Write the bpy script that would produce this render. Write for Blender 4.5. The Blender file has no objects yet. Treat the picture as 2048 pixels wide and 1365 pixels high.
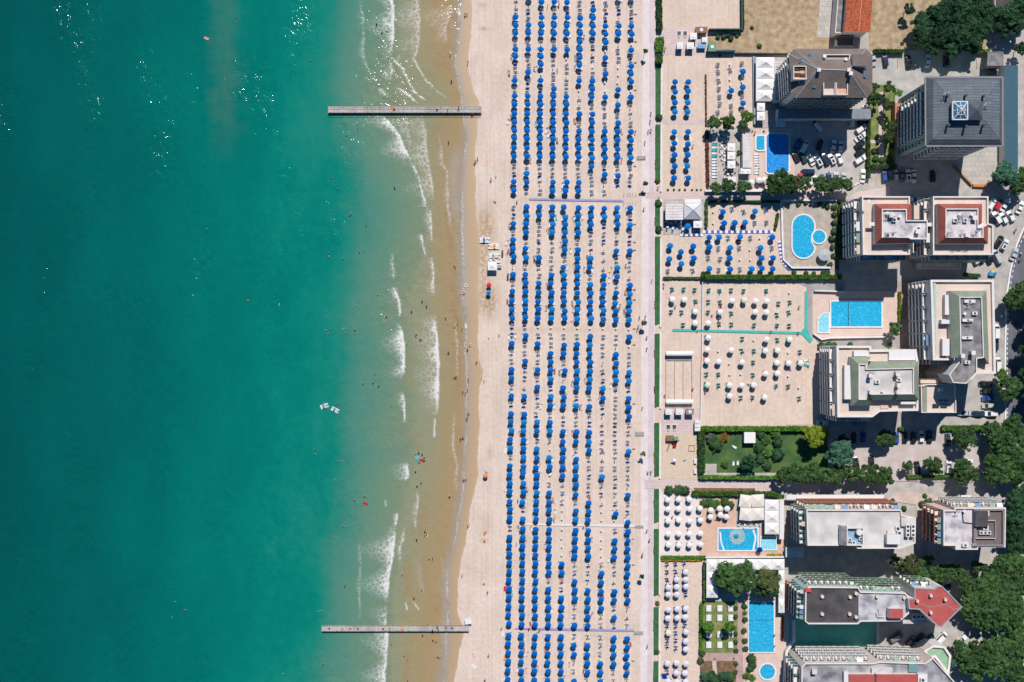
import bpy, bmesh, math, random
import numpy as np
from mathutils import Vector, Matrix
R = math.radians
rnd = random.Random(7)
sc = bpy.context.scene
COL = sc.collection
# ---------------------------------------------------------------- camera, sky, sun, exposure
S = 0.165            # metres per photo pixel on the ground
H = 380.0            # flying height of the camera
CX, CY = 1024.0, 682.5
cam = bpy.data.objects.new("camera", bpy.data.cameras.new("camera"))
COL.objects.link(cam); cam.location = (0, 0, H)
cam.data.sensor_width = 36.0
cam.data.lens = 36.0 * H / (2048 * S)
cam.data.clip_start = 1.0; cam.data.clip_end = 3000.0
sc.camera = cam
SUN_EL, SUN_AZ = 54.0, 8.0      # azimuth clockwise from the top of the picture (+Y)
world = bpy.data.worlds.new("World"); sc.world = world; world.use_nodes = True
wn = world.node_tree.nodes; wl = world.node_tree.links
sky = wn.new("ShaderNodeTexSky"); sky.sky_type = 'NISHITA'; sky.sun_disc = False
sky.sun_elevation = R(SUN_EL); sky.sun_rotation = R(SUN_AZ)
sky.air_density = 1.0; sky.dust_density = 0.3; sky.ozone_density = 2.0
tint = wn.new("ShaderNodeMix"); tint.data_type = 'RGBA'; tint.blend_type = 'MULTIPLY'; tint.inputs[0].default_value = 1.0
tint.inputs[7].default_value = (0.16, 0.84, 1.28, 1)        # cyan tint added to the sky light to colour the shade
wl.new(sky.outputs[0], tint.inputs[6]); wl.new(tint.outputs[2], wn["Background"].inputs[0]); wn["Background"].inputs[1].default_value = 0.05
sun = bpy.data.objects.new("sun", bpy.data.lights.new("sun", 'SUN'))
COL.objects.link(sun); sun.data.energy = 5.0; sun.data.angle = R(0.5); sun.data.color = (1.0, 0.955, 0.9)
sd = Vector((math.sin(R(SUN_AZ)) * math.cos(R(SUN_EL)), math.cos(R(SUN_AZ)) * math.cos(R(SUN_EL)), math.sin(R(SUN_EL))))
sun.rotation_euler = sd.to_track_quat('Z', 'Y').to_euler(); sun.location = sd * 600
sc.view_settings.view_transform = 'Standard'; sc.view_settings.look = 'None'
sc.view_settings.exposure = 0.06; sc.view_settings.gamma = 1.0
sc.cycles.max_bounces = 5
sc.cycles.use_denoising = True

# ---------------------------------------------------------------- helpers
def W(px, py, z=0.0):                      # photo pixel at height z -> world
    k = S * (H - z) / H
    return ((px - CX) * k, (CY - py) * k, z)
def s2l(v):
    v /= 255.0
    return v / 12.92 if v <= 0.04045 else ((v + 0.055) / 1.055) ** 2.4
KL = 1.36                                   # how bright a sunlit white renders
def C(r, g, b):                             # real base colour of a surface that reads (r, g, b) in full sun
    return tuple(min(0.86, s2l(v) / KL) for v in (r, g, b)) + (1,)
MATS = {}
def mat(name, col, rough=0.8, var=0.12, scale=1.2, bump=0.0, bscale=6.0, metal=0.0, col2=None, detail=3.0, spec=None, obj=False, fac=None):
    if name in MATS: return MATS[name]
    m = bpy.data.materials.new(name); m.use_nodes = True
    n, l = m.node_tree.nodes, m.node_tree.links
    b = n["Principled BSDF"]
    b.inputs["Roughness"].default_value = rough; b.inputs["Metallic"].default_value = metal
    if spec is not None: b.inputs["Specular IOR Level"].default_value = spec
    g = n.new("ShaderNodeNewGeometry")
    pos = g.outputs["Position"]
    tex = n.new("ShaderNodeTexNoise"); tex.inputs["Scale"].default_value = scale; tex.inputs["Detail"].default_value = detail
    l.new(pos, tex.inputs["Vector"])
    rp = n.new("ShaderNodeValToRGB")
    e = rp.color_ramp.elements
    c2 = col2 if col2 else tuple(max(0, c * (1 - var * 1.6)) for c in col[:3]) + (1,)
    c1 = col if col2 else tuple(min(0.9, c * (1 + var)) for c in col[:3]) + (1,)
    e[0].position = 0.32; e[0].color = c2; e[1].position = 0.68; e[1].color = c1
    if fac: e[0].position, e[1].position = fac
    l.new(tex.outputs["Fac"], rp.inputs[0]); l.new(rp.outputs[0], b.inputs["Base Color"])
    if bump > 0:
        t2 = n.new("ShaderNodeTexNoise"); t2.inputs["Scale"].default_value = bscale; t2.inputs["Detail"].default_value = 4
        l.new(pos, t2.inputs["Vector"])
        bp = n.new("ShaderNodeBump"); bp.inputs["Strength"].default_value = 1.0; bp.inputs["Distance"].default_value = bump
        l.new(t2.outputs["Fac"], bp.inputs["Height"]); l.new(bp.outputs[0], b.inputs["Normal"])
    MATS[name] = m
    return m
def nodes(m): return m.node_tree.nodes, m.node_tree.links
def tiles(name, col, joint, size=1.0, ratio=1.0, rough=0.85, var=0.1, rot=0.0, mortar=0.05, scale2=0.25, blot=0.15):
    """paving / tile / plank pattern from a brick texture on world position"""
    if name in MATS: return MATS[name]
    m = mat(name, col, rough, var, scale2)
    n, l = nodes(m); b = n["Principled BSDF"]
    g = n.new("ShaderNodeNewGeometry"); mp = n.new("ShaderNodeMapping"); mp.inputs["Rotation"].default_value = (0, 0, rot)
    l.new(g.outputs["Position"], mp.inputs["Vector"])
    br = n.new("ShaderNodeTexBrick"); br.inputs["Scale"].default_value = 1.0
    br.inputs["Brick Width"].default_value = size * ratio; br.inputs["Row Height"].default_value = size
    br.inputs["Mortar Size"].default_value = mortar * size
    br.inputs["Color1"].default_value = tuple(c * (1 - var) for c in col[:3]) + (1,)
    br.inputs["Color2"].default_value = tuple(min(.9, c * (1 + var)) for c in col[:3]) + (1,)
    br.inputs["Mortar"].default_value = joint
    l.new(mp.outputs[0], br.inputs["Vector"])
    nz = n.new("ShaderNodeTexNoise"); nz.inputs["Scale"].default_value = scale2; nz.inputs["Detail"].default_value = 6
    l.new(g.outputs["Position"], nz.inputs["Vector"])
    mx = n.new("ShaderNodeMix"); mx.data_type = 'RGBA'; mx.blend_type = 'MULTIPLY'; mx.inputs[0].default_value = 1.0
    rp = n.new("ShaderNodeValToRGB"); e = rp.color_ramp.elements
    e[0].position = 0.3; e[0].color = (1 - 2 * blot,) * 3 + (1,); e[1].position = 0.65; e[1].color = (1, 1, 1, 1)
    l.new(nz.outputs["Fac"], rp.inputs[0])
    l.new(br.outputs["Color"], mx.inputs[6]); l.new(rp.outputs[0], mx.inputs[7])
    l.new(mx.outputs[2], b.inputs["Base Color"])
    return m

class MB:
    """collects polygons, becomes ONE mesh object"""
    def __init__(s): s.v, s.f, s.m = [], [], []
    def add(s, vs, fs, mi=0):
        o = len(s.v); s.v.extend(tuple(map(float, v)) for v in vs)
        for f in fs: s.f.append(tuple(o + i for i in f)); s.m.append(mi)
        return s
    def box(s, x, y, z, sx, sy, sz, rot=0.0, mi=0, top=None, taper=1.0):
        c, q = math.cos(rot), math.sin(rot); vs = []
        for zz, t in ((z, 1.0), (z + sz, taper)):
            for a, b in ((-1, -1), (1, -1), (1, 1), (-1, 1)):
                u, w = a * sx / 2 * t, b * sy / 2 * t
                vs.append((x + u * c - w * q, y + u * q + w * c, zz))
        s.add(vs, [(3, 2, 1, 0), (0, 1, 5, 4), (1, 2, 6, 5), (2, 3, 7, 6), (3, 0, 4, 7)], mi)
        return s.add(vs[4:], [(0, 1, 2, 3)], mi if top is None else top)
    def prism(s, pts, z0, z1, side=0, top=0, bottom=False):
        pts = [tuple(p[:2]) for p in pts]
        if sum(a[0] * b[1] - b[0] * a[1] for a, b in zip(pts, pts[1:] + pts[:1])) < 0: pts = pts[::-1]
        n = len(pts)
        vs = [(x, y, z0) for x, y in pts] + [(x, y, z1) for x, y in pts]
        s.add(vs, [(i, (i + 1) % n, n + (i + 1) % n, n + i) for i in range(n)], side)
        s.add(vs[n:], [tuple(range(n))], top)
        if bottom: s.add(vs[:n], [tuple(range(n))[::-1]], side)
        return s
    def flat(s, pts, z, mi=0):
        pts = [tuple(p[:2]) for p in pts]
        if sum(a[0] * b[1] - b[0] * a[1] for a, b in zip(pts, pts[1:] + pts[:1])) < 0: pts = pts[::-1]
        return s.add([(x, y, z) for x, y in pts], [tuple(range(len(pts)))], mi)
    def cyl(s, x, y, z, r, h, n=12, r2=None, mi=0, top=None):
        r2 = r if r2 is None else r2
        vs = [(x + r * math.cos(2 * math.pi * i / n), y + r * math.sin(2 * math.pi * i / n), z) for i in range(n)]
        vs += [(x + r2 * math.cos(2 * math.pi * i / n), y + r2 * math.sin(2 * math.pi * i / n), z + h) for i in range(n)]
        s.add(vs, [(i, (i + 1) % n, n + (i + 1) % n, n + i) for i in range(n)], mi)
        return s.add(vs[n:], [tuple(range(n))], mi if top is None else top)
    def tube(s, p, q, r, n=6, mi=0, r2=None):
        p, q = Vector(p), Vector(q); d = (q - p)
        if d.length < 1e-6: return s
        a = d.normalized(); u = a.orthogonal().normalized(); w = a.cross(u); r2 = r if r2 is None else r2
        vs = [p + (u * math.cos(2 * math.pi * i / n) + w * math.sin(2 * math.pi * i / n)) * r for i in range(n)]
        vs += [q + (u * math.cos(2 * math.pi * i / n) + w * math.sin(2 * math.pi * i / n)) * r2 for i in range(n)]
        return s.add(vs, [(i, (i + 1) % n, n + (i + 1) % n, n + i) for i in range(n)] + [tuple(range(n))[::-1], tuple(range(n, 2 * n))], mi)
    def ball(s, x, y, z, rx, ry=None, rz=None, n=10, k=6, mi=0):
        ry = rx if ry is None else ry; rz = rx if rz is None else rz
        vs = [(x, y, z - rz)]
        for j in range(1, k):
            t = math.pi * j / k
            vs += [(x + rx * math.sin(t) * math.cos(2 * math.pi * i / n), y + ry * math.sin(t) * math.sin(2 * math.pi * i / n), z - rz * math.cos(t)) for i in range(n)]
        vs.append((x, y, z + rz))
        fs = [(0, 1 + (i + 1) % n, 1 + i) for i in range(n)]
        for j in range(k - 2):
            a = 1 + j * n
            fs += [(a + i, a + (i + 1) % n, a + n + (i + 1) % n, a + n + i) for i in range(n)]
        a = 1 + (k - 2) * n
        fs += [(a + i, a + (i + 1) % n, len(vs) - 1) for i in range(n)]
        return s.add(vs, fs, mi)
    def strip(s, pts, w, z0, z1, mi=0, top=None):
        """a wall or band of width w along a polyline (world xy)"""
        pts = [Vector(p[:2]) for p in pts]
        L, Rr = [], []
        for i, p in enumerate(pts):
            d = (pts[min(i + 1, len(pts) - 1)] - pts[max(i - 1, 0)])
            d = d.normalized() if d.length > 1e-6 else Vector((1, 0)); nn = Vector((-d.y, d.x)) * w / 2
            L.append(p + nn); Rr.append(p - nn)
        return s.prism([tuple(p) for p in L] + [tuple(p) for p in Rr[::-1]], z0, z1, mi, mi if top is None else top)
    def mesh(s, name, mats):
        me = bpy.data.meshes.new(name); me.from_pydata(s.v, [], s.f)
        for m in (mats if isinstance(mats, (list, tuple)) else [mats]): me.materials.append(m)
        me.polygons.foreach_set("material_index", s.m); me.update()
        return me
    def obj(s, name, mats, parent=None, smooth=False, loc=None):
        me = s.mesh(name, mats)
        if smooth: me.polygons.foreach_set("use_smooth", [True] * len(me.polygons))
        return link(name, me, parent, loc)
def link(name, me, parent=None, loc=None, rz=0.0, scale=None):
    o = bpy.data.objects.new(name, me); COL.objects.link(o)
    if loc is not None: o.location = loc
    if rz: o.rotation_euler.z = rz
    if scale is not None: o.scale = scale
    if parent: o.parent = parent
    return o
def empty(name, loc=(0, 0, 0), rz=0.0):
    o = link(name, None, None, loc, rz); o.empty_display_size = 0.5
    return o
def tag(o, label, cat, group=None):
    o["label"] = label; o["category"] = cat
    if group: o["group"] = group
    return o
def struct(o, label=None, kind="structure"):
    o["kind"] = kind
    if label: o["label"] = label
    return o
def copy_tree(o, loc, rz=0.0, scale=None, matof=None):
    r = o.copy(); COL.objects.link(r); r.location = loc; r.rotation_euler.z = rz
    if scale is not None: r.scale = scale
    for ch in o.children:
        c = ch.copy(); COL.objects.link(c); c.parent = r
        for g in ch.children:
            d = g.copy(); COL.objects.link(d); d.parent = c
    return r
_O = "zeroth first second third fourth fifth sixth seventh eighth ninth tenth eleventh twelfth thirteenth fourteenth fifteenth sixteenth seventeenth eighteenth nineteenth twentieth".split()
def ordw(n):
    if n <= 20: return _O[n]
    return "%d%s" % (n, "th" if 10 < n % 100 < 14 else {1: "st", 2: "nd", 3: "rd"}.get(n % 10, "th"))
def rect(x0, y0, x1, y1, z=0.0):
    return [W(x0, y0, z), W(x1, y0, z), W(x1, y1, z), W(x0, y1, z)]
def PX(pts, z=0.0): return [W(x, y, z) for x, y in pts]
LAYER = [0]
def sheet(name, pts, m, label=None, z=None, kind="structure"):
    """ground sheet: each one lies 4 mm above the one before"""
    if z is None: LAYER[0] += 1; z = 0.004 * LAYER[0]
    return struct(MB().flat(PX(pts), z).obj(name, m), label, kind)
def R4(x0, y0, x1, y1): return [(x0, y0), (x1, y0), (x1, y1), (x0, y1)]
# ---------------------------------------------------------------- sea and wet shore
YS = [-700, 0, 100, 200, 300, 400, 500, 600, 700, 800, 900, 1000, 1100, 1200, 1300, 1365, 2100]
BA = [655, 655, 655, 652, 658, 672, 680, 685, 680, 672, 668, 650, 620, 636, 625, 610, 610]
B1 = [786, 786, 781, 775, 810, 850, 845, 796, 806, 808, 815, 795, 783, 775, 772, 770, 770]
B2 = [833, 833, 835, 892, 850, 864, 864, 868, 875, 873, 868, 850, 830, 815, 805, 800, 800]
SY = [-700, 0, 60, 130, 200, 270, 330, 400, 470, 540, 600, 650, 750, 800, 860, 950, 1000, 1050, 1080, 1120, 1150, 1250, 1330, 1365, 2100]
SX = [925, 925, 918, 914, 925, 935, 930, 926, 928, 928, 930, 934, 935, 936, 934, 930, 925, 918, 912, 902, 897, 898, 892, 890, 890]
DY = [-700, 0, 100, 130, 180, 200, 206, 250, 300, 360, 400, 450, 500, 560, 640, 720, 740, 800, 870, 950, 1000, 1085, 1130, 1180, 1230, 1258, 1300, 1365, 2100]
DX = [945, 945, 940, 935, 945, 958, 960, 955, 950, 952, 950, 957, 960, 958, 957, 957, 965, 958, 958, 955, 945, 930, 922, 914, 916, 930, 918, 910, 910]
def wob(y, ph, a): return a * (np.sin(y * .055 + ph) + .6 * np.sin(y * .13 + 2 * ph) + .4 * np.sin(y * .31 + 3 * ph))
def bounds(y):
    a = np.interp(y, YS, BA) + wob(y, 1, 3.5) + 3 * np.sin(y * .019 + 1) + 3 * np.sin(y * .037); b1 = np.interp(y, YS, B1) + wob(y, 2, 2.0); b2 = np.interp(y, YS, B2) + wob(y, 3, 2.0)
    return a, b1, b2, np.interp(y, SY, SX) + wob(y, 4, 1.2), np.interp(y, DY, DX) + wob(y, 5.3, 1.1)
FOAM = [  # (polyline px), trailing width, strength
 ([(784,-60),(783,0),(788,30),(786,70),(783,95),(780,113)], 9, 1.0), ([(781,115),(790,122),(805,138),(812,155),(822,175),(831,184)], 3, .75),
 ([(780,122),(783,140),(780,162)], 7, .55), ([(833,-60),(832,0),(834,60),(833,100),(830,120),(838,140),(850,160),(870,180),(905,206)], 4, .5),
 ([(798,176),(812,190),(825,200),(837,209)], 4, .8), ([(757,177),(766,187),(775,196)], 3, .8), ([(820,178),(835,190),(850,203)], 3, .6),
 ([(763,231),(780,250),(792,265),(802,282),(810,300),(823,323)], 18, .95), ([(823,323),(832,345),(838,360),(845,385),(850,410)], 3, .8),
 ([(848,392),(853,416)], 7, .7), ([(853,415),(862,425),(862,460),(863,487)], 6, .62), ([(843,466),(846,490),(851,516)], 3, .8),
 ([(845,232),(845,250),(846,275),(852,300),(858,340),(864,375),(866,402)], 11, .5), ([(864,515),(867,545),(867,565),(867,592)], 6, .7),
 ([(869,630),(872,660),(874,690),(877,730),(877,780),(873,825),(870,832)], 13, 1.0), ([(870,836),(869,850),(868,870),(867,879)], 3, .75),
 ([(785,505),(784,530),(787,560)], 3, .6), ([(790,575),(794,590),(798,605),(799,625),(798,637)], 5, .95),
 ([(796,648),(803,664),(807,690),(809,720),(808,745),(803,758)], 15, 1.05), ([(804,783),(808,800),(809,830),(809,849)], 5, .85),
 ([(814,926),(817,945),(811,963)], 11, .8), ([(793,1026),(794,1040),(790,1056)], 3, .9), ([(791,1052),(788,1085),(785,1110),(780,1140),(776,1180),(774,1206)], 22, .88),
 ([(773,1212),(771,1240),(775,1265),(773,1300),(770,1340),(771,1365),(770,1420)], 18, .8), ([(808,1056),(806,1080),(798,1100),(800,1130)], 4, .6),
 ([(833,982),(836,1000),(833,1020),(831,1062)], 4, .5), ([(810,1205),(813,1222)], 3, .7), ([(825,1203),(837,1222)], 3, .6), ([(719,1080),(720,1150),(718,1240)], 3, .3),
 ([(910,820),(907,850),(905,890),(914,930),(912,985)], 3, .38), ([(875,270),(882,300),(884,330),(895,345),(895,420),(905,470)], 4, .4), ([(908,640),(915,690),(914,760)], 3, .32),
 ([(770,1000),(771,1015)], 3, .5), ([(683,660),(690,655)], 3, .2), ([(838,-60),(838,60),(836,112)], 30, .4), ([(848,235),(852,300),(862,350),(867,404)], 30, .42), ([(871,635),(877,740),(874,822)], 22, .45), ([(783,-40),(786,60),(781,112)], 22, .55), ([(905,10),(890,60),(892,90)], 30, .3), ([(812,232),(822,300)], 30, .3), ([(722,0),(725,40),(728,110),(735,150)], 5, .35)]
def foam_at(X, Y):
    f = np.zeros_like(X)
    for pts, wl_, st in FOAM:
        py = np.array([p[1] for p in pts], float); px = np.array([p[0] for p in pts], float)
        o = np.argsort(py); py, px = py[o], px[o]
        ins = (Y >= py[0]) & (Y <= py[-1]); L = py[-1] - py[0]
        xl = np.interp(Y, py, px) + wob(Y, wl_, .8); t = np.clip((Y - py[0]) / L, 0, 1)
        env = np.minimum(1, 5 * np.minimum(t, 1 - t) + .12)
        d = X - xl
        wv = wl_ * (.65 + .35 * np.sin(Y * .09 + wl_))
        g = np.where(d > 0, np.exp(-(d / 2.4) ** 2), np.exp(-(np.abs(d) / (wv * 1.25)) ** 1.15))
        f = np.maximum(f, np.where(ins, g * env * st, 0))
    s = np.interp(Y, SY, SX) + wob(Y, 4, 1.2)
    f = np.maximum(f, (.24 + .14 * np.sin(Y * .045 + 2 * np.sin(Y * .021))) * np.exp(-((X - s + 2) / 2.4) ** 2))
    return f
BARS = [([(822,1105),(814,1130),(811,1155),(815,1180),(826,1196),(850,1207)], 7, .9), ([(849,1100),(850,1150),(852,1200)], 5, .5), ([(903,520),(906,560),(911,610),(913,660),(915,720),(914,780),(916,830)], 9, .75), ([(893,395),(898,450),(904,520)], 6, .8), ([(868,300),(878,260),(884,235)], 16, .55),
 ([(835,860),(832,890),(834,915)], 9, .5), ([(822,690),(820,730),(815,790)], 9, .35), ([(812,1290),(815,1320),(811,1380)], 5, .8), ([(900,90),(880,130),(870,165)], 22, .45), ([(925,840),(922,900),(925,960)], 7, .4), ([(850,985),(846,1040),(838,1090)], 10, .5), ([(880,1180),(872,1240)], 14, .4)]
GREYS = [([(916,285),(910,330),(906,380),(910,450)], 11, .8), ([(838,1120),(842,1160),(846,1195)], 5, .7), ([(925,470),(928,540),(932,620)], 6, .6), ([(893,1110),(890,1180),(889,1330)], 5, .6)]  # grey wet sheen on the shallows, painted as bands of colour
def band_at(X, Y, lst):
    f = np.zeros_like(X)
    for pts, w, st in lst:
        p = sorted(pts, key=lambda q: q[1]); py = np.array([q[1] for q in p], float); px = np.array([q[0] for q in p], float); t = np.clip((Y - py[0]) / (py[-1] - py[0]), 0, 1)
        f = np.maximum(f, np.where((Y > py[0]) & (Y < py[-1]), st * np.exp(-((X - np.interp(Y, py, px) - wob(Y, w, 1.5)) / w) ** 2) * np.minimum(1, 5 * np.minimum(t, 1 - t)), 0))
    return f
def grid_mesh(name, us, ys, m, z0, wave=0.0):
    a, b1, b2, s_, d_ = bounds(ys)
    xm = np.full_like(ys, -1400.0); x0 = np.zeros_like(ys)
    X = np.stack([np.interp(us, [-1, 0, 1, 2, 3, 4, 5], [xm[i], x0[i], a[i], b1[i], b2[i], s_[i], d_[i]]) for i in range(len(ys))])
    Y = np.repeat(ys[:, None], len(us), 1); U = np.repeat(us[None], len(ys), 0)
    F = foam_at(X, Y)
    bank = np.exp(-((X - 450 - wob(Y, 6, 5)) / 24) ** 4) * np.clip((330 - Y) / 120, 0, 1)
    Z = z0 + wave * F * (X < 900)
    v = np.stack([(X - CX) * S, (CY - Y) * S, Z], -1).reshape(-1, 3)
    ny, nx = X.shape; ii = np.arange(ny * nx).reshape(ny, nx)
    q = np.stack([ii[1:, :-1], ii[1:, 1:], ii[:-1, 1:], ii[:-1, :-1]], -1).reshape(-1, 4)
    me = bpy.data.meshes.new(name)
    me.vertices.add(len(v)); me.vertices.foreach_set("co", v.ravel())
    me.loops.add(q.size); me.loops.foreach_set("vertex_index", q.ravel().astype(np.int32))
    me.polygons.add(len(q)); me.polygons.foreach_set("loop_start", np.arange(0, q.size, 4, dtype=np.int32))
    me.update(calc_edges=True)
    for nm, arr in (("shore", U), ("foam", F), ("bank", bank), ("sandbar", band_at(X, Y, BARS)), ("sheen", band_at(X, Y, GREYS))):
        at = me.attributes.new(nm, 'FLOAT', 'POINT'); at.data.foreach_set("value", arr.ravel().astype(np.float32))
    me.polygons.foreach_set("use_smooth", [True] * len(q)); me.materials.append(m)
    return struct(link(name, me))
def sea_material(name, stops, water=True):
    m = mat(name, (0.1, 0.1, 0.1, 1), 0.25 if water else 0.55, 0, 1)
    n, l = nodes(m); b = n["Principled BSDF"]
    g = n.new("ShaderNodeNewGeometry")
    au = n.new("ShaderNodeAttribute"); au.attribute_name = "shore"
    af = n.new("ShaderNodeAttribute"); af.attribute_name = "foam"
    ab = n.new("ShaderNodeAttribute"); ab.attribute_name = "bank"
    def noise(scale, detail, sy=1.0, rgh=.5):
        mp = n.new("ShaderNodeMapping"); mp.inputs["Scale"].default_value = (1, sy, 1); l.new(g.outputs["Position"], mp.inputs[0])
        t = n.new("ShaderNodeTexNoise"); t.inputs["Scale"].default_value = scale; t.inputs["Detail"].default_value = detail; t.inputs["Roughness"].default_value = rgh
        l.new(mp.outputs[0], t.inputs["Vector"]); return t.outputs["Fac"]
    def mth(op, a, c=None, d=None):
        x = n.new("ShaderNodeMath"); x.operation = op
        for i, v in enumerate((a, c, d)):
            if v is None: continue
            if isinstance(v, (int, float)): x.inputs[i].default_value = v
            else: l.new(v, x.inputs[i])
        return x.outputs[0]
    n1 = noise(.045, 5, .45); n2 = noise(.35, 4, .6); n3 = noise(2.6, 4, 1.0, .65)
    u = mth('ADD', au.outputs["Fac"], mth('MULTIPLY', mth('SUBTRACT', n1, .5), .7 if water else .5))
    u = mth('ADD', u, mth('MULTIPLY', mth('SUBTRACT', n2, .5), .22))
    u = mth('MULTIPLY', mth('ADD', u, 1.0), 1 / 6.5)
    rp = n.new("ShaderNodeValToRGB"); e = rp.color_ramp.elements
    while len(e) < len(stops): e.new(.5)
    for el, (p, c) in zip(e, stops): el.position = (p + 1) / 6.5; el.color = C(*c)
    l.new(u, rp.inputs[0])
    # small brightness ripple of the chop, painted into the base colour
    mx = n.new("ShaderNodeMix"); mx.data_type = 'RGBA'; mx.blend_type = 'MULTIPLY'; mx.inputs[0].default_value = 1
    r2 = n.new("ShaderNodeValToRGB"); q = r2.color_ramp.elements
    q[0].position = .3; q[0].color = (.86, .86, .86, 1) if water else (.88, .87, .86, 1); q[1].position = .7; q[1].color = (1.08, 1.08, 1.08, 1)
    l.new(n3, r2.inputs[0]); l.new(rp.outputs[0], mx.inputs[6]); l.new(r2.outputs[0], mx.inputs[7])
    mb_ = n.new("ShaderNodeMix"); mb_.data_type = 'RGBA'; l.new(mth('MULTIPLY', ab.outputs["Fac"], mth('ADD', mth('MULTIPLY', n2, .7), .15)), mb_.inputs[0])
    l.new(mx.outputs[2], mb_.inputs[6]); mb_.inputs[7].default_value = C(72, 122, 108)
    out = mb_.outputs[2]
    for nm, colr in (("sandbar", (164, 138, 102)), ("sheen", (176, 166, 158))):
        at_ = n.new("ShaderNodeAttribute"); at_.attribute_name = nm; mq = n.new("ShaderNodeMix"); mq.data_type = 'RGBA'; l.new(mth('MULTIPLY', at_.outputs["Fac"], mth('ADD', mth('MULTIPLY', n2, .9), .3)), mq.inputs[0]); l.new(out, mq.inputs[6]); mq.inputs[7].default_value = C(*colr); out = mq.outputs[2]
    ff = mth('ADD', af.outputs["Fac"], mth('MULTIPLY', mth('SUBTRACT', noise(1.25, 6, .8, .78), .5), 3.0))
    vo = n.new("ShaderNodeTexVoronoi"); vo.feature = 'DISTANCE_TO_EDGE'; vo.inputs["Scale"].default_value = .62; dv = n.new("ShaderNodeMixRGB"); dv.blend_type = 'ADD'; dv.inputs[0].default_value = 1.0
    nv = n.new("ShaderNodeTexNoise"); nv.inputs["Scale"].default_value = .7; nv.inputs["Detail"].default_value = 5; l.new(g.outputs["Position"], nv.inputs["Vector"]); l.new(g.outputs["Position"], dv.inputs[1]); l.new(nv.outputs["Color"], dv.inputs[2]); l.new(dv.outputs[0], vo.inputs["Vector"])
    lace = mth('MULTIPLY', mth('SUBTRACT', .17, vo.outputs["Distance"]), 6.0); lace = mth('MULTIPLY', mth('MAXIMUM', lace, 0.0), mth('MULTIPLY', af.outputs["Fac"], 1.5)); lace = mth('MULTIPLY', lace, mth('GREATER_THAN', af.outputs["Fac"], .06))
    ff = mth('MULTIPLY', mth('SUBTRACT', ff, .38), 2.0); ff = mth('MULTIPLY', ff, mth('GREATER_THAN', af.outputs["Fac"], .03))
    ff = mth('MAXIMUM', mth('MAXIMUM', ff, lace), mth('MULTIPLY', af.outputs["Fac"], .3)); cl = n.new("ShaderNodeClamp"); l.new(ff, cl.inputs[0])
    mf = n.new("ShaderNodeMix"); mf.data_type = 'RGBA'; l.new(mth('MULTIPLY', cl.outputs[0], .93), mf.inputs[0])
    l.new(out, mf.inputs[6]); mf.inputs[7].default_value = C(238, 234, 232) if water else C(190, 178, 165)
    l.new(mf.outputs[2], b.inputs["Base Color"])
    if water:
        ro = mth('ADD', .09, mth('MULTIPLY', cl.outputs[0], .6)); l.new(ro, b.inputs["Roughness"])
        b.inputs["IOR"].default_value = 1.33
        # chop: metre waves with finer ripples, gathered in trains
        h = mth('ADD', mth('MULTIPLY', noise(.5, 2, .55), .55), mth('MULTIPLY', noise(2.2, 3, .6), .16))
        gate = mth('MULTIPLY', mth('SUBTRACT', noise(.06, 3, .35), .36), 3.2)
        c2 = n.new("ShaderNodeClamp"); c2.inputs["Min"].default_value = .12; l.new(gate, c2.inputs[0])
        bp = n.new("ShaderNodeBump"); bp.inputs["Distance"].default_value = WAVE; l.new(c2.outputs[0], bp.inputs["Strength"])
        l.new(h, bp.inputs["Height"]); l.new(bp.outputs[0], b.inputs["Normal"])
    return m
WAVE = 1.15
SEA_STOPS = [(-1.0, (6, 70, 70)), (0.0, (5, 88, 86)), (.25, (5, 98, 93)), (.5, (5, 110, 102)), (.72, (6, 120, 109)), (.88, (9, 129, 116)), (1.0, (26, 136, 120)),
             (1.15, (54, 137, 120)), (1.4, (86, 142, 124)), (1.75, (112, 145, 122)), (2.05, (133, 147, 119)), (2.4, (150, 153, 124)), (2.8, (155, 152, 121)), (3.1, (163, 152, 117)),
             (3.45, (170, 150, 112)), (3.7, (176, 149, 110)), (3.85, (174, 153, 124)), (4.0, (170, 156, 142))]
SHORE_STOPS = [(3.6, (178, 152, 122)), (3.95, (166, 154, 142)), (4.12, (176, 158, 138)), (4.35, (188, 160, 128)), (4.8, (194, 164, 128)), (5.1, (204, 174, 140))]
ys = np.concatenate([np.arange(-700, -40, 20.0), np.arange(-40, 1405, 1.7), np.arange(1405, 2100, 20.0)])
sea = grid_mesh("sea_water", np.concatenate([[-1, -.5], np.linspace(-.1, .95, 30), np.linspace(.98, 4.02, 170)]), ys, sea_material("sea", SEA_STOPS), 0.05, .22)
sea["label"] = "teal sea turning green and sandy in the shallows with white surf lines"
shore = grid_mesh("wet_sand", np.linspace(3.93, 5.0, 24), ys, sea_material("wet", SHORE_STOPS, False), 0.03)
shore["label"] = "brown wet sand strip between the swash and the dry beach"

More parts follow.
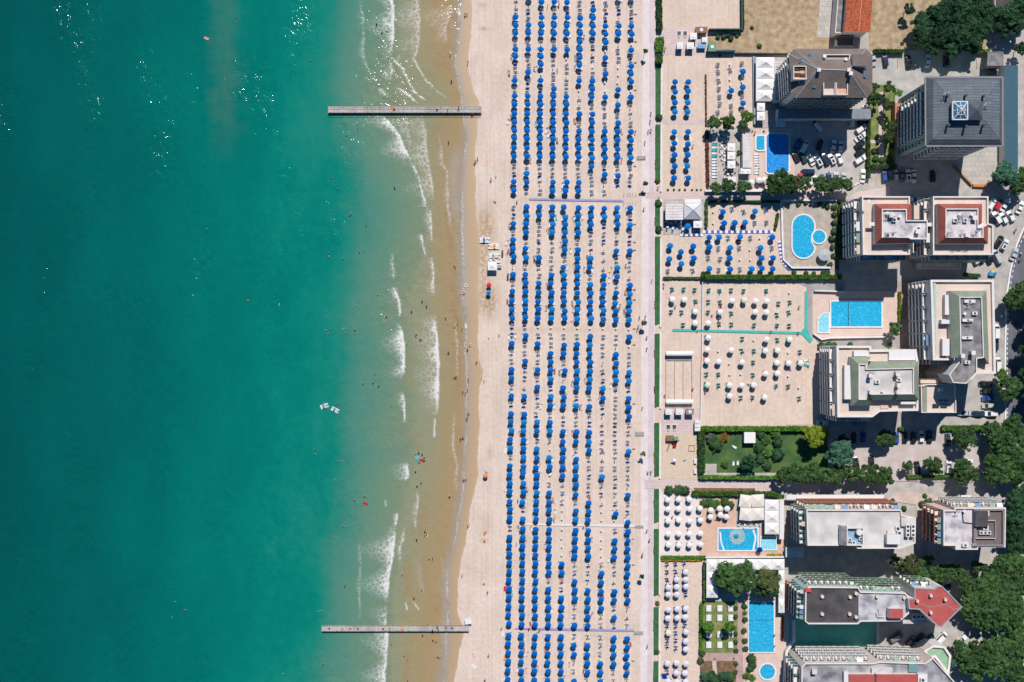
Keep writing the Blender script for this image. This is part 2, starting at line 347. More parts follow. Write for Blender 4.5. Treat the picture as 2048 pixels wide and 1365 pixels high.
# ---------------------------------------------------------------- ground sheets
M_asph = mat("asphalt", C(190, 183, 177), .9, .13, .35, .01, 30, detail=7)
M_road = mat("road_asphalt", C(108, 110, 118), .9, .12, .4, .01, 30, detail=7)
M_sand = mat("sand", C(241, 218, 204), .95, .055, .9, .035, 1.6, detail=8)
M_sand2 = mat("plot_sand", C(238, 214, 198), .95, .06, .8, .03, 1.8, detail=8)
def raked(m, amt):
    """faint tractor and rake lines running along the beach"""
    n, l = nodes(m); b = n["Principled BSDF"]; src = b.inputs["Base Color"].links[0].from_socket; g = n.new("ShaderNodeNewGeometry"); out = src
    for sx, sy, a in ((1.6, .03, amt), (.12, .1, amt * 1.2), (7.0, 7.0, amt * .9)):
        mp = n.new("ShaderNodeMapping"); mp.inputs["Scale"].default_value = (sx, sy, 1); t = n.new("ShaderNodeTexNoise"); t.inputs["Scale"].default_value = 1; t.inputs["Detail"].default_value = 5
        rp = n.new("ShaderNodeValToRGB"); e = rp.color_ramp.elements; e[0].position = .34; e[0].color = (1 - a,) * 2 + (1 - a * 1.15, 1); e[1].position = .62; e[1].color = (1, 1, 1, 1)
        mx = n.new("ShaderNodeMix"); mx.data_type = 'RGBA'; mx.blend_type = 'MULTIPLY'; mx.inputs[0].default_value = 1
        l.new(g.outputs["Position"], mp.inputs[0]); l.new(mp.outputs[0], t.inputs[0]); l.new(t.outputs["Fac"], rp.inputs[0]); l.new(out, mx.inputs[6]); l.new(rp.outputs[0], mx.inputs[7]); out = mx.outputs[2]
    l.new(out, b.inputs["Base Color"])
def stains(m, spots, col):
    """damp or trodden patches with a place of their own"""
    n, l = nodes(m); b = n["Principled BSDF"]; g = n.new("ShaderNodeNewGeometry")
    t = n.new("ShaderNodeTexNoise"); t.inputs["Scale"].default_value = .9; t.inputs["Detail"].default_value = 8; l.new(g.outputs["Position"], t.inputs[0])
    for px, py, rx, ry, st in spots:
        out = b.inputs["Base Color"].links[0].from_socket; x, y, _ = W(px, py); mp = n.new("ShaderNodeMapping"); sx, sy = 1 / (rx * S), 1 / (ry * S); mp.inputs["Scale"].default_value = (sx, sy, 0); mp.inputs["Location"].default_value = (-x * sx, -y * sy, 0)
        ln = n.new("ShaderNodeVectorMath"); ln.operation = 'LENGTH'; l.new(g.outputs["Position"], mp.inputs[0]); l.new(mp.outputs[0], ln.inputs[0])
        k = n.new("ShaderNodeMapRange"); k.inputs[1].default_value = 1.0; k.inputs[2].default_value = .2; k.inputs[3].default_value = 0; k.inputs[4].default_value = st; l.new(ln.outputs["Value"], k.inputs[0])
        r = n.new("ShaderNodeMapRange"); r.inputs[1].default_value = .34; r.inputs[2].default_value = .56; l.new(t.outputs["Fac"], r.inputs[0]); q = n.new("ShaderNodeMath"); q.operation = 'MULTIPLY'; l.new(k.outputs[0], q.inputs[0]); l.new(r.outputs[0], q.inputs[1])
        mx = n.new("ShaderNodeMix"); mx.data_type = 'RGBA'; l.new(q.outputs[0], mx.inputs[0]); l.new(out, mx.inputs[6]); mx.inputs[7].default_value = col; l.new(mx.outputs[2], b.inputs["Base Color"])
stains(M_sand, [(974, 455, 26, 55, 1.0), (978, 605, 30, 52, 1.0), (966, 520, 22, 120, .9), (967, 58, 16, 6, .8), (965, 10, 14, 8, .6), (968, 1082, 12, 8, .8), (975, 1045, 18, 30, .4), (980, 905, 12, 20, .5), (1282, 660, 16, 30, .35), (1120, 400, 160, 10, .3), (1130, 660, 150, 8, .3)], C(196, 164, 126))
raked(M_sand, .1); raked(M_sand2, .08)
M_straw = mat("dry_grass", C(200, 176, 144), .95, .3, .55, .08, 5, col2=C(156, 132, 102), detail=9)
M_pave = tiles("pink_paving", C(226, 204, 200), C(196, 172, 168), .9, 1.0, var=.05, blot=.06)
M_prom = tiles("promenade_paving", C(240, 225, 222), C(226, 206, 206), .8, 2.0, var=.05, rot=R(90), blot=.05)
M_prom2 = tiles("promenade_band", C(229, 210, 213), C(214, 193, 198), .6, 1.0, var=.07, blot=.07)
M_conc = tiles("concrete_paving", C(205, 196, 188), C(180, 172, 164), 1.6, 1.0, var=.06, blot=.12)
M_grey = tiles("grey_paving", C(178, 172, 170), C(158, 152, 150), .7, 1.4, var=.08, blot=.1)
M_stone = mat("pool_stone", C(190, 178, 165), .9, .12, .5, .01, 12, detail=9)
M_deckp = tiles("pool_deck_pink", C(232, 205, 192), C(214, 186, 172), .6, 1.0, var=.05, blot=.05)
M_white = mat("white_paint", C(243, 240, 240), .6, .03, .5)
M_kerb = mat("white_kerb", C(236, 232, 232), .8, .06, .6)
M_terra = tiles("terracotta_paving", C(232, 192, 170), C(218, 176, 154), .5, 1.0, var=.08, blot=.08)
M_lawn = mat("lawn", C(66, 118, 66), .95, .22, .7, .05, 9, col2=C(44, 92, 50), detail=8)
M_lawn2 = mat("park_lawn", C(92, 118, 60), .95, .25, .25, .05, 9, col2=C(52, 92, 50), detail=9)
M_lawn3 = mat("patchy_lawn", C(158, 148, 96), .95, .25, .35, .05, 9, col2=C(84, 122, 56), detail=9)
M_soil = mat("soil", C(150, 112, 84), .95, .2, .8, .03, 6, col2=C(98, 84, 60))
M_teal = mat("teal_matting", C(70, 190, 178), .8, .1, 1.0, detail=6)
M_tealf = mat("teal_floor", C(104, 206, 184), .7, .1, .2, detail=6)
M_blue_mat = mat("blue_walk", C(160, 158, 205), .85, .1, .7, detail=6)
M_greymat = mat("grey_walk", C(200, 196, 194), .85, .08, 1.4)
M_rub = mat("white_walk", C(240, 228, 226), .85, .06, 1.0)
g0 = MB().flat([(-700, -700), (700, -700), (700, 700), (-700, 700)], -.06).obj("ground", M_asph); struct(g0, "grey asphalt ground of the car parks and lanes behind the hotels")
LAYER[0] = 0
dpts = [(float(x) - 3, float(y)) for x, y in zip(np.interp(np.arange(-700, 2101, 50), DY, DX), np.arange(-700, 2101, 50))]
sb = MB()
for (xa, ya), (xb, yb) in zip(dpts, dpts[1:]): sb.add([W(xa - 70, ya), W(xa - 70 + xb - xa, yb), W(1300, yb), W(1300, ya)], [(0, 1, 2, 3)])
struct(sb.obj("beach_sand", M_sand), "pale dry sand of the bathing beach")
sheet("sand_plots", [(1300, -400), (1648, -400), (1648, 850), (1575, 850), (1575, 1665), (1300, 1665)], M_sand2, "pale sand of the fenced hotel plots behind the promenade")
def drift(x, y): return x - 4.5 * y / 1365.0
prom = lambda x0, x1, y0, y1: [(drift(x0, y0), y0), (drift(x1, y0), y0), (drift(x1, y1), y1), (drift(x0, y1), y1)]
sheet("promenade", prom(1285, 1312, -400, 1800), M_prom, "pale pink paved seafront promenade")
sheet("promenade_band", prom(1299, 1310, -400, 1800), M_prom2, "lavender paved band along the promenade's inland side")
# straw field, drying yard, lanes
sheet("dry_field", [(1480, -300), (1700, -300), (1690, 60), (1690, 106), (1410, 108), (1410, 72), (1480, 66)], M_straw, "straw coloured dry grass field")
sheet("dirt_path", [(1642, -300), (1670, -300), (1668, 60), (1660, 76), (1634, 74), (1640, 0)], M_conc, "pale dirt path beside the dry field")
sheet("dry_yard", [(1738, -300), (1990, -300), (1990, 30), (1970, 100), (1738, 102)], M_straw, "dry grass yard under the trees")
sheet("hut_paving", [(1325, 56), (1416, 56), (1416, 110), (1325, 110)], M_pave, "pink paving round the bathing huts")
sheet("tent_paving", R4(1506, 110, 1590, 262), M_conc)
sheet("cross_path", R4(1312, 240, 1415, 249), M_pave, "narrow pink path across the sand plot")
sheet("garden_paving", R4(1412, 256, 1505, 385), M_conc, "pale paving of the pool bar garden")
sheet("pool_deck", [(1504, 258), (1588, 258), (1590, 372), (1560, 382), (1498, 382)], M_deckp, "pink tiled deck round the octagonal pool")
sheet("service_lane", [(1290, 385), (1712, 385), (1780, 372), (1780, 394), (1700, 398), (1290, 398)], M_pave, "paved lane between the first and second hotel plots")
sheet("bar_terrace", R4(1326, 398, 1410, 470), M_conc, "terrace of the white beach bar")
sheet("pool_terrace", [(1562, 405), (1668, 405), (1672, 540), (1585, 537), (1566, 520), (1565, 480)], M_stone, "grey stone terrace round the pear shaped pool")
sheet("deck_walk", [(1598, 568), (1690, 568), (1690, 680), (1640, 690), (1624, 672), (1613, 660), (1613, 575)], M_grey)
sheet("rect_pool_deck", [(1625, 582), (1802, 582), (1802, 672), (1640, 678), (1625, 668)], M_deckp, "pale pink deck round the rectangular pool")
sheet("deck_lane", [(1638, 676), (1800, 670), (1818, 560), (1818, 700), (1638, 700)], M_grey)
sheet("brown_path", [(1797, 562), (1817, 562), (1817, 700), (1799, 700)], mat("brown_paving", C(190, 160, 148), .9, .12, .8), "brownish path beside the yellow hedge")
sheet("playground_sand", R4(1322, 864, 1398, 958), mat("play_sand", C(222, 200, 176), .95, .05, .9, .02, 3))
sheet("hut_court", R4(1322, 817, 1400, 868), M_pave, "pink paved court with bathing huts and foot showers")
sheet("garden_lawn", R4(1404, 858, 1655, 952), M_lawn2, "green park lawn with topiary")
sheet("grid_paving", R4(1405, 928, 1433, 950), M_conc)
sheet("garden_edge", R4(1433, 946, 1570, 952), M_conc)
sheet("long_path", [(1290, 960), (1580, 962), (1640, 972), (1640, 992), (1560, 990), (1500, 982), (1290, 978)], M_pave, "pink paved path below the park lawn")
sheet("path_verge", [(1388, 976), (1510, 977), (1510, 984), (1388, 983)], M_soil)
sheet("white_plot_paving", R4(1320, 984, 1402, 1112), tiles("white_plot", C(240, 226, 222), C(232, 214, 208), 1.1, 1.0, var=.03, rot=R(45), blot=.03), "very pale paving under the white parasols")
sheet("terracotta_terrace", [(1398, 986), (1470, 988), (1470, 1055), (1570, 1050), (1570, 1112), (1398, 1112)], M_terra, "terracotta paved terrace round the round island pool")
sheet("hotel_walk", R4(1472, 985, 1575, 1056), M_conc)
sheet("marquee_floor", R4(1410, 1116, 1580, 1205), M_conc)
sheet("lawn_of_loungers", R4(1400, 1203, 1480, 1308), M_lawn3, "patchy lawn with rows of white loungers")
sheet("cross_terrace", R4(1404, 1306, 1478, 1323), tiles("rose_paving", C(206, 172, 166), C(186, 150, 146), .5, 1, var=.08))
sheet("flower_bed", R4(1400, 1322, 1478, 1420), M_soil, "flower beds of brown soil")
sheet("rose_path", [(1476, 1206), (1490, 1206), (1486, 1300), (1488, 1420), (1470, 1420), (1474, 1300)], tiles("rose_paving", C(206, 172, 166), C(186, 150, 146), .5, 1, var=.08), "rose coloured brick path beside the long pool")
sheet("bed_path", [(1424, 1322), (1432, 1322), (1441, 1420), (1431, 1420)], M_pave)
sheet("long_pool_deck", [(1490, 1196), (1575, 1196), (1575, 1300), (1562, 1420), (1488, 1420)], M_deckp, "pale deck round the long pool and the round pool")
sheet("side_deck", [(1556, 1232), (1582, 1232), (1586, 1280), (1566, 1306), (1556, 1300)], M_deckp)
sheet("court_floor", [(1580, 1236), (1752, 1236), (1750, 1308), (1574, 1308)], M_tealf, "green court floor between the two lower hotels")
sheet("entrance_plaza", [(1770, 1000), (1795, 985), (1850, 985), (1890, 1000), (1880, 1040), (1838, 1100), (1832, 1100), (1832, 1010)], tiles("plaza", C(224, 202, 192), C(204, 180, 168), .7, 1, var=.06), "pinkish entrance plaza between two hotels")
sheet("ramp_deck", [(1912, 334), (1960, 295), (2004, 292), (2004, 330), (1980, 368), (1944, 372)], M_conc, "parking deck with an orange kerb")
sheet("car_park", [(1592, 248), (1738, 240), (1738, 355), (1700, 395), (1590, 362)], mat("pale_asphalt", C(196, 189, 184), .9, .1, .4, .01, 30, detail=7), "car park behind the octagonal pool")
sheet("palm_garden", [(1738, 170), (1790, 170), (1790, 340), (1738, 340)], M_lawn3, "garden strip with a paved walk")
sheet("garden_walk", [(1757, 185), (1766, 185), (1768, 315), (1757, 315)], M_pave)
sheet("garden_walk", [(1738, 281), (1757, 281), (1757, 287), (1738, 287)], M_pave)
sheet("hotel_lawn", [(1674, 405), (1724, 405), (1724, 520), (1674, 520)], M_lawn, "strip of lawn beside the twin hotels")
sheet("side_path", [(1668, 400), (1675, 400), (1678, 540), (1670, 540)], M_soil)
sheet("car_park", [(1700, 860), (1960, 870), (1960, 965), (1760, 962), (1700, 925)], mat("pinkish_asphalt", C(205, 190, 186), .9, .1, .3, .01, 30, detail=7), "pale car park below the white hotels")
sheet("road", [(2010, 858), (2009, 700), (2012, 590), (2020, 540), (2032, 490), (2048, 452), (2110, 380), (2300, 200), (2300, 1500), (2140, 1500), (2080, 1000), (2060, 860)], M_road, "curved asphalt road at the right edge")
for a, b, name in (([(2011, 858), (2010, 700), (2013, 590), (2021, 540), (2033, 490), (2050, 450)], .28, "road_edge_line"), ([(2015, 858), (2014, 700), (2017, 592), (2025, 545), (2037, 495), (2053, 458)], .12, "road_dash_line")):
    LAYER[0] += 1; z = .004 * LAYER[0]; mb = MB()
    P = [Vector(W(*p)[:2]) for p in a]
    for p, q in zip(P, P[1:]):
        if b > .2: k = 1
        else: k = max(1, int((q - p).length / 1.6))
        d = (q - p) / k; nn = Vector((-d.y, d.x)).normalized() * b
        for i in range(k):
            s0 = p + d * i; s1 = p + d * (i + (1.0 if b > .2 else .5))
            mb.flat([s0 + nn, s1 + nn, s1 - nn, s0 - nn], z)
    struct(mb.obj(name, M_white), "white painted %s along the curved road" % ("edge line" if b > .2 else "dashes"))
# parking lines
LAYER[0] += 1; mb = MB(); zz = .004 * LAYER[0]
M_yel = mat("yellow_line", C(222, 190, 120), .8, .15, 3)
for x in (1771, 1795, 1874, 1953): mb.flat(rect(x, 117, x + .9, 138), zz)
for x in (1744, 1752, 1762, 1772, 1783): mb.flat(rect(x, 352, x + .8, 366), zz)
for i in range(7): mb.flat(PX([(1712 + i * 1.0, 250 + 14 * i), (1726 + i, 244 + 14 * i), (1726 + i, 244.8 + 14 * i), (1712 + i, 250.8 + 14 * i)]), zz)
struct(mb.obj("parking_lines", M_yel), "yellow parking bay lines")
# beach mats lying on the sand
def mat_thing(name, pts, m, label, cat="walkway", group=None, t=.03):
    LAYER[0] += 1; z = .004 * LAYER[0]
    return tag(MB().prism(PX(pts), z, z + t).obj(name, m), label, cat, group)
mat_thing("beach_walkway", [(1058, 397), (1110, 398), (1247, 400.5), (1247, 404.5), (1110, 402), (1058, 400.5)], M_blue_mat, "faded violet blue walkway mat crossing the upper beach", group="walkway mats")
mat_thing("beach_walkway", [(1030, 1256), (1100, 1256), (1268, 1259.5), (1268, 1263.5), (1100, 1261), (1030, 1259)], M_blue_mat, "violet blue walkway mat crossing the lower beach", group="walkway mats")
mat_thing("beach_walkway", [(1045, 1046.5), (1120, 1047.5), (1270, 1050), (1270, 1054.5), (1120, 1052), (1045, 1050)], M_rub, "white walkway mat crossing the beach", group="walkway mats")
for (x, y, w, h), lb in zip(((1273.5, 312, 18, 8), (1270, 863, 18, 9), (1270, 1050, 17, 6), (1268, 1262, 18, 7)), ("grey slatted platform by the promenade below the upper parasols", "pale slatted platform by the promenade beside the round tree", "grey slatted platform at the end of the white walkway mat", "grey slatted platform at the end of the lower violet mat")):
    mb = MB(); x0, y0, _ = W(x, y + h); L, D = w * S, h * S
    for i in range(int(D / .16)): mb.box(x0 + L / 2, y0 + .08 + i * .16, .3, L, .12, .06)
    for i in (0.1, .5, .9): mb.box(x0 + L * i, y0 + D / 2, .24, .1, D, .06)
    tag(mb.obj("slatted_platform", mat("weathered_slat", C(186, 184, 182), .85, .12, 2)), lb, "platform", "slatted platforms along the promenade")
teal = MB(); LAYER[0] += 1; z = .004 * LAYER[0]
teal.prism(PX([(1345, 658), (1480, 661), (1604, 664), (1604, 669), (1480, 666), (1345, 663)]), z, z + .03)
teal.prism(PX([(1609.5, 583), (1614.5, 583), (1615, 660), (1626, 680), (1620, 687), (1604, 669.5), (1604, 660), (1609, 656)]), z, z + .03)
tag(teal.obj("teal_walkway", M_teal), "turquoise walkway mat leading through the sand plot to the rectangular pool", "walkway")
def striped(name, pts_a, pts_b, n, label):
    LAYER[0] += 1; z = .004 * LAYER[0]; mb = MB(); a0, a1 = Vector(pts_a[0]), Vector(pts_a[1]); b0, b1 = Vector(pts_b[0]), Vector(pts_b[1])
    for i in range(n):
        t0, t1 = i / n, (i + 1) / n
        mb.prism([W(*p) for p in (a0.lerp(a1, t0), a0.lerp(a1, t1), b0.lerp(b1, t1), b0.lerp(b1, t0))], z, z + .03, i % 2, i % 2)
    tag(mb.obj(name, [M_white, mat("violet_stripe", C(92, 98, 190), .8, .1, 2)]), label, "walkway", "striped walkways")
striped("striped_walkway", ((1405, 461), (1546, 461)), ((1405, 467), (1546, 467)), 25, "blue and white striped walkway between the two rows of hotel parasols")
striped("striped_walkway", ((1555, 482), (1561, 525)), ((1561, 482), (1566, 523)), 11, "blue and white striped walkway along the pear shaped pool's terrace")
striped("striped_walkway", ((1360, 468), (1406, 468)), ((1360, 473), (1406, 473)), 9, "blue and white striped walkway below the beach bar")
striped("striped_walkway", ((1564, 527), (1572, 537)), ((1571, 523), (1579, 533)), 4, "short striped walkway at the terrace's lower corner")
mat_thing("blue_mat", [(1572, 537), (1580, 534), (1586, 537.5), (1657, 538.5), (1657, 541.5), (1576, 541)], mat("blue_runner", C(50, 110, 190), .8, .1, 2), "blue runner along the foot of the pear pool terrace")
# ---------------------------------------------------------------- buildings
M_wallw = mat("white_render", C(238, 230, 224), .85, .05, .4)
M_wallg = mat("pale_green_render", C(176, 205, 196), .85, .06, .4)
M_wallp = mat("pale_pink_render", C(232, 212, 200), .85, .05, .4)
M_glass = mat("window_glass", (.03, .045, .06, 1), .12, .2, .8)
M_glassb = mat("blue_glass", (.05, .14, .24, 1), .15, .2, .8)
M_frame = mat("window_frame", C(225, 225, 225), .5, .04, 2)
M_rail = mat("railing_white", C(235, 235, 236), .5, .04, 2)
M_railg = mat("railing_teal", C(120, 160, 165), .3, .08, 2)
M_railn = mat("railing_green", C(126, 160, 132), .5, .08, 2)
M_railr = mat("railing_terracotta", C(206, 128, 96), .7, .08, 2)
M_bit = mat("bitumen_grey", C(166, 162, 162), .95, .14, .4, .01, 6, col2=C(104, 102, 104), detail=12)
M_bitd = mat("bitumen_dark", C(92, 88, 90), .95, .16, .3, .01, 6, col2=C(66, 64, 68), detail=9)
M_flatw = mat("roof_membrane", C(226, 218, 220), .9, .1, .3, col2=C(150, 146, 152), detail=12, fac=(.3, .56))
M_flatg = mat("roof_gravel", C(232, 226, 222), .95, .06, .22, .02, 14, col2=C(192, 186, 184), detail=10)
M_beige = tiles("terrace_tiles", C(232, 212, 198), C(216, 194, 180), .7, 1.0, var=.04, blot=.06)
M_redtile = tiles("red_mansard", C(178, 98, 88), C(140, 70, 64), .35, 3, var=.12, blot=.12)
M_redmem = mat("red_membrane", C(196, 96, 90), .9, .06, .5, col2=C(180, 82, 78), detail=6)
M_grnt = tiles("green_mansard", C(150, 160, 140), C(122, 132, 114), .4, 2.5, var=.1, blot=.1)
M_slate = tiles("slate_roof", C(112, 122, 132), C(86, 94, 104), .9, 6, var=.09, blot=.1, mortar=.12)
M_slate2 = tiles("slate_roof_edge", C(88, 96, 106), C(66, 74, 84), .9, 6, var=.09, blot=.1)
M_brown = tiles("brown_roof", C(132, 118, 112), C(104, 92, 88), .45, 2.5, var=.1, blot=.1)
M_ac = mat("cabinet_white", C(236, 232, 230), .5, .04, 2)
M_dark = mat("dark_metal", (.03, .032, .036, 1), .5, .1, 3)
M_metal = mat("grey_metal", C(170, 172, 176), .4, .08, 3)
M_wood = mat("brown_wood", C(150, 112, 80), .8, .15, 2)
def center(pts): return sum(p[0] for p in pts) / len(pts), sum(p[1] for p in pts) / len(pts)
def root_at(name, pts_w, label, cat="building", group=None):
    x, y = center(pts_w); return tag(empty(name, (x, y, 0)), label, cat, group)
def part(mb, name, m, root, label=None, up=None, smooth=False):
    """world-coordinate mesh as a child of root (or of a part `up` of root)"""
    o = mb.obj(name, m, up or root, smooth)
    if not up: o.location = -Vector(root.location)
    if label: o["label"] = label
    return o
def sub(up, root, name, me, loc, rz=0.0):
    o = link(name, me, up, None, rz); o.location = Vector(loc) - Vector(root.location) if up is root else Vector(loc); return o
def inset(pts, t):
    pts = [Vector(p[:2]) for p in pts]
    if sum(a.x * b.y - b.x * a.y for a, b in zip(pts, pts[1:] + pts[:1])) < 0: pts = pts[::-1]
    out = []
    for i, p in enumerate(pts):
        a, b = pts[i - 1], pts[(i + 1) % len(pts)]
        d1, d2 = (p - a).normalized(), (b - p).normalized()
        n1, n2 = Vector((-d1.y, d1.x)), Vector((-d2.y, d2.x)); k = n1 + n2
        if k.length < 1e-4: out.append(p + n1 * t); continue
        k.normalize(); out.append(p + k * (t / max(.3, k.dot(n1))))
    return out
def parapet(mb, pts, z0, z1, t=.35, mi=0):
    a = [Vector(p[:2]) for p in pts]
    if sum(p.x * q.y - q.x * p.y for p, q in zip(a, a[1:] + a[:1])) < 0: a = a[::-1]
    b = inset(a, t); n = len(a)
    v = [(p.x, p.y, z0) for p in a] + [(p.x, p.y, z1) for p in a] + [(p.x, p.y, z1) for p in b] + [(p.x, p.y, z0) for p in b]
    f = []
    for i in range(n):
        j = (i + 1) % n
        f += [(i, j, n + j, n + i), (n + i, n + j, 2 * n + j, 2 * n + i), (2 * n + i, 2 * n + j, 3 * n + j, 3 * n + i)]
    mb.add(v, f, mi)
def poly(mb, pts, mi=0):
    """one face from [(px,py,z)...], turned to face up"""
    v = [W(*p) for p in pts]
    if sum(a[0] * b[1] - b[0] * a[1] for a, b in zip(v, v[1:] + v[:1])) < 0: v = v[::-1]
    mb.add(v, [tuple(range(len(v)))], mi)
_MC = {}
def window_mesh(w, h):
    k = ("w", round(w, 1), round(h, 1))
    if k not in _MC:
        mb = MB(); mb.box(0, -.03, 0, w, .06, h, mi=0); mb.box(0, -.05, .12, w - .24, .07, h - .24, mi=1); mb.box(0, -.07, .05, .07, .06, h - .1, mi=0)
        _MC[k] = mb.mesh("window", [M_frame, M_glass])
    return _MC[k]
def balcony_mesh(w, d, m):
    k = ("b", round(w, 1), d, m.name)
    if k not in _MC:
        s_ = MB(); s_.box(0, -d / 2, -.16, w, d, .16)
        r_ = MB(); r_.box(0, -d + .04, .002, w, .08, .95)
        for q in (-1, 1): r_.box(q * (w / 2 - .04), -d / 2 + .04, .002, .08, d - .1, .95)
        _MC[k] = (s_.mesh("balcony", M_wallw), r_.mesh("railing", m))
    return _MC[k]
def awning_mesh(w, d, m):
    k = ("a", round(w, 1), d, m.name)
    if k not in _MC:
        mb = MB(); mb.add([(-w / 2, 0, 2.45), (w / 2, 0, 2.45), (w / 2, -d, 2.0), (-w / 2, -d, 2.0), (-w / 2, -d, 1.85), (w / 2, -d, 1.85)], [(0, 3, 2, 1), (3, 4, 5, 2)])
        _MC[k] = mb.mesh("awning", m)
    return _MC[k]
M_awn = [mat("awning_white", C(240, 238, 236), .7, .04, 1), mat("awning_blue", C(110, 150, 190), .7, .06, 1), mat("awning_green", C(140, 170, 150), .7, .06, 1), mat("awning_stripe", C(228, 208, 186), .7, .06, 1)]
def facade(root, a, b, floors, bays, z0=.4, fh=2.95, rail=None, d=1.3, awn=.25, ground=True, skip=(), furn=0.0, bal=lambda f, i: True):
    a, b = Vector(a[:2]), Vector(b[:2]); c = Vector(root.location[:2])
    t = (b - a).normalized(); n = Vector((t.y, -t.x))
    if n.dot((a + b) / 2 - c) < 0: n = -n
    L = (b - a).length; bw = L / bays; rz = math.atan2(n.y, n.x) + math.pi / 2
    for f in range(floors):
        for i in range(bays):
            if (f, i) in skip: continue
            p = a + t * bw * (i + .5); z = z0 + f * fh; q = (p.x, p.y)
            sub(root, root, "window", window_mesh(min(2.2, bw * .55), 2.0), (q[0] + n.x * .02, q[1] + n.y * .02, z + .25), rz)
            if (f or not ground) and bal(f, i):
                sm, rm = balcony_mesh(bw * .88, d, rail or M_rail)
                o = sub(root, root, "balcony", sm, (q[0], q[1], z), rz); sub(o, root, "railing", rm, (0, 0, 0))
                if rnd.random() < awn: sub(o, root, "awning", awning_mesh(bw * .8, 1.2, rnd.choice(M_awn)), (0, -.02, 0))
                if rnd.random() < furn: sub(o, root, "balcony_furniture", furn_mesh(), (0, -d * .55, 0))
def furn_mesh():
    if "furn" not in _MC:
        mb = MB(); mb.cyl(0, 0, .6, .42, .05, 10); mb.cyl(0, 0, 0, .05, .6, 6)
        for q in (-1, 1):
            mb.box(q * .85, 0, .38, .5, .5, .06); mb.box(q * 1.08, 0, .44, .06, .5, .45)
            for u in (-.2, .2):
                for w in (-.2, .2): mb.box(q * .85 + u, w, 0, .05, .05, .38)
        _MC["furn"] = mb.mesh("balcony_furniture", M_ac)
    return _MC["furn"]
def ac_unit(root, up, px, py, z, sx=1.0, sy=.8, fans=1, along='x', h=.9):
    x, y, _ = W(px, py, z + h); mb = MB()
    mb.box(x, y, z, sx, sy, h); f = MB()
    for i in range(fans):
        o = (i + .5) / fans - .5
        f.cyl(x + (o * sx if along == 'x' else 0), y + (o * sy if along == 'y' else 0), z + h, min(sx, sy, max(sx, sy) / fans) * .36, .05, 10)
    o = part(mb, "air_conditioner", M_ac, root, up=up); part(f, "fan_grille", M_dark, root, up=None).parent = o
    g = o.children[0]; g.location = (0, 0, 0)
    return o
def chimney(root, up, px, py, z, s=.8, h=1.9, m=None, cap=True):
    x, y, _ = W(px, py, z + h); mb = MB(); mb.box(x, y, z, s, s, h)
    if cap: mb.box(x, y, z + h, s * 1.25, s * 1.25, .14)
    return part(mb, "chimney", m or M_wallp, root, up=up)
def antenna(root, up, px, py, z):
    x, y, _ = W(px, py, z + 2); mb = MB(); mb.tube((x, y, z), (x, y, z + 2.9), .1); mb.box(x, y, z, .7, .7, .5)
    mb.tube((x - .9, y, z + 2.4), (x + .9, y + .2, z + 2.4), .07)
    for i in range(5): mb.tube((x - .8 + .4 * i, y - .45, z + 2.42), (x - .8 + .4 * i, y + .45, z + 2.42), .05)
    return part(mb, "antenna", M_metal, root, up=up)
def dish(root, up, px, py, z):
    x, y, _ = W(px, py, z + 1); mb = MB(); mb.tube((x, y, z), (x, y, z + .9), .05); mb.cyl(x, y - .1, z + .8, .15, .22, 12, .5)
    return part(mb, "satellite_dish", M_ac, root, up=up)
def roof_box(root, up, name, x0, y0, x1, y1, z0, z1, m, top=None):
    mb = MB(); mb.prism(rect(x0, y0, x1, y1, z1), z0, z1, 0, 1); return part(mb, name, [m, top or m], root, up=up)

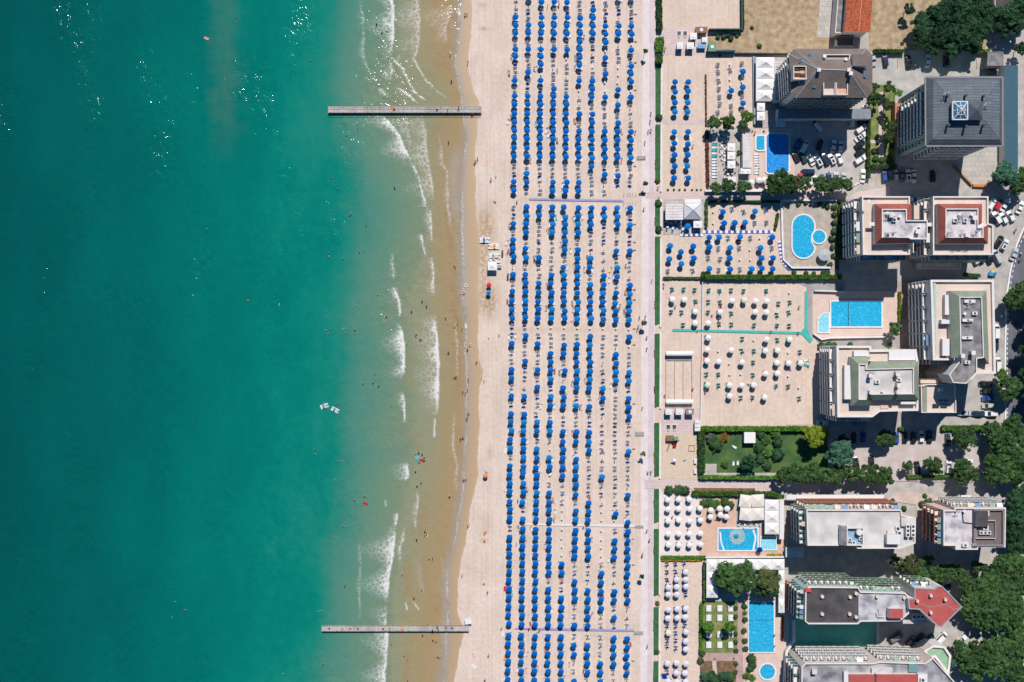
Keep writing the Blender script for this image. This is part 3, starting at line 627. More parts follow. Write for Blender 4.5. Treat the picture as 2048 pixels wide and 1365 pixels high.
# --- brown hip roofed hotel at the top
def hotel_brown():
    E = [(1578, 109), (1588, 98), (1733, 98), (1745, 110), (1745, 184), (1734, 196), (1592, 196), (1582, 186)]; h = 20.5
    Ew = PX(E, h); r = root_at("hotel", Ew, "hotel with brown hipped tile roof and sunken roof terraces above the car park", "hotel")
    wl_ = inset(Ew, 1.0); part(MB().prism(wl_, 0, h - .3), "wall", M_wallw, r)
    rf = MB(); rf.prism(Ew, h - .3, h, 1, 1, True)
    RL, RR = (1637, 139, 24.7), (1697, 141, 24.7); e = [(x, y, h + .01) for x, y in E]
    for f in ([e[1], e[2], RR, RL], [e[2], e[3], RR], [e[3], e[4], RR], [e[4], e[5], RR], [e[5], e[6], RL, RR], [e[6], e[7], RL], [e[7], e[0], RL], [e[0], e[1], RL]): poly(rf, f)
    ro = part(rf, "roof", [M_brown, mat("eave_stone", C(200, 190, 186), .8, .06, 1)], r)
    ri = MB()
    for p, q in ((e[1], RL), (e[0], RL), (e[7], RL), (e[6], RL), (RL, RR), (e[2], RR), (e[5], RR)): ri.tube(W(*p), W(*q), .14, 5)
    part(ri, "roof_seam", M_metal, r, up=ro)
    def terrace(x0, y0, x1, y1, z, fl):
        mb = MB(); P_ = rect(x0, y0, x1, y1, z + 1.0); mb.prism(P_, h - .2, z, 0, 1); parapet(mb, P_, z, z + .95, .22, 0)
        return part(mb, "roof_terrace", [M_wallw, fl], r, up=ro)
    t1 = terrace(1587, 132, 1613, 159, 23.1, mat("terrace_orange", C(232, 176, 152), .85, .06, 1))
    terrace(1646, 109, 1700, 119, 21.9, mat("terrace_orange", C(232, 176, 152), .85, .06, 1))
    terrace(1647, 164, 1671, 190, 21.9, M_beige); terrace(1672.5, 164, 1696, 190, 21.9, mat("terrace_orange", C(232, 176, 152), .85, .06, 1))
    for (x, y, z) in ((1594, 138, 23.1), (1604, 137, 23.1), (1594, 150, 23.1), (1605, 151, 23.1)):
        q = W(x, y, z); part(MB().box(q[0], q[1], z, 1.8, .9, .4), "planter", mat("planter_dark", C(84, 72, 44), .9, .3, 3), r, up=ro)
    part(MB().prism(rect(1706, 109, 1734, 132, 25.0), h, 25.0, 1, 0), "stair_head", [M_brown, M_wallw], r, up=ro)
    for x, y, z in ((1619, 112, 21.9), (1601, 122, 22.2), (1602, 164, 22.1), (1628, 173, 22.1), (1711, 173, 21.9), (1730, 134, 22.3), (1729, 152, 22.3)):
        q = W(x, y, z); part(MB().box(q[0], q[1], z - .5, 1.0, 1.0, .75, mi=0, top=1), "skylight", [M_frame, M_glassb], r, up=ro)
    for x, y in ((1638, 140), (1698, 140), (1702, 147)): chimney(r, ro, x, y, 24.1, .9, 1.4, M_wallw)
    for x, y in ((1700, 143), (1650, 112), (1692, 118)): dish(r, ro, x, y, 22.7)
    w_ = [tuple(p) for p in wl_]
    pw = sorted(w_, key=lambda p: p[0])[:2]; ps = sorted(w_, key=lambda p: p[1])[:2]
    facade(r, pw[0], pw[1], 7, 5, fh=2.9, rail=M_rail, awn=.2); facade(r, ps[0], ps[1], 7, 9, fh=2.9, rail=M_railg, awn=.1)
    mb = MB(); mb.prism(rect(1556, 218, 1742, 238, 4.2), 0, 4.2, 0, 1); part(mb, "porch", [M_wallw, mat("porch_blue", C(140, 146, 156), .8, .1, .6)], r)
    part(MB().prism(rect(1553, 234, 1571, 254, 3.6), 3.3, 3.6), "entrance_canopy", M_ac, r)
hotel_brown()
# --- black square tower
def hotel_black():
    E = [(1849, 156), (1852, 153), (2004, 153), (2007, 156), (2007, 291), (2004, 294), (1854, 294), (1850, 290)]; h = 28.0
    Ew = PX(E, h); r = root_at("hotel", Ew, "square pale green tower hotel with dark slate pyramid roof and white skylight", "hotel")
    wl_ = inset(PX(R4(1851, 154, 2006, 292), h), 1.1); part(MB().prism(wl_, 0, h - .4), "wall", M_wallg, r)
    rf = MB(); rf.prism(Ew, h - .4, h, 2, 2, True)
    o = [(1852, 156, h + .01), (2004, 156, h + .01), (2004, 291, h + .01), (1853, 291, h + .01)]; i = [(1867, 160, 29.3), (2000, 160, 29.3), (1999, 279, 29.3), (1866, 279, 29.3)]
    c = [(1903, 200, 30.9), (1970, 200, 30.9), (1970, 241, 30.9), (1903, 241, 30.9)]
    for k in range(4):
        j = (k + 1) % 4; poly(rf, [o[k], o[j], i[j], i[k]], 1); poly(rf, [i[k], i[j], c[j], c[k]], 0)
    poly(rf, c, 0)
    for k in range(4): rf.tube(W(*i[k]), W(*c[k]), .06, 5, 1)
    ro = part(rf, "roof", [M_slate, M_slate2, mat("gutter", C(140, 134, 140), .6, .08, 2)], r)
    mb = MB(); P_ = rect(1906, 203, 1936, 239, 33.1); mb.prism(P_, 31.5, 32.7, 0, 0)
    x0, y0 = P_[3][:2]; x1, y1 = P_[1][:2]; ax, ay = (x0 + x1) / 2, (y0 + y1) / 2; ap = (ax, ay, 34.3)
    gl = MB(); cs = [(x0, y0, 32.71), (x1, y0, 32.71), (x1, y1, 32.71), (x0, y1, 32.71)]
    for k in range(4): gl.add([cs[k], cs[(k + 1) % 4], ap], [(0, 1, 2)])
    sk = part(gl, "skylight", M_glassb, r, up=ro)
    for k in range(4):
        mb.tube(cs[k], cs[(k + 1) % 4], .22, 4); mb.tube(cs[k], ap, .16, 4)
        m1 = tuple((cs[k][q] + cs[(k + 1) % 4][q]) / 2 for q in range(3)); mb.tube(m1, ap, .12, 4)
        a_ = [tuple(cs[q][w] * .5 + ap[w] * .5 for w in range(3)) for q in (k, (k + 1) % 4)]; mb.tube(a_[0], a_[1], .1, 4)
    fr = part(mb, "skylight_frame", M_frame, r, up=ro)
    P2 = rect(1937, 203, 1967, 239, 33.1); mb = MB(); mb.prism(P2, 31.5, 32.5, 1, 1); x0, y0 = P2[3][:2]; x1, y1 = P2[1][:2]
    cs = [(x0, y0, 32.51), (x1, y0, 32.51), (x1, y1, 32.51), (x0, y1, 32.51)]; ap = ((x0 + x1) / 2, (y0 + y1) / 2, 34.1)
    for k in range(4): mb.add([cs[k], cs[(k + 1) % 4], ap], [(0, 1, 2)], 0)
    part(mb, "lift_house", [M_slate2, M_metal], r, up=ro)
    for x, y in ((1897, 191), (1933, 191), (1969, 192), (1898, 250), (1933, 253), (1969, 251)): chimney(r, ro, x, y, 30.7, .55, 1.6, M_dark)
    antenna(r, ro, 1893, 187, 30.1); antenna(r, ro, 1975, 208, 30.5)
    w_ = [tuple(p) for p in wl_]; pw = sorted(w_, key=lambda p: p[0])[:2]; ps = sorted(w_, key=lambda p: p[1])[:2]
    facade(r, pw[0], pw[1], 9, 7, fh=3.0, rail=M_rail, awn=.45, d=1.5, bal=lambda f, i: 1 <= i <= 5); facade(r, ps[0], ps[1], 9, 6, fh=3.0, rail=M_rail, awn=.1, d=1.5, bal=lambda f, i: 1 <= i <= 4)
    for sgn, q in ((0, pw), (1, ps)): pass
    fl = MB(); a = min(pw, key=lambda p: p[1]); fl.prism([(a[0] - 2.2, a[1] + 6), (a[0], a[1] + 6), (a[0], a[1] + 17), (a[0] - 2.2, a[1] + 17)], 0, 3.4)
    part(fl, "porch", M_railr, r)
hotel_black()
# --- twin hotels with red mansards
def hotel_twin(outer, ring_o, ring_i, flat, label, extra, seed):
    h = 19.0; ow = PX(outer, h + .9); r = root_at("hotel", ow, label, "hotel", "twin hotels with red mansard penthouses")
    mb = MB(); mb.prism(ow, 0, h, 0, 1); parapet(mb, ow, h, h + .9, .4, 0); part(mb, "wall", [M_wallw, M_beige], r)
    pb = MB(); rw = PX([p for p in ring_o], h + 2.7); pb.prism(rw, h + .004, h + 2.7, 0, 0); part(pb, "penthouse_wall", M_wallw, r)
    fb = MB(); fw = PX(flat, h + 4.7); fb.prism(fw, h + .006, h + 4.1, 0, 1); parapet(fb, fw, h + 4.1, h + 4.85, .3, 0)
    fo = part(fb, "roof", [M_wallw, M_flatw], r)
    mm = MB()
    for (a, b, c, d) in ring_i: poly(mm, [(a[0], a[1], h + 2.72), (b[0], b[1], h + 2.72), (c[0], c[1], h + 4.8), (d[0], d[1], h + 4.8)])
    part(mm, "mansard", M_redtile, r, up=fo)
    rr = random.Random(seed)
    for x, y, k in extra:
        if k == 'a': antenna(r, fo, x, y, h + 4.1)
        elif k == 'c': chimney(r, fo, x, y, h + 4.1, 1.1, 1.5, M_wallw)
        elif k == 'v': ac_unit(r, fo, x, y, h + 4.1, 1.3, 1.2)
        elif k == 't': roof_box(r, None, "terrace_awning", x, y, x + 13, y + 7, h + 2.2, h + 2.4, M_ac)
        elif k == 'd': dish(r, fo, x, y, h + 4.1)
    w_ = sorted([tuple(p[:2]) for p in ow], key=lambda p: p[0])[:2]; s_ = sorted([tuple(p[:2]) for p in ow], key=lambda p: p[1])[:2]
    facade(r, w_[0], w_[1], 6, 5, fh=3.0, rail=M_rail, awn=.4, d=1.5); facade(r, s_[0], s_[1], 6, 6, fh=3.0, rail=M_railg, awn=.2, d=1.5)
    return r, fo
tl, tlf = hotel_twin([(1724, 393), (1820, 393), (1820, 510), (1726, 510)], [(1750, 408), (1823, 408), (1823, 441), (1854, 441), (1854, 479), (1825, 487), (1750, 488)],
    [((1750, 408), (1750, 488), (1763.5, 476), (1763.5, 418.5)), ((1750, 408), (1823, 408), (1813.6, 418.5), (1763.5, 418.5)), ((1823, 408), (1823, 441), (1813.6, 441), (1813.6, 418.5)), ((1750, 488), (1825, 487), (1816, 476), (1763.5, 476))],
    [(1763.5, 418.5), (1813.6, 418.5), (1813.6, 441), (1855, 441), (1855, 479), (1822, 479), (1816, 476), (1763.5, 476)],
    "white hotel with red mansard penthouse, the left one of the twin pair", [(1777, 430, 'a'), (1783, 431, 'c'), (1776, 471, 'v'), (1800, 432, 'd'), (1840, 452, 'd'), (1789, 434, 'a'), (1789, 440, 'v'), (1776, 467, 'a'), (1790, 466, 'a'), (1836, 463, 'c'), (1738, 402, 'd'), (1737, 445, 't'), (1775, 426, 'd')], 1)
tr, trf = hotel_twin([(1866, 393), (1977, 393), (1977, 447), (1987, 450), (1987, 510), (1866, 510)], [(1875, 408), (1964, 408), (1964, 446), (1976, 450), (1976, 488), (1876, 488)],
    [((1875, 408), (1876, 488), (1890.7, 476), (1890.7, 417.6)), ((1875, 408), (1964, 408), (1956.5, 417.6), (1890.7, 417.6)), ((1964, 408), (1964, 446), (1956.5, 446), (1956.5, 417.6)), ((1976, 450), (1976, 488), (1966.7, 476), (1966.7, 455)), ((1876, 488), (1976, 488), (1966.7, 476), (1890.7, 476))],
    [(1890.7, 417.6), (1956.5, 417.6), (1956.5, 455), (1966.7, 455), (1966.7, 476), (1890.7, 476)],
    "white hotel with red mansard penthouse, the right one of the twin pair", [(1911, 441, 'v'), (1935, 470, 'c'), (1899, 466, 'a'), (1944, 428, 'd'), (1931, 441, 'v'), (1922, 434, 'a'), (1925, 470, 'a'), (1950, 436, 'c'), (1950, 470, 'a'), (1958, 462, 'a'), (1920, 428, 'd')], 2)
def low_block(name, pts, h, label, m=None, top=None, cat="annex", par=.5):
    pw = PX(pts, h + par); r = root_at(name, pw, label, cat); mb = MB(); mb.prism(pw, 0, h, 0, 1)
    if par: parapet(mb, pw, h, h + par, .25, 0)
    part(mb, "wall", [m or M_wallw, top or M_flatg], r); return r
lb = low_block("annex", [(1826, 418), (1862, 414), (1862, 505), (1826, 505)], 9.0, "low brown roofed annex between the twin hotels", M_wallw, M_brown)
roof_box(lb, None, "roof_box", 1828, 411, 1846, 439, 9, 13, M_wallw, M_beige); roof_box(lb, None, "bridge", 1855, 446, 1875, 453, 16, 19, M_wallw, M_ac)
low_block("annex", [(1840, 519), (1922, 519), (1922, 538), (1840, 538)], 3.6, "low flat annex in the shade behind the right twin hotel")
# --- white hotels with green mansards
def hotel_green(outer, ring_pairs, flat, h, label, terr, extra, wb, sb_, roofm):
    ow = PX(outer, h + .9); r = root_at("hotel", ow, label, "hotel", "white hotels with green mansard roofs")
    mb = MB(); mb.prism(ow, 0, h, 0, 1); parapet(mb, ow, h, h + .9, .7, 0); part(mb, "wall", [M_wallw, M_beige], r)
    fb = MB(); fw = PX(flat, h + 4.5); fb.prism(fw, h + .006, h + 3.9, 0, 1); parapet(fb, fw, h + 3.9, h + 4.6, .3, 0)
    fo = part(fb, "roof", [M_wallw, roofm], r); mm = MB()
    for a, b, c, d in ring_pairs:
        poly(mm, [(*a, h + 2.6), (*b, h + 2.6), (*c, h + 4.62), (*d, h + 4.62)])
        u, v = W(*a, h + 2.6), W(*b, h + 2.6); mm.add([(u[0], u[1], h + .01), (v[0], v[1], h + .01), v, u], [(0, 1, 2, 3)], 1)
    part(mm, "mansard", [M_grnt, M_wallw], r, up=fo)
    for x0, y0, x1, y1, z0, z1, m in terr: roof_box(r, None, "terrace_roof", x0, y0, x1, y1, h + z0, h + z1, M_wallw, m)
    for x, y, k in extra:
        {'a': lambda: antenna(r, fo, x, y, h + 3.9), 'c': lambda: chimney(r, fo, x, y, h + 3.9, 1.0, 2.4, M_wallw), 'v': lambda: ac_unit(r, fo, x, y, h + 3.9, 1.6, 1.0),
         'l': lambda: ac_unit(r, fo, x, y, h + 3.9, 3.4, .9), 'd': lambda: dish(r, fo, x, y, h + 3.9)}[k]()
    w_ = [W(*p, h)[:2] for p in wb]; facade(r, w_[0], w_[1], 6, max(3, int((Vector(w_[1]) - Vector(w_[0])).length / 4)), fh=h / 6.4, rail=M_rail, awn=.5, d=1.6)
    s_ = [W(*p, h)[:2] for p in sb_]; facade(r, s_[0], s_[1], 6, max(3, int((Vector(s_[1]) - Vector(s_[0])).length / 4)), fh=h / 6.4, rail=M_rail, awn=.3, d=1.5)
    return r, fo
hotel_green([(1861, 560), (1988, 560), (1991, 700), (1992, 748), (1954, 748), (1933, 770), (1905, 768), (1896, 749), (1918, 721), (1866, 721)],
    [((1899, 582), (1903, 716), (1920, 716), (1918.5, 594)), ((1899, 582), (1973, 582), (1964, 594), (1918.5, 594)), ((1973, 582), (1978, 729), (1968, 714), (1964, 594))],
    [(1918.5, 594), (1964, 594), (1968, 716), (1954, 718), (1954, 746), (1933, 768), (1906, 766), (1898, 750), (1921, 720)], 19.5,
    "tall white hotel with green mansard ring beside the curved road", [(1867, 566, 1872, 715, .01, .5, M_wallg), (1883, 640, 1899, 648, 0, 2.2, M_ac), (1890, 590, 1899, 630, 0, 1.9, M_ac), (1885, 678, 1899, 712, 0, 2.0, M_ac)],
    [(1940, 603, 'l'), (1936, 641, 'l'), (1935, 676, 'l'), (1926, 712, 'c'), (1947, 706, 'c'), (1935, 725, 'v'), (1930, 627, 'd'), (1950, 627, 'v'), (1940, 608, 'a'), (1940, 643, 'a')],
    [(1861, 560), (1865, 721)], [(1918, 721), (1866, 721)], M_bit)
hotel_green([(1673, 692), (1743, 692), (1743, 700), (1833, 699), (1837, 724), (1837, 822), (1760, 824), (1745, 835), (1675, 835)],
    [((1701, 714), (1704, 812), (1717, 800), (1717, 728)), ((1701, 714), (1742, 714), (1733, 728), (1717, 728)), ((1742, 723), (1836, 723), (1828, 737), (1733, 738)), ((1836, 723), (1838, 801), (1828, 789), (1828, 737)), ((1745, 801), (1838, 801), (1828, 790), (1737, 790)), ((1704, 812), (1745, 812), (1735, 800), (1717, 800))],
    [(1717, 728), (1733, 728), (1733, 738), (1828, 736), (1828, 789), (1735, 790), (1733, 800), (1717, 800)], 17.5,
    "broad white hotel with green mansard ring and pale grey roof above the shaded car park", [(1689, 731, 1702, 799, 0, 2.0, M_ac), (1708, 703, 1738, 713, 0, 1.8, M_ac), (1778, 703, 1831, 721, 0, 1.0, M_ac), (1802, 804, 1832, 809, 0, 2.0, M_ac), (1761, 811, 1778, 818, 0, .4, mat("pinkish_seat", C(230, 190, 170), .8, .1, 2))],
    [(1744, 747, 'a'), (1755, 764, 'v'), (1796, 748, 'c'), (1798, 760, 'v'), (1798, 771, 'c'), (1797, 785, 'c'), (1743, 785, 'c'), (1742, 752, 'c'), (1795, 745, 'a'), (1766, 782, 'd')],
    [(1673, 692), (1675, 835)], [(1675, 835), (1745, 835)], M_flatg)
r6 = low_block("hotel_wing", [(1842, 773), (1855, 769), (1911, 769), (1913, 826), (1843, 826)], 13.5, "small white hotel wing with a laundry roof between the two green roofed hotels", M_wallw, M_beige, "hotel wing", .9)
roof_box(r6, None, "roof_strip", 1846, 774, 1854, 824, 13.5, 14.0, M_wallw, M_grnt); roof_box(r6, None, "covered_walk", 1841, 757, 1903, 767, 10, 11.5, M_wallw, M_beige)
for i in range(7): roof_box(r6, None, "laundry", 1876 + i * 3.2, 799 + (i % 2), 1878.4 + i * 3.2, 803, 14.6, 14.7, M_dark if i % 3 else M_awn[1])
for x in (1866, 1882): roof_box(r6, None, "solar_panel", x, 808, x + 13, 815, 13.9, 14.1, M_glass)
chimney(r6, None, 1883, 780, 13.5, 1.0, 2.0, M_ac).location = -Vector(r6.location)
# --- lower hotels
def roofed(name, outer, h, label, side, top, par=.7, t=.35):
    ow = PX(outer, h + par); r = root_at(name, ow, label, "hotel"); mb = MB(); mb.prism(ow, 0, h - .002, 0, 0); part(mb, "wall", side, r)
    fb = MB(); fb.prism(ow, h, h + .01, 1, 0); parapet(fb, ow, h + .01, h + par, t, 1); fo = part(fb, "roof", [top, M_wallw], r)
    return r, fo
B7 = [(1613, 1020), (1803, 1020), (1804, 1031), (1832, 1036), (1831, 1087), (1802, 1098), (1714, 1098), (1714, 1092), (1615, 1092)]
r, fo = roofed("hotel", B7, 17, "long hotel with pale grey flat roof and fan units right of the island pool", M_wallp, M_flatg)
roof_box(r, fo, "plant_room", 1682, 1052, 1694, 1091, 17.02, 19.6, M_wallw, M_bit)
mb = MB(); P_ = rect(1694, 1056, 1728, 1092, 19); parapet(mb, P_, 17.02, 18.8, .3, 0); mb.flat(inset(P_, .31), 17.3, 1); part(mb, "plant_yard", [M_wallw, mat("yard_blue", C(150, 180, 205), .8, .1, 1)], r, up=fo)
x, y, _ = W(1719, 1065, 19); part(MB().cyl(x, y, 17.3, 1.0, 1.9, 16), "water_tank", M_ac, r, up=fo)
for q in ((1700, 1080), (1708, 1086), (1722, 1078)): ac_unit(r, fo, q[0], q[1], 17.3, 1.2, 1.0)
roof_box(r, fo, "stair_head", 1774, 1070, 1801, 1089, 17.02, 19.4, M_wallw, M_ac); roof_box(r, fo, "roof_box", 1775, 1062, 1791, 1068, 17.02, 18, M_wallw, M_flatg)
roof_box(r, fo, "parapet_block", 1803, 1036, 1830, 1053, 17.02, 18.2, M_wallw, M_flatg)
for x in (1816, 1826.5): ac_unit(r, fo, x, 1062, 17.2, 1.2, 3.9, 3, 'y', 1.6)
for x in (1796, 1799): ac_unit(r, fo, x, 1058 + (x - 1796) * 3, 17.1, 1.4, 1.4)
ow = PX(B7, 17.7); facade(r, ow[0], ow[1], 5, 13, fh=3.3, rail=M_railr, awn=.5, d=1.7, furn=.6); facade(r, ow[0], ow[8], 5, 6, fh=3.3, rail=M_railg, awn=.4, d=1.7)
part(MB().prism(rect(1573, 990, 1768, 999, 3.6), 3.2, 3.6), "canopy", M_ac, r)
B8 = [(1887, 1021), (1909, 1021), (1909, 1016), (2012, 1016), (2011, 1095), (1956, 1095), (1956, 1100), (1911, 1100), (1911, 1092), (1887, 1092)]
r, fo = roofed("hotel", B8, 17, "small hotel with half white, half sunken brown roof beside the entrance plaza", M_wallp, M_flatw)
mb = MB(); P_ = rect(1948, 1019, 2009, 1093, 18.3); mb.prism(P_, 17.012, 17.4, 1, 0); parapet(mb, P_, 17.4, 18.2, .5, 1); part(mb, "roof_terrace", [mat("brown_deck", C(120, 108, 104), .9, .12, 1), mat("mauve_parapet", C(150, 132, 136), .8, .08, 1)], r, up=fo)
roof_box(r, fo, "stair_head", 1951, 1022, 1976, 1054, 17.41, 19.2, M_bit, M_bitd)
for q, s_, f in (((1971, 1066), (3.6, 1.1), 3), ((1972, 1056), (1.7, 1.4), 1), ((1974, 1027), (1.5, 1.4), 1), ((1964, 1048), (.9, .9), 1)): ac_unit(r, fo, q[0], q[1], 17.42, s_[0], s_[1], f)
mb = MB(); parapet(mb, rect(1952, 1042, 1992, 1078, 18.4), 17.42, 18.3, .08); part(mb, "roof_railing", M_rail, r, up=fo)
mb = MB(); a, b, c = W(1925, 1025, 17.4), W(1927, 1045, 17.4), W(1952, 1048, 17.4); mb.tube(a, b, .12); mb.tube(b, c, .12); part(mb, "roof_duct", M_dark, r, up=fo)
antenna(r, fo, 1916, 1024, 17.1); dish(r, fo, 1929, 1022, 17.1); ac_unit(r, fo, 1931, 1091, 17.1, 1.8, 1.0); ac_unit(r, fo, 1949, 1090, 17.1, .9, .9)
ow = PX(B8, 17.7); facade(r, ow[0], ow[9], 5, 5, fh=3.3, rail=M_railr, awn=.3, d=1.7, furn=.5); facade(r, ow[2], ow[3], 5, 7, fh=3.3, rail=M_rail, awn=.3, d=1.6, furn=.6)
part(MB().prism(rect(1922, 991, 1942, 999, 3.4), 3.1, 3.4), "entrance_canopy", M_ac, r)
B9 = [(1611, 1181), (1618, 1174), (1717, 1175), (1722, 1184), (1811, 1186), (1818, 1195), (1818, 1228), (1800, 1243), (1722, 1244), (1716, 1249), (1617, 1249), (1610, 1243)]
r, fo = roofed("hotel", B9, 17, "long hotel with dark bitumen roof, grey roof and red kite shaped end", mat("pale_teal_render", C(200, 220, 214), .85, .05, .5), M_bitd)
fb = MB(); fb.flat(PX([(1717, 1178), (1722, 1187), (1810, 1189), (1816, 1197), (1816, 1226), (1799, 1240), (1722, 1241), (1717, 1245)], 17), 17.03); part(fb, "grey_roof", mat("weathered_concrete", C(212, 208, 212), .95, .16, .3, .01, 6, col2=C(140, 138, 146), detail=12, fac=(.34, .6)), r, up=fo)
red = [(1829, 1176), (1869, 1178), (1876, 1172), (1885, 1173), (1925, 1214.5), (1883, 1256), (1876, 1254), (1839, 1220), (1818, 1219), (1816.5, 1198), (1829, 1197)]
mb = MB(); rw = PX(red, 19.3); mb.prism(rw, 0, 19, 1, 0); parapet(mb, rw, 19, 19.25, .35, 2); ro = part(mb, "red_roof", [M_redmem, M_wallw, M_metal], r)
for q in ((1835, 1203), (1862, 1192), (1891, 1200), (1862, 1226)): part(MB().box(*W(*q, 20)[:2], 19, .8, .8, 1.3), "chimney", M_wallp, r, up=ro)
mb = MB(); pts = [W(*p, 19.03) for p in ((1841, 1207), (1852, 1213), (1862, 1215), (1877, 1212), (1890, 1208), (1900, 1214), (1906, 1220), (1917, 1217))]
for a, b in zip(pts, pts[1:]): mb.tube(a, b, .09, 4)
part(mb, "roof_seam", M_metal, r, up=ro)
roof_box(r, fo, "lift_house", 1778, 1218, 1806, 1237, 17.04, 19.4, M_wallw, M_redmem); roof_box(r, None, "rear_wing", 1806, 1222, 1853, 1248, 0, 12.5, M_wallw, M_flatg)
for x in (1829, 1837, 1845): 
    o = ac_unit(r, None, x, 1234, 12.5, 1.2, 2.0, 1, 'x', 1.2); o.parent = r; o.location = -Vector(r.location)
for q in ((1645, 1194), (1645, 1229), (1701, 1195), (1700, 1229), (1713, 1188), (1713, 1235), (1755, 1194), (1809, 1196)): part(MB().cyl(*W(*q, 18)[:2], 17.02, .55, 1.0, 12), "roof_vent", M_wallp, r, up=fo)
x, y, _ = W(1617, 1181, 18); part(MB().box(x, y, 17.02, 1.8, 1.2, .8), "red_cabinet", mat("red_box", C(214, 74, 66), .6, .06, 2), r, up=fo)
mb = MB()
for a, b in (((1752, 1225), (1755, 1234)), ((1755, 1234), (1770, 1235)), ((1757, 1217), (1758, 1226))): mb.tube(W(*a, 17.5), W(*b, 17.5), .12)
part(mb, "roof_duct", M_ac, r, up=fo)
ow = PX(B9, 17.7); facade(r, ow[1], ow[2], 5, 8, fh=3.3, rail=M_railn, awn=.2, d=1.7, furn=.9); facade(r, ow[3], ow[4], 5, 7, fh=3.3, rail=M_railn, awn=.3, d=1.7, furn=.9); facade(r, ow[0], ow[11], 5, 6, fh=3.3, rail=M_railg, awn=.5, d=1.9)
rw = PX(red, 19); facade(r, rw[0], rw[1], 5, 4, fh=3.3, rail=M_railn, awn=.2, d=1.6, furn=.6)
B10 = [(1603, 1335), (1611, 1327), (1745, 1327), (1760, 1324), (1850, 1327), (1866, 1316), (1912, 1367), (1912, 1440), (1603, 1440)]
r, fo = roofed("hotel", B10, 17, "hotel with grey roof and red roof boxes at the photo's lower edge", M_wallp, mat("weathered_roof", C(184, 182, 186), .95, .16, .28, .01, 6, col2=C(112, 112, 120), detail=12, fac=(.34, .62)))
roof_box(r, fo, "red_roof_box", 1698, 1349, 1749, 1440, 17.02, 19, M_wallw, M_redmem); roof_box(r, fo, "red_roof_box", 1753, 1349, 1834, 1440, 17.02, 18.8, M_wallw, M_redmem)
roof_box(r, fo, "roof_box", 1744, 1338, 1786, 1348, 17.02, 18.4, M_wallw, M_flatw); roof_box(r, fo, "roof_box", 1836, 1349, 1855, 1440, 17.02, 18.6, M_ac, M_ac); roof_box(r, fo, "roof_box", 1818, 1328, 1836, 1345, 17.02, 18.0, M_wallw, M_railg)
roof_box(r, fo, "parapet_block", 1688, 1344, 1697, 1440, 17.02, 18.4, M_ac, M_ac); chimney(r, fo, 1629, 1344, 17.02, 1.2, 1.6); ac_unit(r, fo, 1846, 1361, 18.62, 1.4, 1.3)
ow = PX(B10, 17.7); facade(r, ow[1], ow[2], 5, 9, fh=3.3, rail=M_rail, awn=.1, d=1.7, furn=1.0); facade(r, ow[3], ow[4], 5, 6, fh=3.3, rail=M_rail, awn=.1, d=1.7, furn=1.0)
a, b = W(1603, 1335, 17.7), W(1603, 1400, 17.7); facade(r, a, b, 5, 3, fh=3.3, rail=M_railg, awn=.5, d=1.8)
gt = [(1848, 1302), (1866, 1291), (1890, 1293), (1903, 1312), (1898, 1352), (1870, 1316), (1858, 1318)]; pw = PX(gt, 9.9)
mb = MB(); mb.prism(pw, 0, 9, 0, 1); parapet(mb, pw, 9, 9.9, .7, 0); part(mb, "green_terrace", [M_wallw, mat("green_terrace_floor", C(150, 188, 156), .85, .08, .8)], r)
# --- houses at the top edge
E = PX([(1688, 63), (1740, 65), (1750, -60), (1697, -60)], 9); r = root_at("house", E, "long house with weathered orange tiled gable roof at the top edge", "house")
part(MB().prism(inset(E, .5), 0, 9), "wall", M_wallp, r); rf = MB()
M_orange = mat("orange_tiles", C(206, 104, 66), .9, .2, 1.4, .03, 3, col2=C(150, 74, 52), detail=8, fac=(.38, .56))
poly(rf, [(1688, 63, 9.01), (1697, -60, 9.01), (1730, -60, 11.5), (1717, 63, 11.5)]); poly(rf, [(1740, 65, 9.01), (1750, -60, 9.01), (1730, -60, 11.5), (1717, 63, 11.5)])
ro = part(rf, "roof", M_orange, r); part(MB().tube(W(1717, 63, 11.55), W(1730, -60, 11.55), .16, 5), "roof_seam", mat("ridge_pink", C(226, 150, 120), .9, .1, 2), r, up=ro)
mb = MB(); g = [W(1688, 63, 9)[:2], W(1740, 65, 9)[:2], W(1717, 63, 11.5)[:2]]; mb.add([(*g[0], 8.99), (*g[1], 8.99), (*g[2], 11.49)], [(0, 1, 2)]); part(mb, "gable", M_wallp, r)
low_block("lean_to", [(1670, 66), (1686, 66), (1697, -60), (1680, -60)], 5.5, "narrow lean-to with grey roof along the orange tiled house", M_wallw, M_bit, "lean-to", .3)
low_block("garage", [(1672, 74), (1708, 72), (1708, 92), (1670, 92)], 3.2, "low dark roofed garage below the orange tiled house", M_bit, M_bitd, "garage", .2)
low_block("shed", [(1976, 104), (2007, 104), (2007, 132), (1974, 132)], 5.0, "grey flat roofed shed beside the dark trees at the upper right", M_bit, M_bit, "shed", .2)
low_block("canopy_hall", [(2009, 131), (2036, 131), (2036, 345), (2010, 345)], 5.0, "long low hall with plain dark teal roof right of the slate tower", M_wallw, mat("teal_roof", C(40, 92, 112), .7, .06, .4), "hall", 0)
pts = [(1880, 10), (1885, -40), (2060, -40), (2060, 14)]
low_block("house", [(1988, -50), (2030, -50), (2030, 20), (1990, 26)], 6.0, "dark roofed house half under the trees at the top right edge", M_wallp, M_bitd, "house", .2)
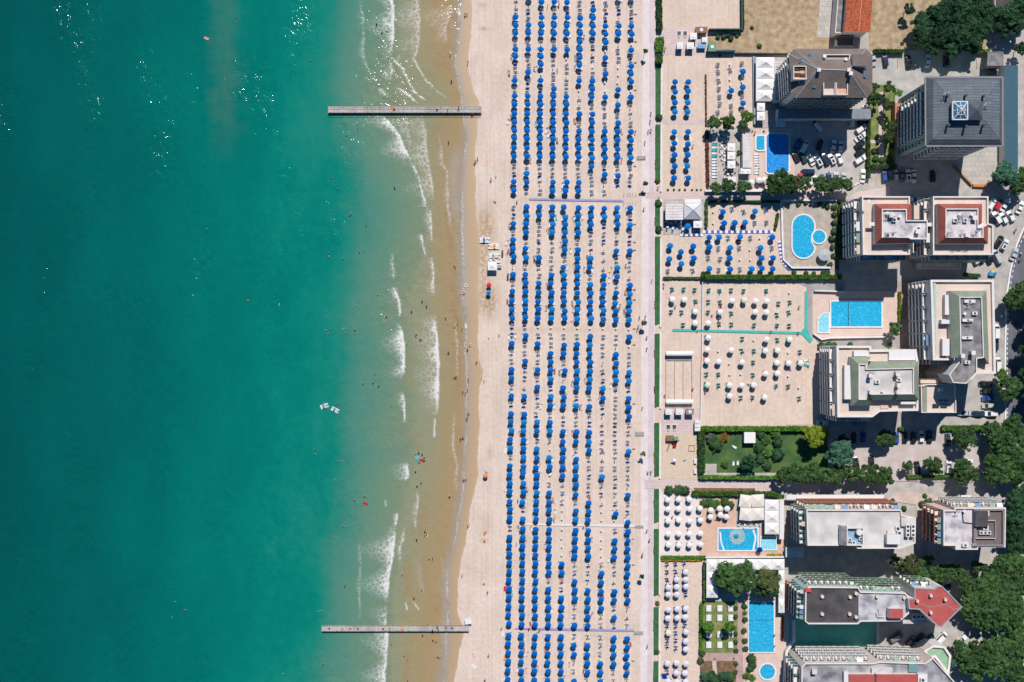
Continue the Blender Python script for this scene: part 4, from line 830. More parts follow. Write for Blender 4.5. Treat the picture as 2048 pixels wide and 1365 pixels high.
# ---------------------------------------------------------------- pools
def pool_water(name, col, deep):
    m = mat(name, C(*col), .08, 0, 1); n, l = nodes(m); b = n["Principled BSDF"]; b.inputs["IOR"].default_value = 1.33
    g = n.new("ShaderNodeNewGeometry"); nz = n.new("ShaderNodeTexNoise"); nz.inputs["Scale"].default_value = .9; nz.inputs["Detail"].default_value = 3
    l.new(g.outputs["Position"], nz.inputs["Vector"]); ad = n.new("ShaderNodeMixRGB"); ad.inputs[0].default_value = .35
    l.new(g.outputs["Position"], ad.inputs[1]); l.new(nz.outputs["Color"], ad.inputs[2])
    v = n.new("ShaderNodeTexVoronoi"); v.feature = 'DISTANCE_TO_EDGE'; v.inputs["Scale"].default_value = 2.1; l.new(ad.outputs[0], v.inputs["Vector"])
    rp = n.new("ShaderNodeValToRGB"); e = rp.color_ramp.elements; e[0].position = .0; e[1].position = .16  # caustic light painted into the colour: pale cell edges, darker cell middles
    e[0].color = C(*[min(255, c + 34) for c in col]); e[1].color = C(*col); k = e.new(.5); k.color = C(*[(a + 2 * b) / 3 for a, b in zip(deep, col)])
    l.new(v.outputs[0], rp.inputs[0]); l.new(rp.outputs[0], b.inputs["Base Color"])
    bp = n.new("ShaderNodeBump"); bp.inputs["Distance"].default_value = .12; l.new(nz.outputs["Fac"], bp.inputs["Height"]); l.new(bp.outputs[0], b.inputs["Normal"])
    return m
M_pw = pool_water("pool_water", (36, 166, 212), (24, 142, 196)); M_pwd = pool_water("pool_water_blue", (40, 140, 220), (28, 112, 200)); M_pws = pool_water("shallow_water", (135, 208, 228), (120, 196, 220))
M_cop = mat("pool_coping", C(240, 236, 236), .6, .04, 1)
def circ(x, y, r, n=24): return [(x + r * math.cos(2 * math.pi * i / n), y + r * math.sin(2 * math.pi * i / n)) for i in range(n)]
def pool(pts, label, m=M_pw, cop=.45, z=None):
    LAYER[0] += 1; z0 = .004 * LAYER[0]; pw = [Vector(p[:2]) for p in PX(pts)]; r = root_at("swimming_pool", pw, label, "pool")
    mb = MB(); parapet(mb, pw, z0, z0 + .16, cop); part(mb, "coping", M_cop, r)
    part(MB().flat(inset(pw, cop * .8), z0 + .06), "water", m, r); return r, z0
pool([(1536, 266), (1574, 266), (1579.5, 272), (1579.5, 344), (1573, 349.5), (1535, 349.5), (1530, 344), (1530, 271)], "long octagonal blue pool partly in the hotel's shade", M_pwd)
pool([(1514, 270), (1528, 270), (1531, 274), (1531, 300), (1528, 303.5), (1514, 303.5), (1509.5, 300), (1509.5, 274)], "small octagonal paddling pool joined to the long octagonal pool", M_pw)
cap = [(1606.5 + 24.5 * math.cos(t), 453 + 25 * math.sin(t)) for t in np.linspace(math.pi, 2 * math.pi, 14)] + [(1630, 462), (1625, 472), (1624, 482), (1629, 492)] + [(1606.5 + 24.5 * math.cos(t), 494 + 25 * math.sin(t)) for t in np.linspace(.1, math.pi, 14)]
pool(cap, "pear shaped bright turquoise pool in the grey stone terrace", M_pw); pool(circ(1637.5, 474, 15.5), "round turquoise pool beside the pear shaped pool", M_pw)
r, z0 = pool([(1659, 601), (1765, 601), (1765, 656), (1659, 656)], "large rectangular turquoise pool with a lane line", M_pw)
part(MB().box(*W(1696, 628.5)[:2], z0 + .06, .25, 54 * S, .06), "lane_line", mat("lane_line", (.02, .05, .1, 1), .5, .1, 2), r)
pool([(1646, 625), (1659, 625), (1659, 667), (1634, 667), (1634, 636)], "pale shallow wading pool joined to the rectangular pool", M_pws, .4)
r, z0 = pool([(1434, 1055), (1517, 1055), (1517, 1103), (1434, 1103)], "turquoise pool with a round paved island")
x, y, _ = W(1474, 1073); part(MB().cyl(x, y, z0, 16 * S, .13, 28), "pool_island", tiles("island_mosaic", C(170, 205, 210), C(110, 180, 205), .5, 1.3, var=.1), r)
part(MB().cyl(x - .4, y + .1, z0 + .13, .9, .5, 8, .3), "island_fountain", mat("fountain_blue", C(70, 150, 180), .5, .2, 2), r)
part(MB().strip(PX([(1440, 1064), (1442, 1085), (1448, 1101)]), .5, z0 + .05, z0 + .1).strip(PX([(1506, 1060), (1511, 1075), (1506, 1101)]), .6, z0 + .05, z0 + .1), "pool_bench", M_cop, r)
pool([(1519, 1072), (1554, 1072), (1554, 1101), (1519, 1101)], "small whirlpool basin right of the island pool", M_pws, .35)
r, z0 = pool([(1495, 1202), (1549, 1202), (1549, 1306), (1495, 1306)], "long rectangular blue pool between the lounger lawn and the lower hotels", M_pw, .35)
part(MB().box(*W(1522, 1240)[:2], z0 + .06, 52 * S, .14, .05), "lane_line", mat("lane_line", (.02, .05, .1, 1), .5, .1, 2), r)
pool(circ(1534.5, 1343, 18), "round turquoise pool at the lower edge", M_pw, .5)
# ---------------------------------------------------------------- walls and fences
def wall(pts, w, h, label, m=M_kerb, name="low_wall", cat="wall", group=None):
    LAYER[0] += 1
    return tag(MB().strip(PX(pts), w, 0.0, h + .001 * LAYER[0]).obj(name, m), label, cat, group)
segs = [((1323, 112), (1322.5, 239)), ((1322.5, 248), (1321.5, 384)), ((1321.5, 400), (1321.5, 466)), ((1321.5, 478), (1320.8, 655)), ((1320.8, 666), (1320, 818)), ((1320, 846), (1319.5, 958)), ((1319.5, 977), (1318.8, 1190)), ((1318.8, 1216), (1318, 1400))]
bes = ["the upper blue parasols of the sand plot", "the ten blue parasols right of the cross path", "the white beach bar", "the plot with blue and white parasols", "the bocce court", "the playground", "the very pale paving with white parasols", "the lowest white parasols"]
for (a, b), t in zip(segs, bes): wall([a, b], .55, .5, "low white seafront wall beside " + t, group="seafront walls")
wall([(1404.5, 562), (1404, 660)], .25, .9, "thin white divider wall above the turquoise walkway"); wall([(1404, 667), (1400, 852)], .25, .9, "thin white divider wall below the turquoise walkway")
wall([(1562, 402), (1564, 480), (1566, 520), (1583, 536), (1660, 536)], .6, .9, "white retaining wall round the pear pool's stone terrace")
wall([(1563, 401.5), (1672, 401.5)], .5, 1.0, "white wall along the lane above the pear shaped pool")
wall([(1409, 383.5), (1522, 383.5)], .5, 1.5, "white wall along the lane below the pool bar garden"); wall([(1500, 382), (1526, 381), (1545, 379), (1590, 379)], .4, 1.2, "white curved wall below the octagonal pool")
wall([(1626, 668), (1642, 679), (1660, 676), (1770, 674)], .5, 1.1, "white wall round the lower side of the rectangular pool's deck"); wall([(1627, 582), (1688, 584)], .4, 1.2, "white wall above the rectangular pool's deck")
wall([(1779, 672), (1802, 650)], .4, 1.0, "short white slanted wall by the shrub of the rectangular pool")
wall([(1410, 1114), (1568, 1113)], .5, 1.4, "white wall below the terracotta terrace"); wall([(1573, 1160), (1572, 1215)], .7, 1.6, "brick red wall beside the long pool's marquee", M_railr)
wall([(1585, 1238), (1585, 1280), (1570, 1300), (1566, 1400)], .8, 2.2, "white angled wall along the green court floor", M_wallw)
wall([(1707, 372), (1735, 358)], .35, .5, "white barrier kerb at the car park exit")
wall([(1944, 372), (1968, 373), (1971, 371)], .8, .9, "orange kerb at the tip of the parking deck", mat("orange_kerb", C(222, 132, 44), .8, .1, 2)); wall([(1905, 333), (1942, 371)], .4, .9, "dark brick edge along the parking ramp", mat("ramp_edge", C(160, 110, 70), .8, .1, 2))
wall([(2003, 296), (1999, 340), (1984, 366), (1972, 374)], .4, .8, "curved edge wall of the parking deck", M_bit)
wall([(1481, -60), (1482, 62)], .4, 2.2, "dark green screen fence beside the upper sand plot", mat("screen_green", C(48, 84, 70), .8, .15, 2), "screen_fence", "fence"); wall([(1482, 62), (1416, 62)], .4, 2.2, "dark green screen fence below the upper sand plot", mat("screen_green", C(48, 84, 70), .8, .15, 2), "screen_fence", "fence")
wall([(1412, 105), (1468, 105)], .5, 2.2, "dark teal screen fence above the sand plot with white loungers", mat("screen_teal", C(50, 90, 100), .8, .15, 2), "screen_fence", "fence"); wall([(1468, 108), (1575, 109)], .25, 1.2, "thin dark fence above the white marquee", M_dark, "wire_fence", "fence")
wall([(1507, 115), (1509, 250)], .9, 1.0, "blue grey fence along the marquee's seaward side", mat("fence_blue", C(150, 172, 190), .7, .1, 2), "panel_fence", "fence")
wall([(1753, 1238), (1752, 1300)], .2, 2.0, "thin pale fence at the right end of the green court", M_rail, "wire_fence", "fence")
# ---------------------------------------------------------------- marquees, awnings, huts
M_canvas = mat("white_canvas", C(246, 242, 240), .8, .02, .6); M_cream = mat("cream_canvas", C(238, 228, 218), .8, .03, .6)
def marquee(x0, y0, x1, y1, nx, ny, h, label, rise=.9, m=M_canvas, name="marquee", cat="marquee"):
    pw = rect(x0, y0, x1, y1, h); r = root_at(name, pw, label, cat); A = Vector(pw[3][:2]); B = Vector(pw[1][:2]); dx, dy = (B.x - A.x) / nx, (B.y - A.y) / ny
    cv, po = MB(), MB()
    for i in range(nx):
        for j in range(ny):
            a = (A.x + dx * i, A.y + dy * j); c = [(a[0], a[1], h), (a[0] + dx, a[1], h), (a[0] + dx, a[1] + dy, h), (a[0], a[1] + dy, h)]
            q = [tuple(c[k][w] * .5 + (a[0] + dx / 2, a[1] + dy / 2, h + rise)[w] * .5 - (.12 if w == 2 else 0) for w in range(3)) for k in range(4)]; ap = (a[0] + dx / 2, a[1] + dy / 2, h + rise)
            for k in range(4): cv.add([c[k], c[(k + 1) % 4], q[(k + 1) % 4], q[k]], [(0, 1, 2, 3)]); cv.add([q[k], q[(k + 1) % 4], ap], [(0, 1, 2)])
    for k in range(4):
        u, v = Vector(pw[k][:2]), Vector(pw[(k + 1) % 4][:2]); cv.add([(u.x, u.y, h - .35), (v.x, v.y, h - .35), (v.x, v.y, h), (u.x, u.y, h)], [(0, 1, 2, 3)])
    for i in range(nx + 1):
        for j in range(ny + 1): po.tube((A.x + dx * i * .999, A.y + dy * j, 0), (A.x + dx * i * .999, A.y + dy * j, h), .06)
    part(cv, "canvas_roof", m, r); part(po, "posts", M_metal, r).name = "post_frame"; return r
marquee(1512, 115, 1549, 203, 1, 4, 3.4, "long white marquee with four peaks beside the brown roofed hotel", 1.3)
marquee(1514, 206, 1530, 222, 1, 1, 2.8, "square white awning tent just below the four peaked marquee", .5, name="awning_tent", cat="awning"); marquee(1514, 224, 1530, 241, 1, 1, 2.8, "square white awning tent, second below the four peaked marquee", .5, name="awning_tent", cat="awning")
low_block("side_roof", [(1549.5, 125), (1574, 125), (1560, 203), (1549.5, 203)], 3.8, "flat white roof strip between marquee and brown roofed hotel", M_wallw, M_flatw, "roof", .15)
marquee(1413, 1119, 1435.5, 1196, 1, 3, 3.3, "white marquee standing upright left of the big trees", 1.0); marquee(1436, 1119, 1569, 1140, 5, 1, 3.3, "long white marquee above the big trees", 1.0); marquee(1557, 1141, 1569, 1226, 1, 3, 3.2, "narrow white marquee beside the long pool", .8)
marquee(1529.5, 1000, 1558, 1069, 1, 3, 3.4, "white marquee right of the four square parasols", 1.0); low_block("covered_walk", [(1559, 1000), (1568, 1000), (1568, 1079), (1559, 1079)], 3.2, "white covered walk between the marquee and the long hotel", M_wallw, M_ac, "roof", 0)
marquee(1571, 1095, 1608, 1115, 2, 1, 3.0, "two bay blue grey canopy in the shade of the long hotel", .5, mat("grey_canvas", C(196, 210, 220), .8, .04, 1), "canopy", "canopy")
for x0, y0, x1, y1, t in ((1455, 287, 1470.5, 302, "topmost"), (1455, 304, 1470.5, 319, "middle"), (1455, 322, 1471, 337, "lowest")): marquee(x0, y0, x1, y1, 1, 1, 2.7, "white square awning of the pool bar garden, %s of three" % t, .35, name="awning_tent", cat="awning")
low_block("garden_roof", [(1448, 354), (1472, 354), (1472, 367), (1448, 367)], 2.8, "flat white roof at the lower end of the pool bar garden", M_wallw, M_ac, "roof", 0)
low_block("bar_roof", [(1485, 266), (1503.5, 266), (1503.5, 336), (1485.5, 336)], 3.0, "long narrow white roof beside the octagonal pools", M_wallw, tiles("white_slats", C(240, 230, 228), C(220, 206, 204), 1.0, 8, var=.02), "roof", 0)
marquee(1481, 336.5, 1501, 348, 2, 1, 2.6, "two small white awnings at the lower end of the narrow white roof", .3, name="awning_tent", cat="awning")
# beach bar
r = root_at("beach_bar", rect(1331, 407, 1404, 440), "white beach bar with slatted flat roof and a four sided hip roof", "bar")
part(MB().prism(rect(1331, 407, 1366.5, 440, 3.4), 3.1, 3.4, 0, 1).prism(rect(1333, 409, 1365, 438, 3), 0, 3.09, 0, 0), "flat_roof", [M_wallw, tiles("bar_slats", C(244, 236, 234), C(196, 186, 186), .9, 9, var=.02, mortar=.12)], r)
mb = MB(); P_ = [(1367, 407, 3.3), (1404, 407, 3.3), (1403, 439, 3.3), (1368, 439, 3.3)]; ap = (1387, 421, 5.2)
for k in range(4): poly(mb, [P_[k], P_[(k + 1) % 4], ap])
mb.prism([W(*p)[:2] for p in P_], 3.0, 3.29)
for p in P_: mb.tube(W(*p), W(*ap), .08, 4, 1)
part(mb, "hip_roof", [mat("pale_tin", C(222, 222, 226), .7, .05, .7), M_metal], r); part(MB().prism(rect(1370, 410, 1401, 436, 3), 0, 2.99), "bar_walls", M_wallw, r)
part(MB().prism(rect(1370, 410, 1401, 436, 3), 0, 2.99), "bar_walls", M_wallw, r)
mb = MB(); ax = W(*ap)
for p in P_: mb.tube(W(*p), ax, .08, 4)
part(mb, "roof_seam", M_metal, r); part(MB().prism(rect(1369, 398.5, 1402, 406, 3.2), 2.9, 3.15), "side_awning", M_canvas, r)
marquee(1387, 441, 1404, 456, 1, 1, 2.6, "white square parasol tent below the beach bar's hip roof", .4, name="awning_tent", cat="awning")
r = low_block("gazebo", [(1488.5, 865), (1511, 865), (1511, 886.5), (1488.5, 886.5)], 2.7, "white square gazebo roof on the park lawn", M_ac, M_canvas, "gazebo", 0)
def hut(x0, y0, x1, y1, h, label, roofm, wallm=M_wallw, name="bathing_hut", cat="hut"):
    pw = rect(x0, y0, x1, y1, h); r = root_at(name, pw, label, cat); part(MB().prism(inset(pw, .12), 0, h - .15), "wall", wallm, r)
    part(MB().prism(pw, h - .15, h, 0, 0), "roof", roofm, r); c = center(pw); part(MB().box(c[0], c[1], h, 1.0, 1.0, .12), "roof_hatch", M_ac, r)
    s_ = sorted([tuple(p[:2]) for p in inset(pw, .12)], key=lambda p: p[1])[:2]; part(MB().box((s_[0][0] + s_[1][0]) / 2, s_[0][1] - .03, 0, .9, .06, 2.0), "door", M_glassb, r); return r
hut(1354, 85, 1366, 98, 2.5, "small white bathing hut left of its twin on the pink paving", M_ac); hut(1373.5, 85, 1388, 98, 2.5, "small white bathing hut right of its twin on the pink paving", M_ac)
hut(1380, 66, 1394, 79, 2.4, "white square hut with a raised frame roof above the bathing huts", M_ac); hut(1404, 75, 1414, 85, 2.2, "small white cabin beside the blue tarpaulin", M_ac)
hut(1391, 54, 1415, 66, 2.2, "dark brown timber shed above the white cabin", M_wood, M_wood, "shed", "shed"); hut(1417, 85, 1432, 103, 2.3, "green roofed shed on the dry grass", mat("green_sheet", C(96, 150, 118), .7, .08, 1), M_railn, "shed", "shed")
tag(MB().prism(rect(1395, 86, 1412, 97, 1.6), 1.5, 1.6).box(*W(1398, 92)[:2], 0, .1, .1, 1.5).box(*W(1409, 92)[:2], 0, .1, .1, 1.5).obj("tarpaulin", mat("blue_tarp", C(120, 172, 214), .7, .12, 1)), "blue tarpaulin roof stretched beside the huts", "tarpaulin")
hut(1331, 818, 1343.5, 830, 2.6, "white bathing hut, leftmost of the three below the bocce court", M_ac); hut(1351.5, 817, 1366, 830, 2.6, "white bathing hut, middle of the three below the bocce court", M_ac); hut(1372.5, 818, 1388, 830, 2.6, "grey roofed bathing hut, rightmost of the three below the bocce court", M_bit)
for k in range(3): hut(1389.5, 841 + 7.6 * k, 1400, 847.8 + 7.6 * k, 2.2, "tall white locker cabin, %s of three by the hut court" % ("topmost", "middle", "lowest")[k], M_ac, M_ac, "locker_cabin", "cabin")
for (x, y), t in zip(((1358, 67), (1370, 67), (1336.5, 854), (1348.5, 854)), ("left foot shower tray above the upper bathing huts", "right foot shower tray above the upper bathing huts", "left foot shower tray below the lower bathing huts", "right foot shower tray below the lower bathing huts")):
    c = W(x, y); r = tag(empty("foot_shower", c), t, "shower"); part(MB().box(c[0], c[1], 0, 1.6, 1.6, .2, mi=0, top=0).box(c[0], c[1], .2, 1.25, 1.25, .02, mi=1), "tray", [M_ac, M_dark], r)
    mb = MB(); mb.tube((c[0], c[1], .2), (c[0], c[1], 2.3), .07); mb.tube((c[0], c[1], 2.25), (c[0] + .4, c[1], 2.2), .05); mb.cyl(c[0] + .4, c[1], 2.1, .12, .1, 8); part(mb, "shower_post", M_metal, r)
# bocce court
r = root_at("bocce_court", rect(1331, 703, 1388, 812), "fenced sand bocce court with white end awnings", "court")
for y0, t in ((703, 0), (799.5, 1)):
    mb = MB(); P_ = rect(1332.5, y0, 1386.5, y0 + 9.5, 1.9); x0, y0_ = P_[3][:2]; x1, y1_ = P_[1][:2]; L = x1 - x0; n = 6
    for k in range(n):
        a0, a1 = math.pi * k / n, math.pi * (k + 1) / n; ym, hh = (y0_ + y1_) / 2, (y1_ - y0_) / 2
        mb.add([(x0, ym - hh * math.cos(a0), 1.6 + .5 * math.sin(a0)), (x1, ym - hh * math.cos(a0), 1.6 + .5 * math.sin(a0)), (x1, ym - hh * math.cos(a1), 1.6 + .5 * math.sin(a1)), (x0, ym - hh * math.cos(a1), 1.6 + .5 * math.sin(a1))], [(0, 1, 2, 3)])
    part(mb, "end_awning", M_canvas, r)
    mb = MB()
    for q in (x0 + .1, (x0 + x1) / 2, x1 - .1): mb.tube((q, ym, 0), (q, ym, 1.7), .05)
    part(mb, "awning_frame", M_metal, r)
for x in (1331.5, 1349, 1366, 1383.5): part(MB().prism(rect(x - .4, 704, x + .4, 812), 0, .2), "lane_board", M_wood, r)
part(MB().prism(rect(1333, 712, 1383, 722), .23, .26), "court_mat", mat("court_mat", C(150, 148, 146), .9, .1, 2), r); part(MB().prism(rect(1331, 809, 1383, 816), .23, .26), "court_mat", mat("court_mat2", C(196, 176, 158), .9, .1, 2), r)
# playground
c = W(1346, 882); r = tag(empty("play_slide", c), "wooden playground tower with a red slide and dark net wings", "slide")
part(MB().box(c[0] - 1.2, c[1] + 1.0, 1.5, 2.4, 1.8, .12).box(c[0] - 2.2, c[1] + 1.0, 0, .15, 1.8, 1.5).box(c[0] - .2, c[1] + 1.8, 0, .15, .15, 1.5).box(c[0] - .2, c[1] + .3, 0, .15, .15, 1.5), "platform", M_wood, r)
part(MB().box(c[0] + .6, c[1] + 1.0, 2.6, 1.5, 1.5, .12, taper=.7).box(c[0] + .1, c[1] + .5, 0, .1, .1, 2.6).box(c[0] + 1.1, c[1] + 1.5, 0, .1, .1, 2.6), "play_roof", M_railn, r)
mb = MB(); a, b = (c[0] + .7, c[1] + .2), (c[0] + .3, c[1] - 2.4); mb.add([(a[0] - .4, a[1], 1.5), (a[0] + .4, a[1], 1.5), (b[0] + .4, b[1], .3), (b[0] - .4, b[1], .3)], [(0, 3, 2, 1)])
for q in (-.45, .45): mb.tube((a[0] + q, a[1], 1.65), (b[0] + q, b[1], .45), .1)
part(mb, "slide_chute", mat("red_plastic", C(206, 36, 48), .4, .06, 2), r)
mb = MB(); mb.add([(c[0] - 1.4, c[1] + .5, 1.3), (c[0] + .2, c[1] - .2, 1.3), (c[0] - .1, c[1] - 1.6, .1)], [(0, 1, 2)]); mb.add([(c[0] + 1.0, c[1], 1.3), (c[0] + 2.2, c[1] + .4, 1.3), (c[0] + .9, c[1] - .9, .2)], [(0, 1, 2)]); part(mb, "climbing_net", M_dark, r)
c = W(1347.5, 922); r = tag(empty("play_tent", c), "white pyramid play tent on the playground sand", "tent"); mb = MB(); cs = [(c[0] + 1.0 * math.cos(t), c[1] + 1.0 * math.sin(t), .9) for t in (.5, 2.07, 3.64, 5.21)]
for k in range(4): mb.add([cs[k], cs[(k + 1) % 4], (c[0], c[1], 1.9)], [(0, 1, 2)])
part(mb, "tent_roof", M_canvas, r); mb = MB()
for q in cs: mb.tube((q[0], q[1], 0), q, .05)
part(mb, "tent_frame", M_metal, r)
c = W(1383, 897); mb = MB()
for a, b in ((-1, 0), (1, 0)): mb.box(c[0] + a * .95, c[1], 0, .14, 2.0, .25)
for b in (-1, 1): mb.box(c[0], c[1] + b * .95, 0, 1.76, .14, .25)
tag(mb.obj("sandbox", M_wood), "square wooden sandbox frame on the playground", "sandbox")
c = W(1369, 920); tag(MB().box(c[0], c[1], .25, .8, .35, .3, .4).box(c[0], c[1], 0, .12, .12, .25).box(c[0] + .3, c[1] + .12, .55, .2, .25, .25).obj("spring_rider", mat("sky_plastic", C(140, 190, 214), .5, .06, 2)), "pale blue spring rider on the playground sand", "spring rider")
for y in (922, 942):
    c = W(1390, y); r = tag(empty("notice_board", c), "white notice board by the playground's inland edge, %s one" % ("upper" if y < 930 else "lower"), "notice board"); part(MB().box(c[0], c[1], .9, .9, 1.7, .08), "board", M_ac, r); part(MB().tube((c[0], c[1] - .6, 0), (c[0], c[1] - .6, .9), .05).tube((c[0], c[1] + .6, 0), (c[0], c[1] + .6, .9), .05), "board_legs", M_metal, r)
# four big square parasols
for i, (x, y) in enumerate(((1491.5, 1003), (1516, 1002), (1492, 1029), (1516, 1028.5))):
    z = 2.7; c = W(x, y, z); r = tag(empty("market_parasol", (c[0], c[1], 0), R((-8, 4, -6, 3)[i])), "big square cream parasol, %s of the four beside the marquee" % ("upper left", "upper right", "lower left", "lower right")[i], "parasol", "square parasols of the hotel bar")
    mb = MB(); w = 2.05; cs = [(-w, -w, z), (w, -w, z), (w, w, z), (-w, w, z)]
    for k in range(4):
        m_ = tuple((cs[k][q] + cs[(k + 1) % 4][q]) / 2 for q in range(3)); mb.add([cs[k], m_, (0, 0, z + .55)], [(0, 1, 2)]); mb.add([m_, cs[(k + 1) % 4], (0, 0, z + .55)], [(0, 1, 2)]); mb.add([(cs[k][0], cs[k][1], z - .22), (*cs[(k + 1) % 4][:2], z - .22), cs[(k + 1) % 4], cs[k]], [(0, 1, 2, 3)])
    mb.obj("canopy", M_cream, r); MB().tube((0, 0, 0), (0, 0, z + .5), .07).obj("pole", M_metal, r)
c = W(1649, 510, 2.6); r = tag(empty("terrace_parasol", (c[0], c[1], 0)), "large round grey parasol on the stone terrace", "parasol"); mb = MB(); mb.cyl(0, 0, 2.35, 2.0, .5, 16, .05); mb.obj("canopy", mat("grey_parasol", C(186, 192, 194), .8, .04, 1), r); MB().tube((0, 0, 0), (0, 0, 2.8), .06).obj("pole", M_metal, r)
# ---------------------------------------------------------------- promenade lawns, benches
rows = [(128, 238, 1311, 1322.4), (250, 358, 1310.6, 1321.8), (400, 462, 1310.2, 1321), (474, 650, 1309.8, 1320.6), (668, 815, 1309.2, 1319.8), (846, 954, 1308.4, 1319.2), (978, 1046, 1308, 1318.8), (1058, 1192, 1307.6, 1318.6), (1214, 1310, 1307.2, 1318.2), (1322, 1420, 1307, 1318)]
for y0, y1, x0, x1 in rows: sheet("lawn_strip", [(x0, y0), (x1, y0), (x1, y1 - 4), (x0, y1)], M_lawn, "green lawn strip between promenade and seafront wall, %s from the top" % ordw(rows.index((y0, y1, x0, x1)) + 1))
FL = [(1312.5, 178, 2.0, 12, "red"), (1311.8, 282, 2.5, 12, "orange"), (1311.5, 329, 3, 18, "red"), (1310.8, 443, 3, 17, "pink"), (1310.3, 610, 3, 16, "red"), (1309.8, 708, 3, 18, "orange"), (1309.6, 780, 3, 14, "red"), (1309.2, 916, 3.4, 20, "yellow"), (1308.9, 1008, 3, 18, "pink"), (1308.5, 1102, 3, 16, "red"), (1308.2, 1252, 3, 22, "red"), (1308, 1352, 3, 20, "crimson")]
FC = {"red": (222, 70, 80), "orange": (226, 130, 60), "pink": (226, 130, 170), "yellow": (240, 196, 30), "crimson": (214, 40, 70)}
near = ["the lawn strip above the cross path", "the upper part of the lawn below the cross path", "the lower part of the lawn below the cross path", "the beach bar's lawn strip", "the white parasol plot's lawn strip", "the upper bocce court lawn", "the lower bocce court lawn", "the playground's lawn strip", "the very pale paving's upper lawn", "the very pale paving's lower lawn", "the lawn beside the lounger rows", "the lawn at the lower edge"]
for (x, y, w, l, c), nr in zip(FL, near):
    mb = MB(); q = random.Random(int(y))
    for i in range(int(w * l * 1.6)):
        px, py = x + q.uniform(-w, w) / 2, y + q.uniform(-l, l) / 2; p = W(px, py, .3); s = q.uniform(.08, .17); a = q.uniform(0, 3.1)
        mb.box(p[0], p[1], .1, s, s * .8, .28 + q.uniform(0, .1), a, mi=0, taper=.5, top=q.choice((1, 1, 0)))
    tag(mb.obj("flower_bed", [mat("flower_leaf", C(60, 104, 60), .9, .2, 3), mat("petal_" + c, C(*FC[c]), .8, .12, 4)]), "small bed of %s flowers in %s" % (c, nr), "flower bed", "flower beds of the promenade lawns")
# ---------------------------------------------------------------- trees, hedges, shrubs
def leaf_mat(name, lo, hi, sc=.8):
    m = mat(name, C(*hi), .75, 0, sc, col2=C(*lo), detail=5, spec=.25); n, l = nodes(m); b = n["Principled BSDF"]
    src = b.inputs["Base Color"].links[0].from_socket; oi = n.new("ShaderNodeObjectInfo"); h = n.new("ShaderNodeHueSaturation")
    mr = n.new("ShaderNodeMapRange"); mr.inputs[3].default_value = .72; mr.inputs[4].default_value = 1.3; l.new(oi.outputs["Random"], mr.inputs[0]); l.new(mr.outputs[0], h.inputs["Value"])
    l.new(src, h.inputs["Color"]); l.new(h.outputs[0], b.inputs["Base Color"]); tr = n.new("ShaderNodeBsdfTranslucent"); l.new(h.outputs[0], tr.inputs[0]); ms = n.new("ShaderNodeMixShader"); ms.inputs[0].default_value = .38
    l.new(b.outputs[0], ms.inputs[1]); l.new(tr.outputs[0], ms.inputs[2]); l.new(ms.outputs[0], n["Material Output"].inputs[0]); return m
ML = {"dark": leaf_mat("leaf_dark", (28, 64, 46), (80, 124, 80)), "green": leaf_mat("leaf_green", (40, 80, 46), (112, 148, 84)), "bright": leaf_mat("leaf_bright", (70, 120, 46), (132, 174, 74)), "yellow": leaf_mat("leaf_yellow", (110, 140, 40), (176, 190, 66)),
      "blue": leaf_mat("leaf_blue", (50, 104, 84), (110, 156, 128)), "olive": leaf_mat("leaf_olive", (70, 90, 50), (128, 136, 84)), "orange": leaf_mat("leaf_orange", (150, 90, 40), (214, 140, 60)), "purple": leaf_mat("leaf_purple", (84, 84, 88), (136, 136, 128)),
      "yflower": leaf_mat("leaf_gold", (150, 140, 30), (226, 200, 60)), "rust": leaf_mat("leaf_rust", (110, 60, 50), (176, 110, 80))}
M_bark = mat("bark", C(120, 98, 80), .95, .2, 3, .02, 8)
def quads(P, Nn, size, q):
    """leaf quads as arrays"""
    n = len(P); t = q.normal(size=(n, 3)); t -= (t * Nn).sum(1, keepdims=True) * Nn; t /= np.linalg.norm(t, axis=1, keepdims=True) + 1e-9
    b = np.cross(Nn, t); s = size[:, None]
    return np.stack([P - t * s - b * s * .7, P + t * s - b * s * .7, P + t * s + b * s * .7, P - t * s + b * s * .7], 1).reshape(-1, 3)
def qmesh(name, V, mats, extra=None, faces_extra=()):
    me = bpy.data.meshes.new(name); nq = len(V) // 4
    me.vertices.add(len(V)); me.vertices.foreach_set("co", V.ravel().astype(np.float32)); me.loops.add(nq * 4); me.loops.foreach_set("vertex_index", np.arange(nq * 4, dtype=np.int32))
    me.polygons.add(nq); me.polygons.foreach_set("loop_start", np.arange(0, nq * 4, 4, dtype=np.int32)); me.update(calc_edges=True)
    for m in mats: me.materials.append(m)
    return me
